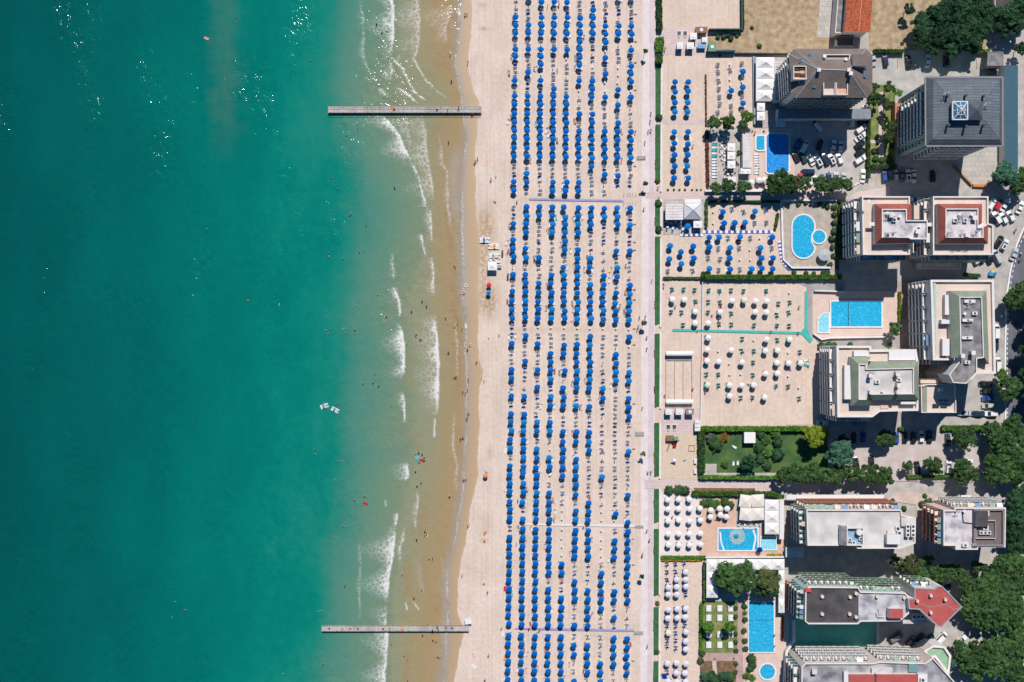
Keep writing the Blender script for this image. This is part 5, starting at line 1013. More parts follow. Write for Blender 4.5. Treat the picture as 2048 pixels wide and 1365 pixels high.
def crown_mesh(name, seed, leafs=2300, clumps=46, flat=.62, size=.075, m=None, rough=.16, gap=.75):
    q = np.random.default_rng(seed); cs = []
    while len(cs) < clumps:
        a = q.uniform(0, 2 * math.pi); rr = math.sqrt(q.uniform(0, 1)) * .8; lobes = 1 + rough * math.sin(3 * a + seed) + rough * .7 * math.sin(5 * a + 2 * seed)
        zt = math.sqrt(max(0, 1 - rr * rr / .8)); z = zt * q.choice([1, 1, 1, .35, -.25]) * q.uniform(.72, 1.0)
        cs.append((rr * math.cos(a) * lobes, rr * math.sin(a) * lobes, z * flat))
    cs = np.array(cs); k = q.integers(0, clumps, leafs); rad = q.uniform(.14, .27, clumps)[k][:, None]
    d = q.normal(size=(leafs, 3)); d /= np.linalg.norm(d, axis=1, keepdims=True); d[:, 2] = np.where(d[:, 2] < -.3, -d[:, 2], d[:, 2])
    P = cs[k] + d * rad * q.uniform(.55, 1.05, (leafs, 1)) * np.array([1, 1, .7]); Nn = d + q.normal(size=(leafs, 3)) * .55; Nn[:, 2] += .35; Nn /= np.linalg.norm(Nn, axis=1, keepdims=True)
    return qmesh(name, quads(P, Nn, q.uniform(.6, 1.25, leafs) * size, q), [m or ML["green"]])
def trunk_mesh(seed, h0=.0):
    q = random.Random(seed); mb = MB(); top = (q.uniform(-.05, .05), q.uniform(-.05, .05), .1); mb.tube((0, 0, -1.25), top, .075, 7, r2=.05)
    for i in range(5):
        a = i * 1.26 + q.uniform(-.3, .3); mb.tube(top if i % 2 else (top[0] * .5, top[1] * .5, -.25), (math.cos(a) * .62, math.sin(a) * .62, q.uniform(.0, .3)), .04, 5, r2=.012)
    return mb.mesh("trunk", M_bark)
CROWNS = [crown_mesh("crown", s) for s in range(6)]; CROWNS_B = [crown_mesh("crown", 20 + s, 3000, 70, .6, .062) for s in range(3)]; TRUNKS = [trunk_mesh(s) for s in range(4)]
TREES = []
def tree(px, py, rpx, kind="green", label="", hz=None, group=None, name="tree", cat="tree"):
    R_ = rpx * S * 1.0; hc = hz or (3.2 + R_ * .75); c = W(px, py, hc + R_ * .3)
    r = tag(empty(name, (c[0], c[1], 0)), label, cat, group); a = rnd.uniform(0, 6.28)
    t = link("trunk", rnd.choice(TRUNKS), r, (0, 0, hc), a, (R_, R_, hc / 1.25)); me = rnd.choice(CROWNS_B if R_ > 3.6 else CROWNS)
    k = link("crown", me, r, (0, 0, hc), a, (R_ * 1.12, R_ * 1.12, R_ * rnd.uniform(.95, 1.2)))
    k.material_slots[0].link = 'OBJECT'; k.material_slots[0].material = ML[kind]; return r
def grove(lst, kind, where, group, adj="dark green", noun="tree"):
    for i, t in enumerate(sorted(lst, key=lambda t: (t[1], t[0]))):
        k = t[3] if len(t) > 3 else kind; a = {"dark": "dark green", "green": "mid green", "bright": "bright green", "blue": "blue green", "olive": "olive green", "yellow": "yellow green"}[k]
        tree(t[0], t[1], t[2], k, "%s %s %s, %s from the top" % (a, noun, where, ordw(i + 1)) if len(lst) > 1 else "%s %s %s" % (a, noun, where), group=group)
grove([(1818, 18, 11), (1850, 45, 24), (1878, 32, 26), (1905, 15, 25), (1932, 12, 25), (1965, 18, 27), (1848, 72, 22), (1888, 72, 25), (1935, 68, 29), (1962, 52, 25), (1905, 95, 19), (1868, 97, 16), (1945, 90, 18), (1920, 40, 26)], "dark", "in the grove above the upper car park", "grove trees above the upper car park")
grove([(2020, 28, 24), (2043, 15, 22), (2034, 48, 20), (2008, 58, 15), (2042, 97, 12)], "dark", "at the upper right corner", "trees at the upper right corner")
grove([(1749, 197, 14), (1750, 174, 8), (1779, 176, 11), (1797, 186, 8, "bright"), (1777, 210, 11, "olive"), (1777, 254, 14), (1775, 274, 12)], "green", "in the garden strip beside the slate tower", "garden strip trees")
grove([(2011, 350, 24, "blue"), (2042, 368, 19, "green"), (2046, 345, 10, "green")], "green", "at the teal hall's lower end", "trees by the teal hall")
grove([(1432, 377, 12), (1458, 371, 14), (1486, 372, 13)], "green", "between pool bar garden and lane", "lane trees")
grove([(1558, 360, 20), (1548, 374, 16), (1576, 371, 19), (1590, 367, 14), (1609, 366, 14), (1643, 368, 16), (1661, 371, 15), (1677, 367, 13), (1694, 370, 14)], "green", "along the car park side of the lane", "car park lane trees")
grove([(1428, 244, 13), (1458, 244, 15), (1495, 234, 12, "bright"), (1488, 248, 9)], "green", "below the plot with white loungers", "trees above the pool bar garden")
grove([(1478, 307, 6)], "dark", "small between the square awnings and the narrow roof", None)
grove([(2032, 599, 22), (2046, 572, 12)], "green", "by the road beside the tall white hotel", "road trees"); grove([(2020, 775, 24), (2004, 751, 11, "bright")], "green", "by the curved road below the tall white hotel", "lower road trees")
grove([(2072, 600, 26), (2076, 655, 26), (2070, 705, 26), (2068, 752, 24), (2074, 800, 26)], "dark", "shading the curved road from beyond the edge", "trees across the road")
grove([(1632, 873, 23, "yellow")], "yellow", "with airy crown at the park lawn's right end", None); grove([(1681, 907, 26, "blue")], "blue", "with dense crown beside the pale car park", None)
grove([(1569, 950, 17), (1591, 947, 18), (1612, 955, 16), (1628, 943, 18), (1649, 950, 17), (1669, 955, 16), (1680, 943, 17), (1701, 944, 17), (1729, 951, 17), (1750, 950, 19), (1771, 948, 16), (1779, 962, 10)], "green", "in the row below park lawn and car park", "row of trees along the path")
grove([(1687, 879, 11), (1772, 876, 18)], "green", "shading the pale car park's upper side", "car park trees")
grove([(1815, 931, 10), (1871, 932, 17), (1858, 927, 11), (1930, 877, 23), (1933, 946, 23), (1923, 933, 15)], "green", "among the parked cars of the pale car park", "car park island trees")
grove([(1983, 859, 17), (2002, 877, 25), (2027, 858, 25), (2033, 882, 26), (1995, 926, 23), (1986, 946, 19), (2014, 943, 23), (2040, 928, 23), (2036, 951, 21), (1995, 908, 16), (2016, 905, 20)], "green", "in the wood right of the pale car park", "wood right of the car park")
grove([(2040, 1007, 25), (2032, 1035, 23), (2044, 1053, 22), (2029, 1068, 21), (2042, 1088, 23), (2046, 980, 16)], "dark", "in the strip right of the small hotel", "trees right of the small hotel")
grove([(1822, 1129, 19, "olive"), (1796, 1123, 13, "olive"), (1840, 1141, 17), (1855, 1123, 12), (1853, 1155, 13), (1878, 1147, 17), (1900, 1143, 15), (1915, 1150, 17), (1931, 1158, 17), (1955, 1134, 12), (1983, 1149, 20), (2011, 1134, 23), (2032, 1127, 23), (2030, 1155, 23), (1965, 1168, 21), (1942, 1177, 17), (1993, 1173, 25), (2020, 1177, 23), (2044, 1175, 20), (1942, 1201, 19), (1968, 1193, 21), (1998, 1199, 23), (2024, 1201, 23), (1935, 1220, 17), (1961, 1216, 21), (1987, 1223, 23), (2015, 1221, 21), (1946, 1240, 13), (1965, 1246, 17), (1998, 1246, 16), (2039, 1225, 23), (2030, 1251, 21), (2036, 1272, 19)], "green", "in the wood around the red kite roof", "wood around the red roof")
grove([(1920, 1294, 13), (1933, 1312, 19), (1955, 1301, 21), (1980, 1294, 19), (2005, 1294, 23), (2032, 1297, 25), (1952, 1326, 21), (1974, 1320, 21), (2000, 1322, 23), (2025, 1326, 23), (1931, 1333, 15), (1900, 1326, 13, "blue"), (1983, 1341, 19), (2020, 1348, 21), (2042, 1350, 23), (1955, 1349, 14)], "green", "in the wood at the lower right corner", "wood at the lower right corner")
grove([(1456, 1152, 25), (1487, 1153, 27), (1473, 1169, 21), (1443, 1160, 16)], "green", "forming the big clump inside the marquees", "big clump inside the marquees"); grove([(1536, 1162, 23, "olive"), (1523, 1182, 13, "dark"), (1547, 1180, 13, "dark")], "olive", "beside the big clump above the long pool", "trees above the long pool")
grove([(1418, 1255, 12), (1460, 1255, 12)], "bright", "round, between the two halves of the lounger lawn", "round trees of the lounger lawn")
grove([(1498, 921, 12), (1490, 930, 10), (1507, 931, 9)], "dark", "on the park lawn beside the white loungers", "park trees"); grove([(1791, 658, 13)], "green", "by the slanted wall of the rectangular pool", None)
grove([(1291, 102, 5), (1291, 367, 5), (1288, 646, 5.5), (1286, 908, 5), (1284, 1154, 5)], "green", "small and round on the promenade's beach side", "promenade trees")
# topiary and shrubs: dense leafy balls
BALLS = [crown_mesh("foliage", 40 + s, 1300, 60, .85, .07, rough=.03) for s in range(3)]
def shrub(px, py, rpx, kind, label, group=None, h=.85, name="shrub", cat="shrub"):
    R_ = rpx * S; c = W(px, py, R_ * .6); r = tag(empty(name, (c[0], c[1], 0)), label, cat, group)
    MB().ball(0, 0, R_ * .5, R_ * .82, R_ * .82, R_ * .6, 10, 6).obj("inner_bush", mat("bush_core", C(44, 84, 48), .9, .2, 2), r, True)
    k = link("foliage", rnd.choice(BALLS), r, (0, 0, R_ * .35), rnd.uniform(0, 6), (R_ * 1.1, R_ * 1.1, R_ * h)); k.material_slots[0].link = 'OBJECT'; k.material_slots[0].material = ML[kind]; return r
def shrubs(lst, kind, where, group, noun="shrub", name="shrub", cat="shrub"):
    cn = {"dark": "dark green", "green": "green", "bright": "bright green", "blue": "blue green", "olive": "olive", "orange": "orange", "purple": "greyish purple", "yellow": "yellow green", "yflower": "golden", "rust": "rust red"}
    for i, t in enumerate(sorted(lst, key=lambda t: (t[1], t[0]))):
        k = t[3] if len(t) > 3 else kind; shrub(t[0], t[1], t[2], k, "%s %s %s%s" % (cn[k], noun, where, ", %s from the top" % ordw(i + 1) if len(lst) > 1 else ""), group, name=name, cat=cat)
shrubs([(1522, 868, 10), (1551, 868, 10, "bright"), (1533, 879, 10, "bright"), (1555, 884, 11), (1519, 895, 11), (1535, 906, 10, "bright"), (1556, 910, 13, "dark"), (1521, 918, 10), (1535, 931, 10)], "green", "of the topiary group on the park lawn", "topiary balls", "round bush", "topiary_bush", "topiary")
shrubs([(1450, 929, 8, "bright")], "bright", "alone on the park lawn beside the grid paving", None, "clipped round bush", "topiary_bush", "topiary")
shrubs([(1422, 877, 11, "purple"), (1446, 876, 11, "orange"), (1433, 890, 14, "green"), (1438, 880, 10, "bright")], "green", "of the heart shaped group on the park lawn", "heart shaped bush group", "bush", "topiary_bush", "topiary")
shrubs([(1338, 981, 10), (1357, 980, 10), (1370, 982, 10)], "green", "at the head of the very pale paving", "shrubs by the pale paving"); shrubs([(1409, 1007, 9), (1421, 1006, 10), (1432, 1008, 9), (1450, 1004, 9), (1460, 1011, 9, "olive")], "bright", "on the terracotta terrace", "terrace shrubs")
shrubs([(1471, 1217, 5), (1471, 1234, 5), (1471, 1268, 5), (1471, 1285, 5), (1472, 1302, 5), (1472, 1328, 5), (1471, 1345, 5)], "green", "between lounger lawn and brick path", "line of round shrubs", "small round shrub")
shrubs([(1409, 1354, 10, "blue"), (1423, 1352, 11), (1430, 1360, 9), (1446, 1352, 10, "blue"), (1460, 1354, 11), (1401, 1322, 7, "olive"), (1404, 1307, 7, "olive")], "green", "at the lower flower beds", "flower bed shrubs"); shrubs([(1503, 1318, 10)], "green", "square clipped below the long pool", None, "bush")
shrubs([(1500, 1338, 8), (1494, 1352, 8, "yellow"), (1505, 1356, 7, "yellow"), (1490, 1226, 5, "yellow"), (1490, 1240, 6), (1488, 1262, 6), (1490, 1282, 6), (1491, 1298, 6), (1489, 1213, 6, "dark"), (1506, 1330, 8)], "green", "along the long pool's left side", "pool side shrubs")
shrubs([(1668, 415, 6), (1669, 430, 6), (1668, 446, 6), (1668, 463, 7), (1664, 478, 7), (1665, 495, 6), (1668, 512, 6), (1660, 530, 6), (1647, 545, 6), (1655, 547, 6), (1612, 406, 5), (1597, 409, 5, "olive"), (1640, 408, 5), (1655, 413, 6, "dark"), (1588, 545, 5), (1612, 547, 5), (1628, 548, 5)], "dark", "around the pear pool's stone terrace", "terrace edge shrubs")
shrubs([(1645, 693, 9), (1658, 690, 7), (1669, 690, 6, "yellow"), (1700, 690, 6), (1779, 691, 5, "yellow")], "green", "above the broad white hotel", "shrubs above the broad hotel"); shrubs([(1770, 1003, 5), (1785, 1002, 5), (1850, 992, 5), (1844, 1009, 7), (1858, 1005, 9), (1808, 1018, 6), (1774, 1008, 6, "dark")], "green", "around the entrance plaza", "plaza shrubs")
shrubs([(1315, 361, 6, "yellow"), (1317, 408, 7, "dark"), (1318, 459, 7, "dark"), (1314, 1303, 6, "olive"), (1318, 235, 7, "dark"), (1315, 1207, 5, "yellow")], "green", "on the promenade lawn", "promenade lawn shrubs"); shrubs([(1748, 303, 6, "dark"), (1752, 318, 7), (1765, 320, 7, "olive"), (1779, 318, 7), (1783, 294, 5)], "green", "at the garden strip's lower end", "garden strip shrubs")
shrubs([(1336, 380, 2.4, "olive"), (1348, 380, 2.4, "olive"), (1359, 380, 2.4), (1370, 380, 2.4, "olive"), (1384, 380, 2.4), (1394, 380, 2.2), (1402, 380, 2)], "bright", "in the row above the beach bar's lane", "tiny plants above the lane", "tiny plant", "plant", "plant")
shrubs([(1440, 112, 3), (1455, 70, 5), (1448, 73, 6), (1462, 76, 6), (1436, 74, 5), (1519, 92, 5, "olive"), (1504, 55, 4, "olive"), (1474, 72, 4)], "dark", "in the dry field's left corner", "field bushes", "bush")
def hedge(pts, w, h, kind, label, group=None, dens=26, size=.17):
    q = np.random.default_rng(abs(hash(str(pts))) % 1000 if False else int(pts[0][0] * 7 + pts[0][1])); P = [np.array(W(*p)[:2]) for p in pts]; V = []
    cb = MB()
    for a, b in zip(P, P[1:]):
        L = np.linalg.norm(b - a); t = (b - a) / L; nn = np.array([-t[1], t[0]]); n = int(L * (w + 1.2 * h) * dens)
        u = q.uniform(-.1, L + .1, n); v = q.uniform(-1, 1, n); zz = np.where(np.abs(v) > .84, q.uniform(.1, 1, n) * h, h * (1 + q.normal(0, .07, n))); vv = np.sign(v) * np.minimum(np.abs(v) / .84, 1) * w / 2 * (1 + q.normal(0, .09, n) + .1 * np.sin(u * 1.3))
        pos = np.stack([a[0] + t[0] * u + nn[0] * vv, a[1] + t[1] * u + nn[1] * vv, zz], 1); N_ = q.normal(size=(n, 3)) * .6; N_[:, 2] += .8; N_ /= np.linalg.norm(N_, axis=1, keepdims=True)
        V.append(quads(pos, N_, q.uniform(.6, 1.3, n) * size, q)); cb.strip([tuple(a), tuple(b)], w * .85, 0, h * .9)
    c = center([tuple(p) for p in P]); r = tag(empty("hedge", (c[0], c[1], 0)), label, "hedge", group); part(cb, "inner_hedge", mat("bush_core", C(30, 60, 40), .9, .2, 2), r)
    o = link("foliage", qmesh("foliage", np.concatenate(V), [ML[kind]]), r, (-c[0], -c[1], 0)); return r
hedge([(1409, 555), (1680, 555)], 1.4, 1.9, "bright", "long clipped bright green hedge between the blue and white parasol plots"); hedge([(1326, 556.5), (1402, 556.5)], .6, .9, "olive", "thin low hedge below the six blue parasols by the promenade"); hedge([(1405, 545), (1405, 560)], 1.2, 2.0, "green", "short upright hedge end at the long clipped hedge")
hedge([(1402, 857), (1612, 857)], 1.5, 2.0, "bright", "long hedge along the top of the park lawn"); hedge([(1401, 862), (1402, 946)], 1.9, 2.2, "green", "hedge along the left side of the park lawn"); hedge([(1397, 954), (1556, 955)], 1.1, 1.6, "bright", "hedge along the bottom of the park lawn")
hedge([(1383, 986), (1540, 987), (1565, 994)], 1.4, 1.7, "bright", "clipped hedge between the long path and the terracotta terrace"); hedge([(1412, 405), (1412, 455)], .8, 1.2, "green", "narrow hedge left of the upper hotel parasols"); hedge([(1555, 428), (1549, 458)], .8, 1.2, "green", "narrow hedge right of the upper hotel parasols"); hedge([(1413, 404), (1558, 404)], .6, 1.0, "dark", "thin dark hedge below the lane")
hedge([(1321, 1114), (1410, 1114)], .9, 1.2, "bright", "hedge below the very pale paving"); hedge([(1322, 1119.5), (1404, 1119.5)], .5, .8, "yflower", "row of yellow flowers above the white parasol rows"); hedge([(1407.5, 1124), (1407.5, 1200)], .7, 1.8, "green", "narrow hedge left of the upright marquee"); hedge([(1402, 1207), (1401, 1300)], .9, 1.4, "bright", "hedge along the left side of the lounger lawn")
hedge([(1735, 232), (1734, 358)], 1.0, 1.8, "green", "tall hedge along the right side of the car park"); hedge([(1741, 335), (1790, 335)], 1.4, 1.8, "green", "hedge at the lower end of the garden strip"); hedge([(1745, 105), (1805, 105)], 1.1, 1.7, "green", "hedge between dry yard and upper car park"); hedge([(1945, 106), (1975, 104)], 1.0, 1.7, "bright", "short hedge beside the grey roofed shed")
hedge([(1881, 856), (1972, 855)], 1.5, 1.7, "bright", "sunlit hedge below the white hotel wing"); hedge([(1795, 858), (1804, 858)], 1.0, 1.6, "bright", "short hedge stub in the shade of the broad white hotel"); hedge([(1812, 952.5), (1912, 952.5)], 1.0, 1.4, "bright", "hedge below the parked cars of the pale car park")
hedge([(1798, 585), (1797.5, 642)], .8, 1.0, "yellow", "yellow hedge beside the rectangular pool"); hedge([(1926, 550), (1957, 552)], 1.0, 1.5, "green", "hedge end beside the turquoise cart"); hedge([(1680, 408), (1722, 408)], 1.0, 1.4, "bright", "hedge above the left twin hotel's balconies"); hedge([(1678, 412), (1679, 515)], .9, 1.4, "green", "hedge left of the left twin hotel")
hedge([(1317, -40), (1318, 62)], 1.7, 1.9, "green", "tall hedge along the promenade at the upper edge"); hedge([(1318, 78), (1318, 106)], 2.5, 1.9, "bright", "broad hedge block beside the bathing huts"); hedge([(1317.5, 112), (1317.5, 129)], 1.9, 2.2, "green", "dark hedge block at the head of the lawn strip")
hedge([(1411, 150), (1412, 252)], .35, .6, "rust", "thin rust red plant row dividing the upper sand plot"); hedge([(1413, 262), (1415, 375)], .9, .9, "rust", "rust red planting left of the pool bar garden"); hedge([(1534, 1110), (1562, 1110)], .8, .8, "yflower", "golden flower hedge below the whirlpool basin"); hedge([(1564, 1232), (1563, 1280)], .6, .7, "rust", "narrow brown planter beside the long pool")
hedge([(1484, -50), (1485, 60)], .7, 1.0, "dark", "ragged dark plants behind the green screen fence")
# ---------------------------------------------------------------- beach furniture
def cloth(name, c, var=.05): return mat(name, C(*c), .8, var, 2.0, spec=.08)
M_blue = cloth("parasol_blue", (0, 102, 192)); M_blue2 = cloth("parasol_navy", (8, 62, 150)); M_rim = cloth("parasol_rim", (60, 160, 228)); M_rimw = cloth("parasol_white_rim", (210, 228, 246)); M_sky = cloth("parasol_sky", (6, 126, 208))
M_pw_ = cloth("parasol_white", (246, 240, 238)); M_ivory = cloth("parasol_ivory", (240, 226, 206)); M_pale = cloth("parasol_pale_grey", (226, 224, 234))
M_fab = cloth("fabric_pale_blue", (226, 238, 248)); M_fabw = cloth("fabric_white", (240, 240, 242)); M_fabt = cloth("fabric_teal", (60, 176, 168)); M_fabb = cloth("fabric_blue", (40, 110, 205))
def canopy_mesh(name, m, rim, r=1.0, h=2.25, rise=.42, n=10):
    mb = MB(); rings = [(0.0, h + rise), (.45, h + rise * .8), (.8, h + rise * .42), (1.0, h), (1.0, h - .14)]; V = []
    for q, z in rings[1:]: V.append([(r * q * math.cos(2 * math.pi * i / n), r * q * math.sin(2 * math.pi * i / n), z) for i in range(n)])
    top = (0, 0, rings[0][1])
    for i in range(n):
        j = (i + 1) % n; mb.add([top, V[0][i], V[0][j]], [(0, 1, 2)], 0)
        for k in range(3): mb.add([V[k][i], V[k + 1][i], V[k + 1][j], V[k][j]], [(0, 1, 2, 3)], 1 if k == 2 else 0)
    q = [(p[0] * .9, p[1] * .9, h + .03) for p in V[2]]
    for i in range(n): j = (i + 1) % n; mb.add([q[i], V[2][i], V[2][j], q[j]], [(0, 3, 2, 1)], 1); 
    rr = [(p[0] * .905, p[1] * .905, h + .075) for p in V[2]]; ro = [(p[0] * 1.005, p[1] * 1.005, h + .012) for p in V[2]]
    for i in range(n): j = (i + 1) % n; mb.add([rr[i], ro[i], ro[j], rr[j]], [(0, 1, 2, 3)], 1)
    return mb.mesh(name, [m, rim])
CANS = {"blue": [canopy_mesh("canopy", M_blue, M_rim, 1.0 * k) for k in (.97, 1.03)], "sky": [canopy_mesh("canopy", M_sky, M_rim)], "navy": [canopy_mesh("canopy", M_blue2, M_blue, .92, 2.2, .6)], "rimmed": [canopy_mesh("canopy", M_blue, M_rimw, 1.04)],
        "white": [canopy_mesh("canopy", M_pw_, M_pw_, 1.0)], "ivory": [canopy_mesh("canopy", M_ivory, M_pw_, 1.0)], "pale": [canopy_mesh("canopy", M_pale, M_pw_, 1.03)]}
POLE_ME = MB().tube((0, 0, 0), (0, 0, 2.3), .035, 6).mesh("pole", M_ac); CAP_ME = {k: MB().cyl(0, 0, 2.6, .16, .12, 8, .05).mesh("cap", m) for k, m in (("blue", M_rim), ("white", M_pw_))}
def parasol(x, y, kind, label, group, tilt=None, rz=None):
    r = tag(empty("white_parasol" if kind in ("white", "ivory", "pale") else "blue_parasol", (x, y, 0), rnd.uniform(0, 6) if rz is None else rz), label, "parasol", group)
    c = link("canopy", rnd.choice(CANS[kind]), r); link("pole", POLE_ME, r); k = link("cap", CAP_ME["white" if kind in ("white", "ivory", "pale") else "blue"], r)
    if tilt is None: tilt = rnd.gauss(0, .05)
    c.rotation_euler.x = tilt; k.rotation_euler.x = tilt
    return r
def lounger_meshes(fm, L=1.9, w=.62, up=.55):
    f = MB()
    for q in (-1, 1): f.box(q * w / 2, -.3, .28, .06, L * .66, .06); f.tube((q * w / 2, .32, .31), (q * w / 2, .32 + L * .3, .31 + up), .03, 5)
    for y in (-.3 - L * .3, .25):
        for q in (-1, 1): f.box(q * w / 2, y, 0, .05, .05, .28)
    for q in (-1, 1): f.tube((q * w / 2, .7, .05), (q * w / 2, .6, .31 + up * .5), .025, 4)
    a = MB(); y0, y1, y2 = -.3 - L * .33, .32, .32 + L * .3
    a.add([(-w / 2, y0, .345), (w / 2, y0, .345), (w / 2, y1, .345), (-w / 2, y1, .345), (w / 2, y2, .36 + up), (-w / 2, y2, .36 + up), (-w / 2, y0, .30), (w / 2, y0, .30), (w / 2, y2, .31 + up), (-w / 2, y2, .31 + up)], [(0, 1, 2, 3), (3, 2, 4, 5), (6, 7, 1, 0), (5, 4, 8, 9)])
    return f.mesh("sun_lounger", M_ac), a.mesh("fabric", fm)
def folded_meshes(fm):
    f = MB(); w, d = 1.25, .62
    for q in (-1, 1): f.tube((q * w / 2, -d / 2, .05), (q * w / 2, d / 2, .86), .035, 5); f.tube((q * w / 2, d / 2, .05), (q * w / 2, -d / 2 + .1, .55), .03, 5)
    f.tube((-w / 2, -d / 2, .07), (w / 2, -d / 2, .07), .035, 5); f.tube((-w / 2, d / 2, .86), (w / 2, d / 2, .86), .04, 5)
    a = MB(); a.box(0, 0, .36, w * .92, d * .34, .1); a.add([(-w * .46, -d / 2, .1), (w * .46, -d / 2, .1), (w * .46, d / 2, .9), (-w * .46, d / 2, .9)], [(0, 1, 2, 3)])
    return f.mesh("sun_lounger", M_ac), a.mesh("fabric", fm)
LG = {"blue": lounger_meshes(M_fab), "white": lounger_meshes(M_fabw), "teal": lounger_meshes(M_fabt), "navy": lounger_meshes(M_fabb)}; FD = {"blue": folded_meshes(M_fab), "navy": folded_meshes(M_fabb), "teal": folded_meshes(M_fabt), "white": folded_meshes(M_fabw)}
def lounger(x, y, rz, ms, label, group):
    fold = label.startswith(("upper folded", "lower folded")); r = tag(link("folded_lounger" if fold else "sun_lounger", ms[0], None, (x, y, 0), rz), label, "folded lounger" if fold else "sun lounger", group); link("fabric", ms[1], r); return r
CLOSED = {k: (lambda mb: mb.mesh("closed_parasol", [m, M_ac]))(MB().tube((0, 0, 0), (0, 0, 1.0), .04, 6, 1).tube((0, 0, .95), (0, 0, 1.5), .08, 8, 0, .19).tube((0, 0, 1.5), (0, 0, 2.35), .19, 8, 0, .04)) for k, m in (("navy", M_blue2), ("white", M_pw_), ("teal", M_fabt))}
BASE_ME = MB().cyl(0, 0, 0, .2, .12, 10).tube((0, 0, .1), (0, 0, .85), .06, 8).cyl(0, 0, .8, .3, .06, 12).mesh("parasol_socket", M_ac)
def append_mesh(acc, me, x, y, rz=0.0, s=1.0, z=0.0):
    n = len(me.vertices); v = np.empty(n * 3); me.vertices.foreach_get("co", v); v = v.reshape(-1, 3) * s; c, q = math.cos(rz), math.sin(rz)
    acc.add(np.stack([v[:, 0] * c - v[:, 1] * q + x, v[:, 0] * q + v[:, 1] * c + y, v[:, 2] + z], 1).tolist(), [tuple(p.vertices) for p in me.polygons])
    return [p.material_index for p in me.polygons]
# rows of the public beach: (strip top in px, zoomed y at the sea column, zoomed y at the inland column, pattern)
Z = 6.6065
ROWS = [(0,-50,-40,".U......UU"),(0,25,30,"LLUUULLLLL"),(0,128,135,"LLLLLLULLL"),(0,228,240,"ULUUUUULLL"),(0,335,346,"UUUUUUUUUU"),(0,436,452,"UUUUUUUNUU"),(0,545,566,"LLLLLULULP"),(0,648,664,"UUUUUULPLU"),(0,742,775,"ULULPULULL"),(0,850,875,"LLULLUPLPU"),(0,958,980,"LUPLLLLUPU"),(0,1058,1080,"ULULLUUPPU"),(0,1165,1190,"LLLULPUPUP"),(0,1270,1288,"UUUUULUULU"),
 (200,58,72,"UUUUULLLUL"),(200,182,190,"UUUUUUULLL"),(200,296,308,"UUUUULULUL"),(200,404,424,"UUUUUUUUUU"),(200,510,538,"UUUUUUUUUU"),(200,632,654,"UUUUUUUUUN"),(200,746,767,"UUUUUUUUUU"),(200,860,885,"LLLLLLULLL"),(200,970,996,"LULLLLLUUL"),(200,1083,1100,"UULUUULLLL"),(200,1195,1220,"ULLUUULL.."),
 (400,92,112,"LUUUUUUUUU"),(400,205,226,"LUUUUUUUUL"),(400,315,335,"UULUUUULUU"),(400,425,450,"LULUUULLLL"),(400,530,555,"ULLLULLLLL"),(400,645,678,"UULLUULLUU"),(400,760,790,"UUULLUULLL"),(400,876,905,"LLLLUUULUL"),(400,988,1020,"UULUUULUUL"),(400,1095,1130,"LUUUUUUULU"),(400,1215,1245,"UUUUUUUUUU"),
 (600,15,35,"UUUUUUUUUU"),(600,118,150,"UUUUUUUUUU"),(600,236,266,"UUUUUUUUUU"),(600,350,382,"LLPPPPPPPP"),(600,466,495,"LULLLLULLU"),(600,580,612,"ULULUUULLP"),(600,695,730,"LLLUUUULUL"),(600,808,845,"LULULUUCUL"),(600,920,962,"ULUUUUULUU"),(600,1035,1072,"ULLUPUULUU"),(600,1150,1185,"LLULUUUULL"),(600,1270,1308,"UULUULLULU"),
 (800,60,100,"LLLUUUULLU"),(800,190,218,"UULLLLLLLU"),(800,297,330,"UUUULLLLLL"),(800,408,445,"UUUUUUULLL"),(800,535,570,"UULLUUULLL"),(800,645,685,"UUUPULULLU"),(800,762,800,"LUUUUULLLL"),(800,876,915,"UUUUUULLLL"),(800,990,1030,"UUUPUULULL"),(800,1105,1150,"UUULLULLLL"),(800,1218,1265,"UUUULULLLU"),
 (1000,22,62,"UUUULLULLL"),(1000,130,178,"ULUUPUUPUL"),(1000,245,290,"UUUUPUUPPU"),(1000,385,428,"LUUUPUUPLU"),(1000,500,545,"UUUUPUUPUN"),(1000,612,655,"UUUUPUUPUU"),(1000,724,768,"UUUUPUUPUU"),(1000,835,880,"UUUUULLLLU"),(1000,950,988,"UUUUULLULU"),(1000,1065,1105,"UUULLULULU"),(1000,1178,1222,"UUUULUUUUU"),(1000,1290,1332,"UUUUUUUUUU"),
 (1159,362,400,"UUUUULUULL"),(1159,478,515,"UUUUULULUL"),(1159,592,630,"UUUUUUULLL"),(1159,745,788,"UUUUULLLUU"),(1159,858,900,"UUUUUUULUU"),(1159,972,1015,"UUUUUUULUU"),(1159,1090,1130,"UUUUULUUUU"),(1159,1208,1248,"UUUUULUULN"),(1159,1325,1368,"UUUUUULULL")]
SITES = []
for top, ya, yb, pat in ROWS:
    for c, ch in enumerate(pat):
        if ch == '.': continue
        py = top + (ya + (yb - ya) * c / 9) / Z; px = 1031.6 - .0115 * py + c * (25.8 + .6 * py / 1280)
        SITES.append([c, py, px + rnd.gauss(0, .35), ch])
SITES.sort(key=lambda s: (s[0], s[1])); cnt = {}
opens, closed, bases = [], [], []
for s in SITES:
    c, py, px, ch = s; k = (c, 'U' if ch in 'UN' else 'L' if ch in 'LC' else 'P'); 
    if py > -2: cnt[k] = cnt.get(k, 0) + 1
    x, y, _ = W(px, py + rnd.gauss(0, .3), 2.4); rec = (c, py, x, y, ch, cnt.get(k, 1)); (opens if k[1] == 'U' else closed if k[1] == 'L' else bases).append(rec)
colw = ["first", "second", "third", "fourth", "fifth", "sixth", "seventh", "eighth", "ninth", "tenth"]
N_OPEN = 236
order = sorted(opens, key=lambda s: s[2] * 0 + abs(s[1] - 682)); mass = MB(); mi = []
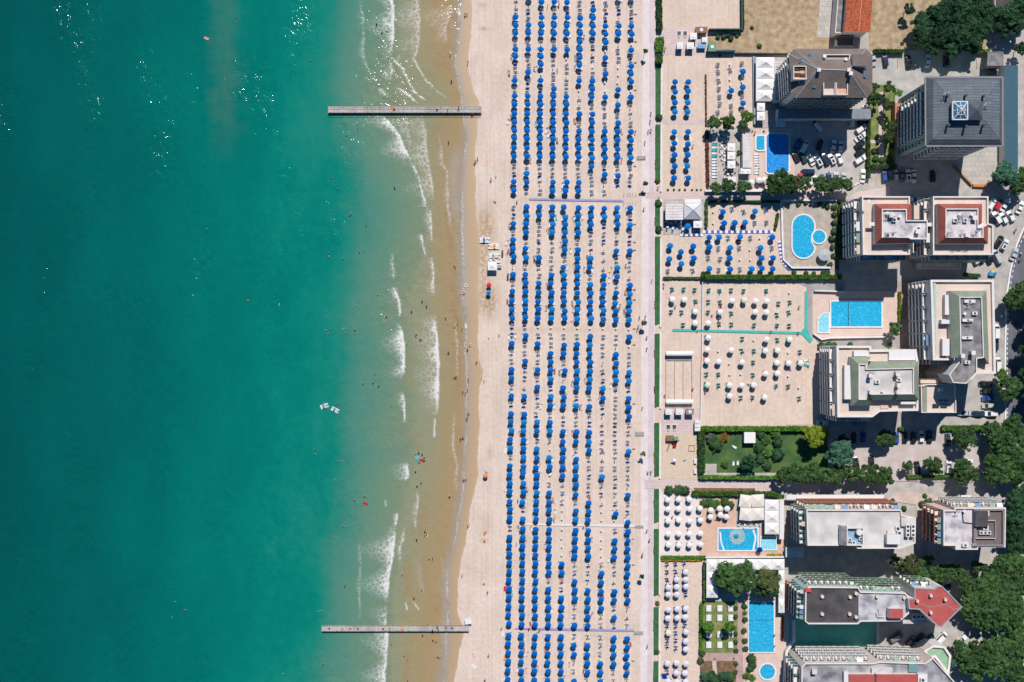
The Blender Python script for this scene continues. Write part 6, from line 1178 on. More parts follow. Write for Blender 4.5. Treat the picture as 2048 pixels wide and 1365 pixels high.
near_ids = set(id(s) for s in [o for o in order if o[1] > -2][:N_OPEN])
under = MB(); umi = []
for s in opens:
    c, py, x, y, ch, n = s; kind = "navy" if ch == 'N' else rnd.choices(("blue", "sky", "rimmed"), (72, 22, 6))[0]
    if id(s) in near_ids:
        nm = {"navy": "dark blue drooping", "blue": "blue", "sky": "lighter blue", "rimmed": "white rimmed blue"}[kind]
        parasol(x, y, kind, "%s parasol, %s open one from the top, %s column from the sea" % (nm, ordw(n), colw[c]), "blue parasols of the public beach", rnd.uniform(.35, .6) if kind == "navy" else (rnd.uniform(-.3, .3) if rnd.random() < .12 else None))
    else:
        ms = rnd.choice(CANS[kind]); k = append_mesh(mass, ms, x, y, rnd.uniform(0, 6)); off = {"blue": 0, "navy": 0, "sky": 0, "rimmed": 0}[kind]; mi += k; mi += [2] * len(append_mesh(mass, POLE_ME, x, y))
    for q in (-1, 1):
        if rnd.random() < .92:
            fr, fa = LG["blue"]; a, b = x + q * .62 + rnd.gauss(0, .12), y - .25 + rnd.gauss(0, .25); rz = rnd.gauss(0, .12); umi += [0] * len(append_mesh(under, fr, a, b, rz)); umi += [1] * len(append_mesh(under, fa, a, b, rz))
mass.m = mi; struct(mass.obj("parasol_rows", [M_blue, M_rim, M_ac]), "outer rows of blue parasols towards the upper and lower edges of the beach", "stuff")
under.m = umi; struct(under.obj("shaded_loungers", [M_ac, M_fab]), "pale blue loungers standing in the shade beneath the blue parasols", "stuff")
N_FOLD = 140; co = sorted([s for s in closed if s[1] > -2], key=lambda s: abs(s[1] - 682)); inds = set(id(s) for s in co[:N_FOLD // 2]); fm = MB(); fmi = []; ci = set(id(s) for s in co[:215]); cpm = MB(); cpi = []
for s in closed:
    c, py, x, y, ch, n = s
    if py > -2 and id(s) not in ci: cpi += append_mesh(cpm, CLOSED['navy'], x, y)
    elif py > -2: tag(link("closed_parasol", CLOSED["navy"], None, (x + rnd.gauss(0, .05), y, 0), 0), "closed navy parasol, %s closed one from the top, %s column from the sea" % (ordw(n), colw[c]), "closed parasol", "closed parasols of the public beach")
    if ch == 'C': continue
    for j, dy in enumerate((.62, -.55)):
        if rnd.random() < .1: continue
        k = "navy" if rnd.random() < .24 else "blue"; a, b, rz = x + rnd.gauss(0, .12), y + dy + rnd.gauss(0, .08) - .25, rnd.gauss(0, .16)
        if id(s) in inds: lounger(a, b, rz, FD[k], "%s folded %s lounger at the %s closed parasol, %s column from the sea" % ("upper" if j == 0 else "lower", "dark blue" if k == "navy" else "pale blue", ordw(n), colw[c]), "folded loungers of the public beach")
        else: fmi += [0] * len(append_mesh(fm, FD[k][0], a, b, rz)); fmi += [1 if k == "blue" else 2] * len(append_mesh(fm, FD[k][1], a, b, rz))
cpm.m = cpi; struct(cpm.obj('closed_parasol_rows', [M_blue2, M_ac]), 'closed navy parasols of the outer rows towards the upper and lower edges', 'stuff')
fm.m = fmi; struct(fm.obj("folded_lounger_rows", [M_ac, M_fab, M_fabb]), "folded pale blue loungers of the outer rows towards the upper and lower edges", "stuff")
for s in bases:
    c, py, x, y, ch, n = s; tag(link("parasol_socket", BASE_ME, None, (x, y, 0)), "bare white parasol socket, %s such from the top, %s column from the sea" % (ordw(n), colw[c]), "parasol socket", "empty parasol sockets")
# ---------------------------------------------------------------- hotel plots: parasols and loungers (px of the canopy)
def plot(lst, kind, where, group, tilt=None):
    for i, (px, py) in enumerate(sorted(lst, key=lambda p: (round(p[1] / 9), p[0]))):
        x, y, _ = W(px, py, 2.4); nm = {"blue": "blue", "white": "white", "pale": "pale grey", "ivory": "ivory"}[kind]; kk = kind if kind != "blue" else rnd.choice(("blue", "blue", "sky"))
        parasol(x, y, kk, "%s parasol %s, %s in reading order" % (nm, where, ordw(i + 1)), group)
        for q in (-1, 1): 
            if rnd.random() < .7: hid.append((x + q * .6, y - .3 + rnd.gauss(0, .2), rnd.gauss(0, .15), kind))
hid = []
plot([(1350, 164), (1376.5, 164), (1350, 184), (1377, 183), (1350, 205), (1376, 205), (1350, 224), (1376, 223)], "blue", "above the cross path", "blue parasols above the cross path")
plot([(1349, 264), (1376, 264), (1349, 287), (1376, 288), (1349, 310), (1376, 310), (1350, 332), (1375, 332), (1349, 356), (1377, 356)], "blue", "below the cross path", "blue parasols below the cross path")
plot([(1486, 143), (1463, 181), (1485, 175), (1487, 207)], "blue", "beside the four peaked marquee", "blue parasols beside the marquee")
plot([(1446, 424), (1510, 423), (1448, 446), (1470, 446), (1490, 445)], "blue", "above the striped walkway", "blue parasols above the striped walkway")
plot([(1419, 475), (1438, 474), (1481, 474), (1544, 474), (1419, 495), (1461, 496), (1522, 496), (1460, 517), (1524, 517), (1546, 516), (1419, 538), (1461, 539), (1504, 538), (1524, 537), (1546, 538)], "blue", "in the rows below the striped walkway", "blue parasols below the striped walkway")
plot([(1340, 492), (1387, 493), (1362, 505), (1339, 517), (1388, 517), (1363, 528)], "blue", "in the loose group by the promenade below the bar", "blue parasols below the beach bar"); plot([(1376, 453)], "blue", "half under the beach bar's roof edge", None)
plot([(1345, 600), (1369, 600), (1391, 624), (1391, 647)], "white", "left of the thin divider", "white parasols left of the divider"); plot([(1417, 647), (1465, 602), (1512, 603), (1534, 603), (1511, 625), (1534, 626), (1441, 625)], "white", "above the turquoise walkway", "white parasols above the turquoise walkway"); plot([(1489, 601)], "ivory", "in the top row above the turquoise walkway", None)
plot([(1417, 676), (1534, 679), (1580, 680), (1415, 700), (1463, 701), (1532, 702), (1555, 702), (1415, 723), (1438, 724), (1484, 725), (1555, 727), (1578, 727), (1602, 727), (1532, 748), (1555, 748), (1460, 771), (1484, 771), (1508, 771), (1460, 793), (1531, 796)], "white", "below the turquoise walkway", "white parasols below the turquoise walkway"); plot([(1415, 770)], "ivory", "in the fifth row below the turquoise walkway", None)
for x, y in [(1335 + 21.5 * (i % 3), 1006 + 24.2 * (i // 3)) for i in range(15)] : pass
plot([(1336 + 21.3 * i + (0.3 * j), 1000 + (0, 19.5, 43, 69, 91, 104)[j]) for i in range(3) for j in range(5)] + [(1400.5, 1018), (1400, 1041), (1401, 1068), (1402, 1090)], "white", "on the very pale paving", "white parasols on the very pale paving")
plot([(1422, 1021), (1440, 1018), (1455, 1018), (1421, 1035), (1441, 1031), (1454, 1034)], "white", "on the terracotta terrace", "white parasols on the terracotta terrace")
plot([(1354, 1160), (1337, 1175), (1372, 1145), (1372, 1160), (1372, 1174), (1337, 1190), (1354, 1190), (1354, 1175), (1337, 1220), (1355, 1219), (1372, 1219), (1336, 1238), (1355, 1237), (1371, 1236), (1373, 1265), (1372, 1284), (1372, 1300), (1336, 1328), (1354, 1328), (1373, 1329), (1354, 1347), (1371, 1349), (1338, 1364), (1354, 1365), (1372, 1365)], "pale", "in the lowest rows by the promenade", "pale parasols of the lowest rows"); plot([(1337, 1268)], "ivory", "among the pale grey ones of the lowest rows", None)
plot([(1503, 365), (1518, 361), (1529, 360)], "white", "below the octagonal pool", "white parasols below the octagonal pool"); plot([(1418, 1271)], "white", "on the lounger lawn", None)
for i, (x, y) in enumerate(((1520, 1100),)): c = W(x, y, 2.4); parasol(c[0], c[1], "navy", "dark blue parasol below the whirlpool basin", None)
hm = MB(); hmi = []
for x, y, rz, kind in hid:
    f = {"blue": "blue", "white": "teal", "ivory": "teal", "pale": "navy"}[kind]; hmi += [0] * len(append_mesh(hm, LG[f][0], x, y, rz)); hmi += [{"blue": 1, "teal": 2, "navy": 3}[f]] * len(append_mesh(hm, LG[f][1], x, y, rz))
hm.m = hmi; struct(hm.obj("plot_shaded_loungers", [M_ac, M_fab, M_fabt, M_fabb]), "loungers half hidden under the hotel plots' parasols", "stuff")
def pairs(lst, kind, where, group, closed_=True, fold=True):
    for i, (px, py) in enumerate(sorted(lst, key=lambda p: (round(p[1] / 9), p[0]))):
        x, y, _ = W(px, py, .5); nm = {"blue": "pale blue", "teal": "teal", "white": "white", "navy": "blue"}[kind]
        if closed_: tag(link("closed_parasol", CLOSED["teal" if kind == "teal" else "white" if kind == "white" else "navy"], None, (x, y + .1, 0)), "closed parasol between %s loungers %s, %s in reading order" % (nm, where, ordw(i + 1)), "closed parasol", "closed parasols of the hotel plots")
        for j, q in enumerate((.45, -.45)):
            if fold: lounger(x + rnd.gauss(0, .1), y + q + rnd.gauss(0, .05), rnd.gauss(0, .12), FD[kind], "%s folded %s lounger %s, %s pair in reading order" % (("upper", "lower")[j], nm, where, ordw(i + 1)), group)
pairs([(1436, 131), (1436, 145), (1437, 163), (1438, 179), (1439, 195), (1439, 210), (1436, 226), (1460, 141), (1462, 213), (1462, 226), (1483, 128), (1484, 155), (1484, 193), (1485, 226)], "white", "in the plot beside the marquee", "folded loungers beside the marquee")
pairs([(1464, 419), (1487, 424), (1531, 420), (1509, 447), (1532, 446)], "blue", "above the striped walkway", "folded loungers above the striped walkway"); pairs([(1456, 477), (1500, 477), (1436, 498), (1478, 497), (1543, 497), (1416, 517), (1440, 519), (1437, 541), (1480, 540), (1336, 543), (1386, 542)], "blue", "below the striped walkway", "folded loungers below the striped walkway")
pairs([(1343, 580), (1367, 580), (1389, 581), (1390, 604), (1342, 625), (1363, 626), (1417, 582), (1440, 583), (1462, 582), (1487, 583), (1532, 583), (1416, 605), (1439, 606), (1556, 608), (1579, 606), (1416, 626), (1462, 628), (1554, 631), (1577, 626), (1438, 649), (1462, 650), (1508, 652), (1554, 652), (1578, 653), (1366, 651)], "teal", "above the turquoise walkway", "teal folded loungers above the walkway")
pairs([(1484, 679), (1554, 681), (1484, 703), (1507, 703), (1600, 705), (1506, 726), (1413, 750), (1436, 750), (1506, 751), (1436, 772), (1552, 773), (1576, 774), (1481, 797), (1505, 796), (1598, 798)], "teal", "below the turquoise walkway", "teal folded loungers below the walkway")
pairs([(1334, 1129), (1351, 1129), (1368, 1127), (1334, 1145), (1351, 1144), (1334, 1160), (1371, 1190), (1334, 1252), (1351, 1253), (1369, 1252), (1351, 1267), (1351, 1282), (1334, 1282), (1334, 1293), (1351, 1297), (1335, 1345)], "navy", "in the lowest rows by the promenade", "blue folded loungers of the lowest rows")
qs = {}
for x, y in sorted(((1460, 128), (1460, 158), (1461, 170), (1484, 163), (1427, 423), (1427, 446), (1520, 476), (1480, 519), (1501, 519), (1500, 499), (1508, 680), (1437, 702), (1577, 705), (1459, 727), (1460, 749), (1482, 748), (1577, 752), (1598, 775), (1579, 585)), key=lambda p: p[1]):
    c = W(x, y, .8); w = "beside the marquee" if y < 200 else "above the striped walkway" if y < 450 else "below the striped walkway" if y < 530 else "among the white parasols"; qs[w] = qs.get(w, 0) + 1
    tag(link("parasol_socket", BASE_ME, None, (c[0], c[1], 0)), "bare white parasol socket %s, %s such from the top" % (w, ordw(qs[w])), "parasol socket", "bare parasol sockets of the hotel plots")
def lrow(lst, kind, label, group, rz=0):
    for i, t in enumerate(lst):
        c = W(t[0], t[1], .3); lounger(c[0], c[1], (t[2] if len(t) > 2 else rz), LG[t[3] if len(t) > 3 else kind], label % ordw(i + 1), group)
lrow([(1429, 266 + 5.9 * i, R(-90), "teal" if i in (4, 6, 8) else "white") for i in range(16)], "white", "lounger lying crosswise in the pool bar garden row, %s from the top", "loungers of the pool bar garden")
lrow([(1513.5, 309 + 5.4 * i, R(-90)) for i in range(8)], "white", "white lounger beside the octagonal pool, %s from the top", "white loungers beside the octagonal pool")
for j, y in enumerate((1217, 1236, 1269, 1290)):
    for i, x in enumerate((1417, 1439, 1461)):
        if (i, j) == (0, 2): continue
        lrow([(x, y - 4.2, R(90)), (x, y, R(90)), (x, y + 4.2, R(90))], "white", "white lawn lounger in row %s, column %s of the trios, %%s from its top" % (ordw(j + 1), ordw(i + 1)), "white loungers of the lounger lawn")
lrow([(1468, 894, R(60)), (1467, 926, 0), (1475.5, 925, 0)], "white", "white lounger alone on the park lawn, %s from the left", "white loungers of the park lawn")
lrow([(1613, 721, R(-80)), (1613, 731, R(-110), "teal")], "white", "lounger pulled out by the broad white hotel, %s from the top", "loungers pulled out by the broad hotel")
lrow([(1325 + 2.2 * i, 1352, R(12)) for i in range(4)], "navy", "blue lounger set upright at the lower promenade edge, %s from the left", "blue loungers at the lower edge")
# pulled-out loungers with towels on the public beach
M_tow = {k: cloth("towel_" + k, c) for k, c in {"white": (240, 236, 234), "pink": (240, 184, 186), "red": (214, 56, 66), "orange": (236, 150, 96), "aqua": (110, 196, 206), "blue": (70, 120, 200), "yellow": (232, 210, 120), "purple": (120, 90, 150)}.items()}
TOW_ME = {k: MB().box(0, 0, 0, .85, 1.75, .03).box(0, .7, .03, .45, .28, .08).mesh("beach_towel", m) for k, m in M_tow.items()}
TW = [(1019, 1, 64), (1019, 116, 1, "white"), ]
towels = [(1017.5, 147, "pink"), (1020, 236, "pink"), (1016, 318 - 74, "white"), (1099, 250, "white"), (1093, 262, "white"), (1096, 270, "white"), (1114, 282, "white"), (1072, 249, "aqua"), (1160, 244, "red"), (1149, 243, "orange"), (1243, 264, "orange"), (1243, 322, "orange"), (1061, 322, "pink"), (1072, 138, "white"), (1116, 8, "white"), (1151, 117, "aqua"), (1151, 137, "pink"), (1109, 25, "yellow"),
 (1019, 453, "white"), (1014, 486, "white"), (1016, 504, "red"), (1096, 463, "white"), (1112, 435, "aqua"), (1141, 502, "white"), (1069, 517, "orange"), (1148, 532, "yellow"), (1169, 540, "pink"), (1094, 572, "pink"), (1164, 434, "white"), (1148, 438, "white"), (1252, 585, "orange"), (1218, 561, "white"), (1237, 543, "red"), (1256, 434, "pink"), (1121, 490, "pink"), (1050, 535, "white"), (1175, 516, "aqua"), (1221, 540, "yellow"),
 (1015, 604, "red"), (1145, 607, "orange"), (1146, 620, "pink"), (1146, 639, "pink"), (1239, 614, "orange"), (1249, 624, "red"), (1251, 629, "aqua"), (1092, 617, "white"), (1031, 672, "white"), (1018, 674, "white"), (1119, 746, "aqua"), (1171, 762, "pink"), (1186, 729, "white"), (1145, 767, "white"), (1199, 793, "orange"), (1127, 760, "pink"), (1109, 743, "purple"), (1221, 772, "white"),
 (1147, 807, "aqua"), (1162, 815, "pink"), (1108, 813, "white"), (1082, 813, "white"), (1145, 866, "pink"), (1011, 902, "white"), (1040, 867, "pink"), (1130, 937, "red"), (1078, 926, "white"), (1043, 892, "pink"), (1206, 903, "purple"), (1106, 1001, "orange"), (1077, 978, "white"), (1100, 946, "white"), (1052, 981, "aqua"), (1179, 995, "red"),
 (1110, 1024, "white"), (1109, 1040, "white"), (1096, 1032, "red"), (1063, 1058, "white"), (1036, 1057, "white"), (1090, 1093, "pink"), (1051, 1085, "pink"), (1184, 1079, "pink"), (1141, 1107, "pink"), (1219, 1120, "white"), (1125, 1137, "purple"), (1098, 1157, "pink"), (1121, 1160, "orange"), (1010, 1178, "red"), (1024, 1187, "aqua"), (1265, 1082, "pink"), (1206, 1192, "red"), (1256, 1192, "red"),
 (1061, 1248, "red"), (1103, 1222, "white"), (1044, 1299, "aqua"), (1048, 1300, "red"), (1055, 1308, "pink"), (1091, 1302, "red"), (1170, 1288, "red"), (1167, 1342, "red"), (1139, 1329, "pink"), (1076, 1336, "pink"), (1052, 1341, "pink"), (1005, 1268, "white"), (1127, 1355, "orange"), (1010, 1318, "orange"), (1261, 1288, "red"), (1183, 1228, "orange"), (1035, 1339, "white"), (1169, 1253, "pink"),
 (1441, 612, "red"), (1440, 618, "pink"), (1426, 632, "pink"), (1407, 718, "orange"), (1530, 746, "red"), (1482, 725, "red"), (1579, 738, "purple"), (1577, 774, "red"), (1467, 797, "pink"), (1412, 791, "pink"), (1334, 592, "pink"), (1412, 780, "white"), (1473, 479, "pink"), (1477, 484, "red"), (1512, 500, "pink"), (1484, 452, "red"), (1471, 456, "white"), (1452, 540, "white"), (1425, 486, "white"), (1374, 1064, "pink"), (1353, 280, "white"), (1381, 277, "white"),
 (970, 1067, "orange"), (947, 1311, "pink"), (948, 1333, "white"), (974, 327, "pink"), (804, 1257, "orange"), (686, 1257, "pink"), (787, 219, "orange")]
tc = {}
for px, py, k in sorted(towels, key=lambda t: t[1]):
    z = 1.02 if px < 930 and (py < 300 or py > 1200) else .25 if 1012 < px < 1270 else .02
    zone = "on the upper pier" if z > 1 and py < 400 else "on the lower pier" if z > 1 else "on the open sand near the water" if px < 1005 else "on the public beach" if px < 1300 else "in the hotel plots"
    tc[(k, zone)] = tc.get((k, zone), 0) + 1; tot = sum(1 for t in towels if t[2] == k); x, y, _ = W(px, py, z)
    if .2 < z < .3: o = link("beach_towel", TOW_ME[k], None, (x, y, .36), rnd.gauss(0, .25)); 
    else: o = link("beach_towel", TOW_ME[k], None, (x, y, z), rnd.gauss(0, .4))
    tag(o, "%s beach towel %s, %s such from the top" % (k, zone, ordw(tc[(k, zone)])), "towel", "beach towels")
    if .2 < z < .3: lounger(x, y, o.rotation_euler.z, LG_FLAT if False else LG["white"], "pulled out white lounger under the %s %s towel from the top of the public beach" % (ordw(tc[(k, zone)]), k), "pulled out loungers"); o.location.z = .37; o.scale = (.7, .62, 1); o.location.x += .2 * math.sin(o.rotation_euler.z); o.location.y -= .25
# ---------------------------------------------------------------- piers
M_plank = tiles("pier_planks", C(208, 200, 192), C(140, 136, 134), .22, 14, rot=R(90), var=.14, mortar=.1, blot=.16); M_pile = mat("pile_wood", C(110, 98, 88), .9, .2, 2)
def pier(x0, x1, y0, y1, label, sand_x, rails):
    z = 1.0; c = W((x0 + x1) / 2, (y0 + y1) / 2); r = tag(empty("pier", (c[0], c[1], 0)), label, "pier", "wooden piers"); A, B = W(x0, y1, z), W(x1, y0, z); L, D = B[0] - A[0], B[1] - A[1]
    part(MB().box((A[0] + B[0]) / 2, (A[1] + B[1]) / 2, z - .16, L, D, .16), "deck", M_plank, r)
    mb = MB()
    for q in (.06, .94): mb.box((A[0] + B[0]) / 2, A[1] + D * q, z + .003, L, .1, .12)
    part(mb, "edge_beam", M_pile, r)
    for i in range(int(L / 4)):
        x = A[0] + 1.0 + i * 4
        for q in (.12, .88): part(MB().tube((x, A[1] + D * q, -1.2), (x, A[1] + D * q, z + (.35 if rails else 0)), .13, 7), "pile", M_pile, r)
    if rails:
        mb = MB(); 
        for q in rails: mb.tube((A[0], A[1] + D * q, z + .9), (B[0], A[1] + D * q, z + .9), .06, 5)
        for q in rails:
            for i in range(int(L / 2) + 1): mb.tube((A[0] + i * 2, A[1] + D * q, z), (A[0] + i * 2, A[1] + D * q, z + .9), .045, 4)
        part(mb, "handrail", mat("rail_wood", C(214, 206, 198), .8, .08, 2), r)
pier(656, 963, 213, 227, "upper wooden pier with white handrails reaching from the beach into the green water", 945, (.05, .86)); pier(643, 938, 1251, 1264, "lower wooden pier crowded with towels reaching from the beach into the green water", 930, ())
# ---------------------------------------------------------------- pedal boats, floats and small beach things
def pedalo(px, py, rz, deco, label, z=0.0, scale=1.0):
    c = W(px, py); r = tag(empty("pedal_boat", (c[0], c[1], z), rz), label, "pedal boat", "pedal boats"); r.scale = (scale,) * 3
    for q in (-.62, .62): 
        mb = MB(); mb.box(0, q, 0, 3.4, .55, .42); mb.add([(1.7, q - .275, 0), (1.7, q + .275, 0), (1.7, q + .275, .42), (1.7, q - .275, .42), (2.05, q, .36)], [(0, 1, 4), (1, 2, 4), (2, 3, 4), (3, 0, 4)]); mb.obj("hull", M_ac, r)
    MB().box(-.1, 0, .42, 3.0, 1.75, .12).obj("deck", M_ac, r)
    for q in (-.42, .42): MB().box(-.2, q, .542, .55, .6, .28).box(-.5, q, .542, .12, .6, .7).obj("seat", mat("boat_" + deco, C(*{"blue": (40, 120, 190), "orange": (224, 150, 70), "aqua": (100, 190, 210)}[deco]), .5, .08, 2), r)
    mb = MB(); 
    for k in range(7): a = math.pi * k / 6; mb.box(.75 + .45 * math.cos(a), .55 * math.sin(a) - .25, .543, .34, .2, .02, a)
    mb.obj("painted_arc", mat("boat_" + deco, C(0, 0, 0)), r); MB().box(-1.2, 0, .05, .3, .5, .7).obj("paddle_box", M_ac, r)
pedalo(969.5, 481, 0, "blue", "white pedal boat with blue decoration, nearest to the water on the sand"); pedalo(987.5, 493.5, R(180), "orange", "white pedal boat with thin orange line parked above the others"); pedalo(988, 513, 0, "aqua", "white pedal boat with aqua decoration beside the boat rental tent"); pedalo(989, 521.5, R(3), "orange", "white pedal boat half hidden by the boat rental tent")
pedalo(648.5, 813, R(20), "blue", "white pedal boat with bathers floating at the edge of the deep water", -.15, .75); pedalo(670, 820, R(-25), "blue", "white pedal boat, right one of two drifting together", -.15, .75)
marquee(975.5, 524, 993.5, 541, 1, 1, 2.6, "white square boat rental tent beside the pedal boats", .5, name="awning_tent", cat="awning")
c = W(999, 534); tag(MB().box(c[0], c[1], 0, 1.2, .9, .8).box(c[0], c[1], .8, 1.3, 1.0, .06).obj("kiosk_box", mat("grey_box", C(160, 165, 172), .6, .08, 2)), "grey rental counter box beside the white rental tent", "counter")
for x, y, l in ((1005, 506, "upper"), (1016, 552, "lower")): c = W(x, y); tag(MB().box(c[0], c[1], .6, .5, 1.5, .9).box(c[0], c[1] - .6, 0, .08, .08, .6).box(c[0], c[1] + .6, 0, .08, .08, .6).obj("sign_board", M_dark), "dark information board at the beach's seaward edge, %s one" % l, "board")
def ring(px, py, m, label, r=.5, z=-.02):
    mb = MB(); n, k = 14, 6; V = [[((r + .16 * math.cos(2 * math.pi * j / k)) * math.cos(2 * math.pi * i / n), (r + .16 * math.cos(2 * math.pi * j / k)) * math.sin(2 * math.pi * i / n), .16 + .16 * math.sin(2 * math.pi * j / k)) for j in range(k)] for i in range(n)]
    for i in range(n):
        for j in range(k): mb.add([V[i][j], V[(i + 1) % n][j], V[(i + 1) % n][(j + 1) % k], V[i][(j + 1) % k]], [(0, 1, 2, 3)])
    o = mb.obj("swim_ring", m, None, True, W(px, py)[:2] + (z + .06,)); return tag(o, label, "swim ring")
def raft(px, py, rz, m, label, z=.06, L=1.8, w=.8):
    mb = MB()
    for i in range(5): mb.ball(-w / 2 + w * (i + .5) / 5, 0, .1, w / 9, L / 2, .1, 8, 6)
    mb.ball(0, L * .42, .16, w / 2, .2, .12, 10, 6); o = mb.obj("air_mattress", m, None, True, W(px, py)[:2] + (z,)); o.rotation_euler.z = rz; return tag(o, label, "air mattress")
raft(414, 78, R(70), M_tow["pink"], "pink air mattress far out among the upper sparkles"); raft(834, 916, R(40), M_tow["aqua"], "aqua air mattress held by the bathing group in the shallows", L=2.4, w=1.3); raft(845, 921, R(80), M_tow["red"], "red air mattress beside the bathing group in the shallows"); raft(731, 1007, R(60), M_tow["red"], "red air mattress alone in the green shallows")
ring(853, 1072, M_tow["yellow"], "yellow swim ring carried by a bather near the sandbar"); ring(926, 586, M_tow["pink"], "pink and white swim ring at the wet sand's edge"); ring(932, 572, M_tow["white"], "white swim ring at the swash below the pedal boats"); raft(932, 654, R(10), M_tow["white"], "white air mattress lying on the wet sand"); ring(941, 690, M_tow["yellow"], "pale swim ring carried across the wet sand"); ring(1011, 980, M_tow["white"], "small white ring left at the seaward edge of the parasols")
c = W(496, 602); tag(MB().ball(c[0], c[1], .1, .32, mi=0).tube((c[0], c[1], .3), (c[0], c[1], .7), .04).obj("buoy", mat("buoy_orange", C(226, 110, 60), .5, .08, 2), None, True), "small orange buoy alone in the deep water", "buoy")
for x, y, t in ((971, 952, "orange"), (978, 571, "red")): 
    c = W(x, y, 2); r = tag(empty("beach_parasol", (c[0], c[1], 0)), "small private %s parasol on the open sand" % t, "parasol"); link("canopy", canopy_mesh("canopy", M_tow[t], M_tow[t], .8, 1.8, .35), r); link("pole", POLE_ME, r).scale = (1, 1, .8)
c = W(977, 586, 1.9); r = tag(empty("beach_parasol", (c[0], c[1], 0)), "small private blue parasol below the boat rental tent", "parasol"); link("canopy", canopy_mesh("canopy", M_sky, M_rimw, .8, 1.8, .35), r); link("pole", POLE_ME, r).scale = (1, 1, .8)
mb = MB(); c = W(936, 1243, 1.6); r = tag(empty("beach_tent", (c[0], c[1], 0), .1), "white patterned shade tent at the root of the lower pier", "tent"); mb.add([(-1.1, -1, 1.5), (1.1, -1, 1.5), (1.1, 1, 1.7), (-1.1, 1, 1.7)], [(0, 1, 2, 3)]); mb.obj("tent_roof", M_canvas, r); mb = MB()
for a in (-1.05, 1.05):
    for b in (-.95, .95): mb.tube((a, b, 0), (a, b, 1.55), .03, 4)
mb.obj("tent_frame", M_metal, r)
# foot showers row and benches by the promenade
for i, x in enumerate((1248, 1256, 1260.5, 1265, 1272)):
    for j, y in enumerate((387, 405)): c = W(x, y); tag(MB().tube((c[0], c[1], 0), (c[0], c[1], 1.6), .06, 6).ball(c[0], c[1], 1.65, .12).obj("bollard_post", M_ac), "white post of the %s row at the violet walkway's end, %s from the left" % (("upper", "lower")[j], ordw(i + 1)), "post", "white posts at the walkway")
c = W(1283, 389); tag(MB().box(c[0], c[1], .35, 1.8, .5, .08).box(c[0] - .7, c[1], 0, .1, .45, .35).box(c[0] + .7, c[1], 0, .1, .45, .35).box(c[0], c[1] + .25, .45, 1.8, .06, .4).obj("bench", M_wood), "brown bench with a parked bicycle by the lane's start", "bench")
for i, y in enumerate((29, 84, 126, 181, 333, 449, 485, 501, 580, 600, 658, 690, 808, 898, 1130, 1322)):
    c = W(1271 - y * .004, y); tag(MB().box(c[0], c[1], .18, .9, .3, .08).box(c[0] - .3, c[1], 0, .1, .25, .18).box(c[0] + .3, c[1], 0, .1, .25, .18).obj("low_step", M_wood), "low wooden step on the sand near the promenade, %s from the top" % ordw(i + 1), "step", "low wooden steps")
# cafe tables with chairs
TB = MB().cyl(0, 0, .7, .42, .05, 12).cyl(0, 0, 0, .05, .7, 6).cyl(0, 0, 0, .25, .04, 10).mesh("table", M_ac); CH = {}
for k, m in (("white", M_ac), ("blue", M_fabb), ("dark", M_dark)):
    mb = MB(); mb.box(0, 0, .42, .46, .46, .05); mb.box(0, .22, .47, .46, .05, .42)
    for a in (-.2, .2):
        for b in (-.2, .2): mb.box(a, b, 0, .04, .04, .42)
    CH[k] = mb.mesh("chair", m)
def cafe(lst, k, where):
    for i, (x, y) in enumerate(lst):
        c = W(x, y, .7); tag(link("cafe_table", TB, None, (c[0], c[1], 0)), "round white cafe table %s, %s from the top" % (where, ordw(i + 1)), "table", "cafe tables")
        for j in range(3): a = rnd.uniform(0, .6) + j * 2.1; tag(link("cafe_chair", CH[k], None, (c[0] + .85 * math.cos(a), c[1] + .85 * math.sin(a), 0), a - math.pi / 2), "%s cafe chair, %s at the %s table %s" % (k, ordw(j + 1), ordw(i + 1), where), "chair", "cafe chairs")
cafe([(1448, 271), (1445, 279), (1450, 284), (1444, 292), (1450, 298), (1444, 306), (1450, 312), (1449, 321)], "white", "in the pool bar garden"); cafe([(1334, 443), (1342, 447), (1351, 444), (1335, 454), (1346, 457), (1360, 449), (1366, 459), (1388, 462)], "blue", "beside the beach bar")
cafe([(1453, 341), (1461, 341), (1456, 348), (1465, 347)], "dark", "in the shaded corner of the pool garden"); cafe([(1480, 1046), (1490, 1050), (1503, 1047), (1513, 1050), (1522, 1046)], "white", "above the island pool")
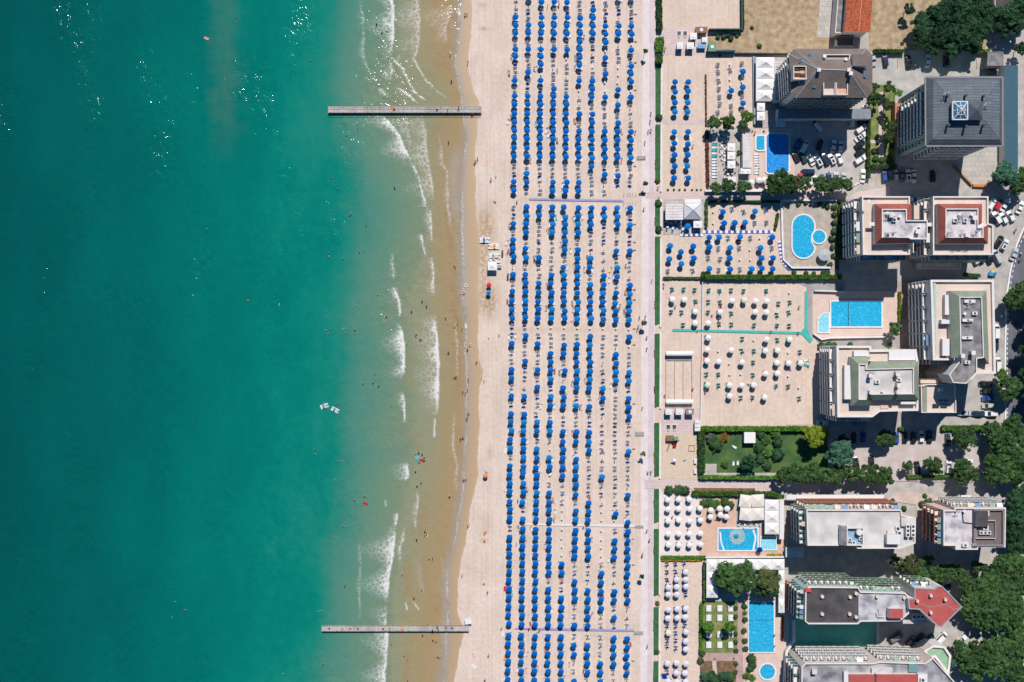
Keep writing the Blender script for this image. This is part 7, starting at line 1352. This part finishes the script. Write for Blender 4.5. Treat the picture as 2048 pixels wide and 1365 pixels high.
# ---------------------------------------------------------------- cars
M_tyre = mat("tyre", (.02, .02, .022, 1), .8, .1, 4); M_lamp = mat("headlight", C(235, 235, 230), .2, .03, 2); M_tail = mat("tail_light", (.35, .02, .02, 1), .3, .05, 2)
PAINT = {k: mat("paint_" + k, c, .22, .02, .5) for k, c in {"white": C(244, 242, 242), "silver": C(196, 200, 206), "grey": C(120, 124, 130), "black": (.012, .013, .016, 1), "navy": (.015, .03, .075, 1), "blue": (.03, .08, .3, 1), "red": (.55, .02, .035, 1), "aqua": C(60, 150, 200), "dgreen": (.02, .05, .05, 1), "beige": C(206, 198, 184)}.items()}
def car_parts(L, Wd, hb, ht, hood, tail, wag):
    """lofted body with wheel-arch-free flanks, glasshouse and roof"""
    def sec(x, w, z0, z1, r=.16): return [(x, -w, z0), (x, -w * 1.0, z1 - r), (x, -w * .86, z1), (x, w * .86, z1), (x, w, z1 - r), (x, w, z0)]
    w = Wd / 2; xs = [(-L / 2, w * .74, .35, hb * .86), (-L / 2 + .12, w * .9, .24, hb * .96), (-L / 2 + .5, w * .99, .2, hb), (0, w, .2, hb * 1.02), (L / 2 - .9, w * .99, .2, hb * .98), (L / 2 - .25, w * .9, .24, hb * .84), (L / 2, w * .68, .34, hb * .72)]
    b = MB(); S_ = [sec(*x) for x in xs]
    for a, c in zip(S_, S_[1:]):
        for i in range(5): b.add([a[i], c[i], c[i + 1], a[i + 1]], [(0, 3, 2, 1)])
    b.add(S_[0], [(0, 1, 2, 3, 4, 5)]); b.add(S_[-1], [(5, 4, 3, 2, 1, 0)])
    x0, x1 = -L / 2 + tail, L / 2 - hood; g0, g1 = x0 + (.22 if wag else .55), x1 - .8; wt = w * .75
    lo = [(x0, -w * .9, hb), (x1, -w * .88, hb), (x1, w * .88, hb), (x0, w * .9, hb)]; hi = [(g0, -wt, ht), (g1, -wt * .97, ht), (g1, wt * .97, ht), (g0, wt, ht)]
    g = MB()
    for i in range(4): j = (i + 1) % 4; g.add([lo[i], lo[j], hi[j], hi[i]], [(0, 1, 2, 3)])
    rf = MB(); e = .03; rp = [(g0 - .05, -wt - e, ht), (g1 + .05, -wt * .97 - e, ht), (g1 + .05, wt * .97 + e, ht), (g0 - .05, wt + e, ht)]; m_ = [(x * .94, y * .8, ht + .07) for x, y, _ in rp]
    rf.add(rp + m_, [(0, 1, 5, 4), (1, 2, 6, 5), (2, 3, 7, 6), (3, 0, 4, 7), (4, 5, 6, 7)])
    for i in (0, 1, 2, 3): rf.tube(lo[i], hi[i], .045, 4)
    wh = MB(); rr = .32; n = 12
    V = [[(rr * math.cos(2 * math.pi * i / n), y, rr * math.sin(2 * math.pi * i / n)) for i in range(n)] for y in (-.11, .11)]; wh.add(V[0] + V[1], [(i, (i + 1) % n, n + (i + 1) % n, n + i) for i in range(n)] + [tuple(range(n))[::-1], tuple(range(n, 2 * n))])
    V2 = [(rr * .6 * math.cos(2 * math.pi * i / n), -.115, rr * .6 * math.sin(2 * math.pi * i / n)) for i in range(n)]; V3 = [(x, .115, z) for x, _, z in V2]; wh.add(V2, [tuple(range(n))[::-1]], 1); wh.add(V3, [tuple(range(n))], 1)
    hl = MB().ball(0, 0, 0, .16, .2, .1, 8, 4).mesh("headlight", M_lamp); tl_ = MB().box(0, 0, -.1, .08, .34, .2).mesh("tail_light", M_tail); mr = MB().ball(0, 0, 0, .09, .13, .08, 8, 4).mesh("mirror", PAINT["black"])
    return dict(body=b.mesh("body", PAINT["white"]), glass=g.mesh("windows", M_glass), roof=rf.mesh("roof", PAINT["white"]), wheel=wh.mesh("wheel", [M_tyre, M_metal]), sun=MB().box((g0 + g1) / 2, 0, ht + .06, (g1 - g0) * .62, wt * 1.15, .025).mesh("sunroof", M_glass), hl=hl, tl=tl_, mr=mr, L=L, w=w, hb=hb, x1=x1)
CM = {"hatch": car_parts(3.9, 1.72, .86, 1.46, 1.0, .12, True), "sedan": car_parts(4.5, 1.78, .86, 1.42, 1.3, .75, False), "suv": car_parts(4.5, 1.84, .98, 1.68, 1.15, .1, True), "van": car_parts(4.9, 1.9, 1.05, 1.95, .7, .06, True)}
for k in CM.values():
    for nm in ("body", "roof"): k[nm].polygons.foreach_set("use_smooth", [False] * len(k[nm].polygons))
def car(px, py, deg, kind, col, label, roofc=None, z=0.0):
    """deg: heading of the bonnet, counter-clockwise from the picture's right"""
    q = CM[kind]; c = W(px, py, .9); r = tag(empty("parked_car", (c[0], c[1], z), R(deg)), label, "car", "parked cars")
    for nm, ob in (("body", "body"), ("roof", "roof")):
        o = link(ob, q[nm], r); o.material_slots[0].link = 'OBJECT'; o.material_slots[0].material = PAINT[col]
    link("windows", q["glass"], r)
    if roofc == "black": link("sunroof", q["sun"], r)
    for x in (-q["L"] * .31, q["L"] * .31):
        for y in (-1, 1): link("wheel", q["wheel"], r, (x, y * (q["w"] - .1), .32))
    for y in (-1, 1): link("headlight", q["hl"], r, (q["L"] / 2 - .2, y * q["w"] * .66, q["hb"] * .72)); link("tail_light", q["tl"], r, (-q["L"] / 2 + .06, y * q["w"] * .66, q["hb"] * .78)); link("mirror", q["mr"], r, (q["x1"] - .15, y * (q["w"] + .1), q["hb"] + .06))
    return r
cars = [(1746.5, 119, -80, "sedan", "silver", "pale violet silver car half hidden by the brown roofed hotel's eave"), (1771, 121, 98, "hatch", "navy", "dark blue hatchback in the upper car park, leftmost in full sun"), (1817, 124, 95, "sedan", "black", "dark car in the tree shade of the upper car park"), (1856, 122, 85, "sedan", "white", "pale car in the tree shade of the upper car park"), (1893, 121, 88, "suv", "black", "black car right of the pale one in the upper car park"), (1986, 146, 0, "hatch", "grey", "grey car in the shade below the grey roofed shed"),
 (1592, 313, 118, "hatch", "black", "black car at the left end of the slanted sunlit row"), (1606, 315, 118, "hatch", "dgreen", "dark green car, second in the slanted sunlit row"), (1621, 319, 118, "sedan", "white", "white car with sunroof, first white one in the slanted row"), (1636, 321, 118, "suv", "white", "white car with long dark roof panel in the slanted row", "black"), (1650, 318, 118, "suv", "navy", "navy car between two white ones in the slanted row"), (1664, 319, 115, "hatch", "white", "white car with dark roof panel right of the navy one", "black"), (1679, 318, 108, "hatch", "white", "plain white car at the right end of the slanted row"),
 (1608, 294, 62, "van", "white", "pale van in the building's shade above the slanted row"), (1596, 287, 62, "hatch", "blue", "blue car left of the pale van in the shade"), (1667, 293, 78, "sedan", "white", "pale car in the shade near the shadow's corner"), (1681, 294, 82, "hatch", "white", "pale car rightmost in the building's shade"), (1632, 253, 130, "van", "white", "pale van parked askew deep in the shade"), (1640, 290, 70, "hatch", "black", "black car in the middle of the shaded row"), (1704, 240, 90, "suv", "white", "pale car at the shaded edge below the brown roofed hotel"),
 (1730, 222, 90, "hatch", "white", "white car at the top of the slanted right row"), (1727, 242, 15, "hatch", "black", "small black car below the topmost white one"), (1723, 258, 36, "suv", "white", "plain white car, upper one of the slanted right row"), (1722, 274, 35, "sedan", "white", "white car with dark roof and bonnet in the right row", "black"), (1720, 289.5, 35, "hatch", "black", "black car, upper of two dark ones in the right row"), (1721, 304.5, 35, "hatch", "black", "black car, lower of two dark ones in the right row", "silver"), (1721, 320, 32, "suv", "white", "white car at the lower end of the slanted right row"), (1726, 352, 85, "sedan", "white", "white car alone by the hedge at the car park exit"),
 (1616, 344, 180, "suv", "navy", "dark blue car parked crosswise below the slanted row"), (1597, 357, 60, "hatch", "red", "bright red car half under the lane trees"), (1625, 361, 55, "hatch", "white", "white car half under the lane trees"), (1640, 361, 60, "sedan", "blue", "blue car poking out of the lane trees"), (1658, 356, 90, "hatch", "navy", "navy car with white front poking out of the lane trees"), (1673, 356, 90, "hatch", "silver", "silver car poking out of the lane trees"), (1687, 357, 80, "hatch", "silver", "silver car at the right end of the lane trees"),
 (1769, 352, 92, "hatch", "blue", "blue car first in the row below the slate tower"), (1779, 352, -90, "hatch", "grey", "grey car with white nose in the row below the slate tower"), (1792, 351, 90, "hatch", "silver", "dim silver car in the row below the slate tower"), (1804, 350, 90, "sedan", "grey", "dim grey car in the row below the slate tower"), (1816, 352, 90, "suv", "white", "white car with dark roof panel in the shade below the slate tower", "black"), (1828, 353, -90, "sedan", "white", "plain white car last in the row below the slate tower"), (1866, 353, 90, "hatch", "black", "black car deep in the slate tower's shade"),
 (1834, 400, 180, "sedan", "white", "pale car squeezed between the twin hotels, left one"), (1855, 399, 180, "hatch", "white", "pale car squeezed between the twin hotels, right one"), (1984, 408, 58, "suv", "white", "white car with dark glass beside the right twin hotel"), (1997.5, 410, 60, "hatch", "red", "red car between two white ones beside the right twin hotel"), (2010, 411, 62, "sedan", "white", "white car, uppermost by the tree shade near the curved road"), (1994, 436, 120, "suv", "white", "white car, leftmost of the slanted trio by the road"), (2008, 437, 118, "hatch", "white", "white car, middle of the slanted trio by the road"), (2022, 433, 118, "hatch", "white", "white car, rightmost of the slanted trio by the road"), (2041, 415, 66, "sedan", "white", "blue car in the tree shade by the road"),
 (1983, 437, 110, "hatch", "black", "black car half hidden left of the slanted white trio"), (1998, 484, 58, "suv", "black", "black car parked beside the white one below the trio"), (2010, 490, 62, "hatch", "white", "white car with dark roof beside the black one", "black"), (1994, 514, 118, "van", "silver", "silver van at the right twin hotel's lower corner"), (1977, 517, 118, "hatch", "black", "black car left of the silver van"), (1950, 519, 118, "hatch", "silver", "silver car half under the right twin hotel"), (1961, 516, 118, "hatch", "black", "dark car in the shade by the right twin hotel"), (2029, 509, 65, "sedan", "silver", "silver car driving on the curved road"),
 (1645, 846, 180, "hatch", "white", "blue car in the shade at the corner of the broad white hotel"), (1718, 845, 180, "van", "grey", "dark van in the shade below the broad white hotel"), (1727, 884 - 10, 90, "hatch", "blue", "blue car in the shaded row below the broad hotel"), (1708, 876, 90, "hatch", "black", "black car in the shaded row below the broad hotel"), (1793, 876, 90, "hatch", "blue", "blue car right of the shaded car park tree"), (1810, 874, 90, "hatch", "black", "black car, first right of the tree in the shade"), (1827, 875, 90, "hatch", "black", "black car, second right of the tree in the shade"), (1843, 874, 90, "hatch", "white", "pale car in the shaded row right of the tree"), (1859, 874, 90, "sedan", "black", "black car at the right end of the shaded row"),
 (1896, 880, 92, "sedan", "dgreen", "dark green car standing alone in the pale car park"), (1713, 928, 100, "sedan", "black", "black car with white roof glint by the row of trees", "white"), (1743, 926, 90, "suv", "black", "black car under the tree shade by the row of trees"), (1835, 935, 98, "sedan", "black", "black car between the small trees of the car park"), (1897, 934, 85, "suv", "white", "blue and white car between the trees of the car park", "white"), (1935, 922, 180, "hatch", "white", "white car half under the car park trees"), (1820, 941, 90, "hatch", "grey", "grey car under the small tree by the hedge"),
 (1929, 827, 180, "sedan", "silver", "silver car below the small hotel wing"), (1957, 828, 180, "sedan", "navy", "navy car between two pale ones below the wing"), (1982, 828, 180, "suv", "white", "white car at the right end below the wing"), (1976, 812, 185, "hatch", "beige", "beige car in the side bay by the road tree"), (1976, 797, 185, "hatch", "blue", "blue car in the side bay by the road tree"), (1974, 783, 180, "hatch", "black", "black car in the side bay under tree shade"), (1972, 768, 180, "sedan", "black", "topmost black car in the side bay"),
 (1992, 675, 90, "hatch", "black", "black car by the tall white hotel's right wall"), (1992, 690, 90, "hatch", "navy", "navy car by the tall white hotel's right wall"), (1993, 664, 90, "van", "white", "white van by the tall white hotel's right wall"), (1996, 730, 90, "van", "white", "large white van at the tall white hotel's lower corner"),
 (1882, 1277, 45, "van", "white", "white van with dark side by the green terrace"), (1858, 1280, 40, "sedan", "navy", "dark car in the shade by the green terrace"), (1840, 1276, 40, "hatch", "black", "black car in the shade right of the green court"), (1822, 1283, 45, "hatch", "grey", "grey car in the shade right of the green court"), (1793, 1275, 30, "van", "grey", "grey van in the shade right of the green court"), (1892, 1178, 40, "hatch", "navy", "dark car between red roof and wood"), (1922, 1168, 60, "hatch", "white", "white car between red roof and wood"), (1875, 1165, 130, "hatch", "black", "black car behind the red kite roof"), (1923, 1282, 40, "sedan", "white", "pale blue car at the wood's edge below the red roof"), (1784, 1128, 140, "hatch", "white", "white car in the shade left of the lower wood")]
for t in cars: car(*t)
# three-wheeled cart, gate, motor scooters
c = W(1984, 549); r = tag(empty("delivery_cart", (c[0], c[1], 0), R(-10)), "turquoise three wheeled cart with a yellow crate beside the road", "cart"); MB().box(-.6, -.1, .4, 1.6, 1.2, .7).box(.6, .3, .4, 1.0, 1.0, 1.1, taper=.8).obj("body", mat("cart_turquoise", C(30, 160, 200), .4, .05, 2), r); MB().box(-.3, .9, .5, 1.1, .8, .6).obj("crate", mat("crate_yellow", C(236, 200, 90), .6, .06, 2), r)
for x, y in ((-.9, -.7), (-.9, .5), (.9, .3)): link("wheel", CM["hatch"]["wheel"], r, (x, y, .3)).scale = (.9, .9, .9)
# bicycles with riders come with the people below
# ---------------------------------------------------------------- people
def body_mesh(pose):
    V, E, Rd = [], [], []
    def v(p, r, parent=None):
        V.append(p); Rd.append(r if isinstance(r, tuple) else (r, r)); i = len(V) - 1
        if parent is not None: E.append((parent, i))
        return i
    P = {"stand": 0, "walk": 1, "sit": 2, "lie": 0, "reach": 3}[pose]; dz = -.5 if P == 2 else 0
    pel = v((0, 0, .95 + dz), (.145, .11)); wa = v((0, .0, 1.1 + dz), (.125, .095), pel); ch = v((0, .01, 1.3 + dz), (.16, .11), wa); uc = v((0, 0, 1.42 + dz), (.13, .085), ch)
    nk = v((0, .0, 1.5 + dz), .055, uc); h0 = v((0, .02, 1.57 + dz), (.07, .075), nk); h1 = v((0, .015, 1.655 + dz), (.082, .098), h0); v((0, .0, 1.725 + dz), (.062, .075), h1)
    v((0, .125, 1.625 + dz), .018, h1)
    for s in (-1, 1):
        v((s * .092, 0, 1.64 + dz), .017, h1)
        sh = v((s * .19, 0, 1.41 + dz), .058, uc)
        if P == 3: el, wr = (s * .42, .08, 1.25 + dz), (s * .6, .22, 1.12 + dz)
        elif P == 1: el, wr = (s * .25, -.06 * s - .04, 1.14), (s * .27, .16 * s + .06, .93)
        elif P == 2: el, wr = (s * .27, .08, 1.16 + dz), (s * .22, .3, 1.06 + dz)
        else: el, wr = (s * .26, -.03, 1.14), (s * .285, .04, .89)
        e = v(el, .044, sh); w = v(wr, .031, e); d = (Vector(wr) - Vector(el)).normalized(); pc = Vector(wr) + d * .07; p = v(tuple(pc), (.036, .02), w)
        side = Vector((0, 1, 0)) if abs(d.y) < .7 else Vector((0, 0, 1))
        for k, (o, ln) in enumerate(((-.03, .06), (-.01, .075), (.01, .08), (.03, .07))):
            a = pc + side * o + d * .03; f1 = v(tuple(a), .0105, p); v(tuple(a + d * ln * .8 + Vector((-s * .02, 0, 0))), .0085, f1)
        t = v(tuple(Vector(wr) + d * .03 + side * .045), .011, w); v(tuple(Vector(wr) + d * .075 + side * .065), .009, t)
        hp = v((s * .09, 0, .88 + dz), (.092, .1), pel)
        if P == 1: kn, an, to = (s * .1, .14 * s + .04, .49), (s * .1, .2 * s - .08, .09), (s * .11, .2 * s + .08, .04)
        elif P == 2: kn, an, to = (s * .13, .44, .5), (s * .14, .46, .09), (s * .15, .62, .04)
        else: kn, an, to = (s * .11, .01, .49), (s * .115, -.02, .085), (s * .13, .13, .04)
        k = v(kn, .06, hp); c = v(tuple((Vector(kn) * .6 + Vector(an) * .4) + Vector((0, -.02, 0))), .055, k); a = v(an, .038, c); v(to, (.042, .03), a)
    me = bpy.data.meshes.new("skeleton"); me.from_pydata(V, E, []); me.update(); o = link("skeleton", me)
    o.modifiers.new("skin", 'SKIN'); sv = me.skin_vertices[0].data
    for i, r in enumerate(Rd): sv[i].radius = r; sv[i].use_root = (i == 0)
    sb = o.modifiers.new("sub", 'SUBSURF'); sb.levels = sb.render_levels = 1
    dg = bpy.context.evaluated_depsgraph_get(); out = bpy.data.meshes.new_from_object(o.evaluated_get(dg)); bpy.data.objects.remove(o); bpy.data.meshes.remove(me); return out, dz
SKIN = [mat("skin_" + n, C(*c), .6, .05, 3) for n, c in (("light", (228, 178, 150)), ("tan", (200, 142, 112)), ("brown", (150, 100, 78)))]
HAIR = [mat("hair_" + n, c, .7, .1, 4) for n, c in (("black", (.012, .01, .01, 1)), ("brown", C(88, 58, 42)), ("blond", C(206, 170, 110)))]
CLO = {n: mat("swim_" + n, C(*c), .8, .06, 4) for n, c in {"red": (205, 44, 54), "blue": (40, 84, 190), "black": (26, 26, 32), "white": (240, 238, 236), "orange": (236, 130, 60), "green": (50, 150, 100), "pink": (236, 130, 170), "turquoise": (60, 180, 190), "purple": (104, 70, 150), "yellow": (236, 204, 70)}.items()}
M_eye = mat("eye", (.01, .01, .012, 1), .3, .1, 5)
def make_person(pose):
    me, dz = body_mesh(pose); n = len(me.vertices); co = np.empty(n * 3); me.vertices.foreach_get("co", co); co = co.reshape(-1, 3); no = np.empty(n * 3); me.vertices.foreach_get("normal", no); no = no.reshape(-1, 3)
    faces = [tuple(p.vertices) for p in me.polygons]; cen = np.array([co[list(f)].mean(0) for f in faces]); cz = cen[:, 2] - dz; ax = np.abs(cen[:, 0])
    def shell(name, mask, off, m):
        used = sorted({i for f, k in zip(faces, mask) if k for i in f}); ix = {i: j for j, i in enumerate(used)}
        q = bpy.data.meshes.new(name); q.from_pydata((co[used] + no[used] * off).tolist(), [], [tuple(ix[i] for i in f) for f, k in zip(faces, mask) if k]); q.materials.append(m); q.polygons.foreach_set("use_smooth", [True] * len(q.polygons)); q.update(); return q
    body = bpy.data.meshes.new("person"); ev, ef = [], []
    mb = MB(); mb.add(co.tolist(), faces, 0)
    for s in (-1, 1): mb.ball(s * .035, .108, 1.66 + dz, .012, n=6, k=4, mi=1)
    body = mb.mesh("person", [SKIN[0], M_eye]); body.polygons.foreach_set("use_smooth", [True] * len(body.polygons))
    fy = cen[:, 1]
    return dict(body=body, hair=shell("hair", (cz > 1.6) & ((fy < .045) | (cz > 1.7)), .016, HAIR[0]), trunks=shell("swim_trunks", (cz > .72 if pose not in ("sit",) else cz > .8) & (cz < 1.03) & (ax < .205) & (fy < .3), .014, CLO["blue"]),
                top=shell("swim_top", (cz > 1.22) & (cz < 1.36) & (ax < .17), .012, CLO["red"]), shirt=shell("shirt", (cz > 1.0) & (cz < 1.47) & (ax < .23), .018, CLO["white"]))
PM = {p: make_person(p) for p in ("stand", "walk", "sit", "reach")}
def setm(o, m): o.material_slots[0].link = 'OBJECT'; o.material_slots[0].material = m
PL = []
def person(px, py, act, rz=None, z=0.0, clo=None, sc_=1.0, shirt=False, zone=None):
    PL.append((py, px, act, rz, z, clo, sc_, shirt, zone))
def zone_of(px, py):
    if py < 235 and py > 205 and 655 < px < 960: return "on the upper pier"
    if 1245 < py < 1266 and 640 < px < 930: return "on the lower pier"
    return "in the deep water" if px < 645 else "in the green shallows" if px < 780 else "between the surf lines" if px < 885 else "at the water's edge" if px < 950 else "on the open sand" if px < 1012 else "among the blue parasols" if px < 1270 else "on the promenade" if px < 1312 else "in the hotel plots" if px < 1990 else "by the curved road"
water = [(753,48),(763,65),(773,62),(900,110),(903,161),(930,28),(934,28),(936,124),(620,121),(472,35),(715,258),(692,270),(663,357),(675,378),(700,429),(732,451),(789,374),(897,284),(657,506),(658,514),(718,504),(728,503),(686,518),(908,531),(911,533),(949,326),(951,322),(955,317),(692,309),(992,352),(982,358),(988,403),(991,405),
 (755,590),(711,612),(844,602),(853,611),(823,622),(772,633),(892,634),(915,648),(910,653),(924,657),(660,658),(650,661),(656,668),(700,652),(709,660),(692,667),(710,667),(832,669),(840,678),(843,679),(813,688),(897,704),(935,698),(939,690),(953,723),(977,677),(998,670),(908,754),(912,752),(749,749),(761,757),(725,767),(746,766),(757,772),(937,758),(963,757),(968,762),(926,782),(931,785),(935,779),(928,586),
 (647,809),(652,813),(665,816),(672,809),(724,858),(628,900),(629,908),(677,923),(684,923),(667,962),(729,993),(709,1001),(731,1006),(722,1020),(685,1053),(690,1055),(667,1075),(831,908),(837,905),(844,908),(838,924),(848,914),(848,920),(831,942),(842,966),(834,971),(921,877),(926,874),(928,958),(932,958),(899,992),(937,826),(934,836),(936,1051),(850,1062),(853,1066),(850,1071),(833,1079),(972,943),(974,946),(970,1067),(969,1082),
 (689,1173),(700,1178),(804,1150),(865,1116),(858,1117),(924,1150),(843,1180),(828,1196),(635,1224),(641,1223),(762,1236),(769,1235),(968,1168),(975,1185),(845,1270),(782,1289),(866,1279),(872,1283),(808,1312),(813,1320),(876,1312),(880,1316),(645,1330),(977,1310),(815,1362),(970,1359),(349,1205),(369,1221),(342,1237),(565,1349),(672,37+1300),(855,48+1200)]
for px, py in water:
    dep = .05 if px < 905 else 0; sk = 1.28 if px < 688 else .85 if px < 780 else .42 if px < 850 else .2 if px < 905 else 0
    act = rnd.choice(("stand", "walk", "stand", "reach")) if px < 960 else rnd.choice(("stand", "walk", "sit")); person(px, py, act, None, -sk + dep, None, rnd.choice((1, 1, 1, .8, .7)) if sk < 1 else 1)
for px, py, a in ((787,218,"sit"),(873,219,"sit"),(895,219,"walk"),(917,214,"stand"),(943,226,"sit"),(658,1257,"sit"),(685,1258,"lie"),(700,1257,"sit"),(716,1258,"sit"),(766,1258,"sit"),(780,1257,"lie"),(803,1257,"lie"),(865,1259,"stand"),(875,1253,"walk"),(892,1256,"sit"),(905,1257,"sit"),(877,1258,"stand")): person(px, py, a, None, 1.02)
for px, py in ((1300.5,242),(1297,262),(1302,260),(1290,284),(1271,263),(1288,417),(1279,634),(1291,633),(1275,658),(1294,674),(1294,697),(1285,815),(1296,944),(1302,944),(1294,1061),(1295,1292),(1277,652),(1302,226),(1299,1080),(1304,560)): person(px, py, rnd.choice(("walk", "stand", "walk")), None, 0, None, 1.0, True)
for px, py in ((1034,402),(1167,1053),(1033,1087),(1058,1257),(1079,1260),(1003,1256),(1036,1000),(1252,530),(1168,72),(1095,11),(1118,9),(1069,135),(1023,112),(1262,113),(1069,519),(1110,262),(1115,140)): person(px, py, rnd.choice(("walk", "stand")))
for px, py in ((1395,663),(1542,663),(1597,665),(1328,568),(1328,572),(1351,612),(1438,660-22),(1599,613),(1385,780),(1330,790),(1411,783),(1432,1040),(1444,1018),(1334,1010),(1345,1033),(1376,1059),(1426,1250),(1431,1318),(1468,1317),(1549,1270),(1549,1292),(1512,330),(1519,337),(1529,262),(1510,265),(1505,262),(1477,485),(1418,488),(1470,459),(1378,280),(1386,291),(1316,375),(1318,395),(1330,97),(1339,888),(1336,897),(1386,777),(1498,770),(1560,730),(1425,632)): person(px, py, rnd.choice(("walk", "stand", "sit")))
for px, py in ((1525,1238),(1539,1243),(1503,1260),(1515,1286),(1530,1292),(1536,1284),(1538,1292),(1503,1299),(1530,1299),(1499,1249),(1531,1335),(1524,1342),(1545,1342),(1710,650),(1442,1060),(1446,1066),(1462,1098),(1626,494),(1599,512),(1646,470),(1548,305),(1571,301)): person(px, py, "stand", None, -1.3, None, 1.0, False, "swimming in a hotel pool")
for t in [t for t in towels if 1012 < t[0] < 1300][::3][:26]: person(t[0] + .8, t[1] - 2.0, "lie", None, .42, None, 1, False, "lying among the blue parasols")
BIC = [(2032, 461, 65), (2043, 508, 70), (2041, 521, 75), (1285, 1112, 88)]
for px, py, a in BIC: person(px, py, "sit", R(a - 90), .42, None, 1, True, "riding a bicycle")
cl_names = list(CLO); pc = {}
q5 = random.Random(5)
for py, px, act, rz, z, clo, sc_, shirt, zone in sorted(PL):
    clo = clo or q5.choice(cl_names); fem = q5.random() < .45; pose = "stand" if act == "lie" else act; mm = PM[pose]; rz = q5.uniform(0, 6.28) if rz is None else rz
    if act == "sit" and z == 0: z = -.38
    c = W(px, py, max(z, 0) + .9); zn = zone or zone_of(px, py)
    g = "shirt" if shirt else "bikini" if fem else "trunks"; verb = {"stand": "standing", "walk": "walking", "sit": "sitting", "lie": "lying", "reach": "with arms out"}[act]
    if zone: verb = ""
    elif z < -.7: verb = "bathing"
    key = (clo, g, verb, zn); pc[key] = pc.get(key, 0) + 1
    lb = "person in %s %s %s %s, %s such from the top" % (clo, g, verb, zn, ordw(pc[key])); lb = " ".join(lb.split())
    b = link("person", mm["body"], None, (c[0], c[1], z if not (act == "sit" and zone is None and z > .9) else z - .38), rz, (sc_ * 1.1,) * 3)
    if act == "lie": b.rotation_euler = (R(-90), 0, q5.gauss(math.pi, .2)); b.location.y += .8; b.location.z = z + .13
    tag(b, lb, "person", "people on the beach and promenade"); setm(b, q5.choice(SKIN + SKIN[:2]))
    o = link("hair", mm["hair"], b); setm(o, q5.choice(HAIR)); o = link("swim_trunks", mm["trunks"], b); setm(o, CLO[clo] if not shirt else CLO[q5.choice(("black", "blue", "white"))])
    if shirt: o = link("shirt", mm["shirt"], b); setm(o, CLO[clo])
    elif fem: o = link("swim_top", mm["top"], b); setm(o, CLO[clo])
def torus_wheel(x):
    mb = MB(); n, k = 18, 5; r, t = .34, .03
    for i in range(n):
        a, b2 = 2 * math.pi * i / n, 2 * math.pi * (i + 1) / n
        for j in range(k):
            u, w_ = 2 * math.pi * j / k, 2 * math.pi * (j + 1) / k
            mb.add([(x + (r + t * math.cos(w)) * math.cos(e), t * math.sin(w), .37 + (r + t * math.cos(w)) * math.sin(e)) for e, w in ((a, u), (b2, u), (b2, w_), (a, w_))], [(0, 1, 2, 3)])
    for i in range(6): a = math.pi * i / 3; mb.tube((x, 0, .37), (x + r * math.cos(a), 0, .37 + r * math.sin(a)), .006, 4)
    return mb.mesh("wheel", M_tyre)
WH = [torus_wheel(-.52), torus_wheel(.52)]
FR = MB().tube((-.52, 0, .37), (-.1, 0, .35), .025, 5).tube((-.1, 0, .35), (-.2, 0, .9), .025, 5).tube((-.2, 0, .8), (-.52, 0, .37), .02, 5).tube((-.1, 0, .35), (.36, 0, .85), .028, 5).tube((-.19, 0, .82), (.36, 0, .9), .025, 5).tube((.36, 0, .98), (.52, 0, .37), .025, 5).tube((.34, -.27, 1.02), (.34, .27, 1.02), .02, 5).mesh("frame", M_dark)
SD = MB().box(-.22, 0, .9, .26, .14, .06, taper=.8).mesh("saddle", M_tyre)
for i, (px, py, a) in enumerate(BIC):
    c = W(px, py, .9); r = tag(empty("bicycle", (c[0], c[1], 0), R(a)), "bicycle ridden %s" % ("uppermost on the curved road", "by the second rider on the curved road", "by the lowest rider on the curved road", "along the promenade")[i], "bicycle", "bicycles with riders")
    for w in WH: link("wheel", w, r)
    link("frame", FR, r); link("saddle", SD, r)
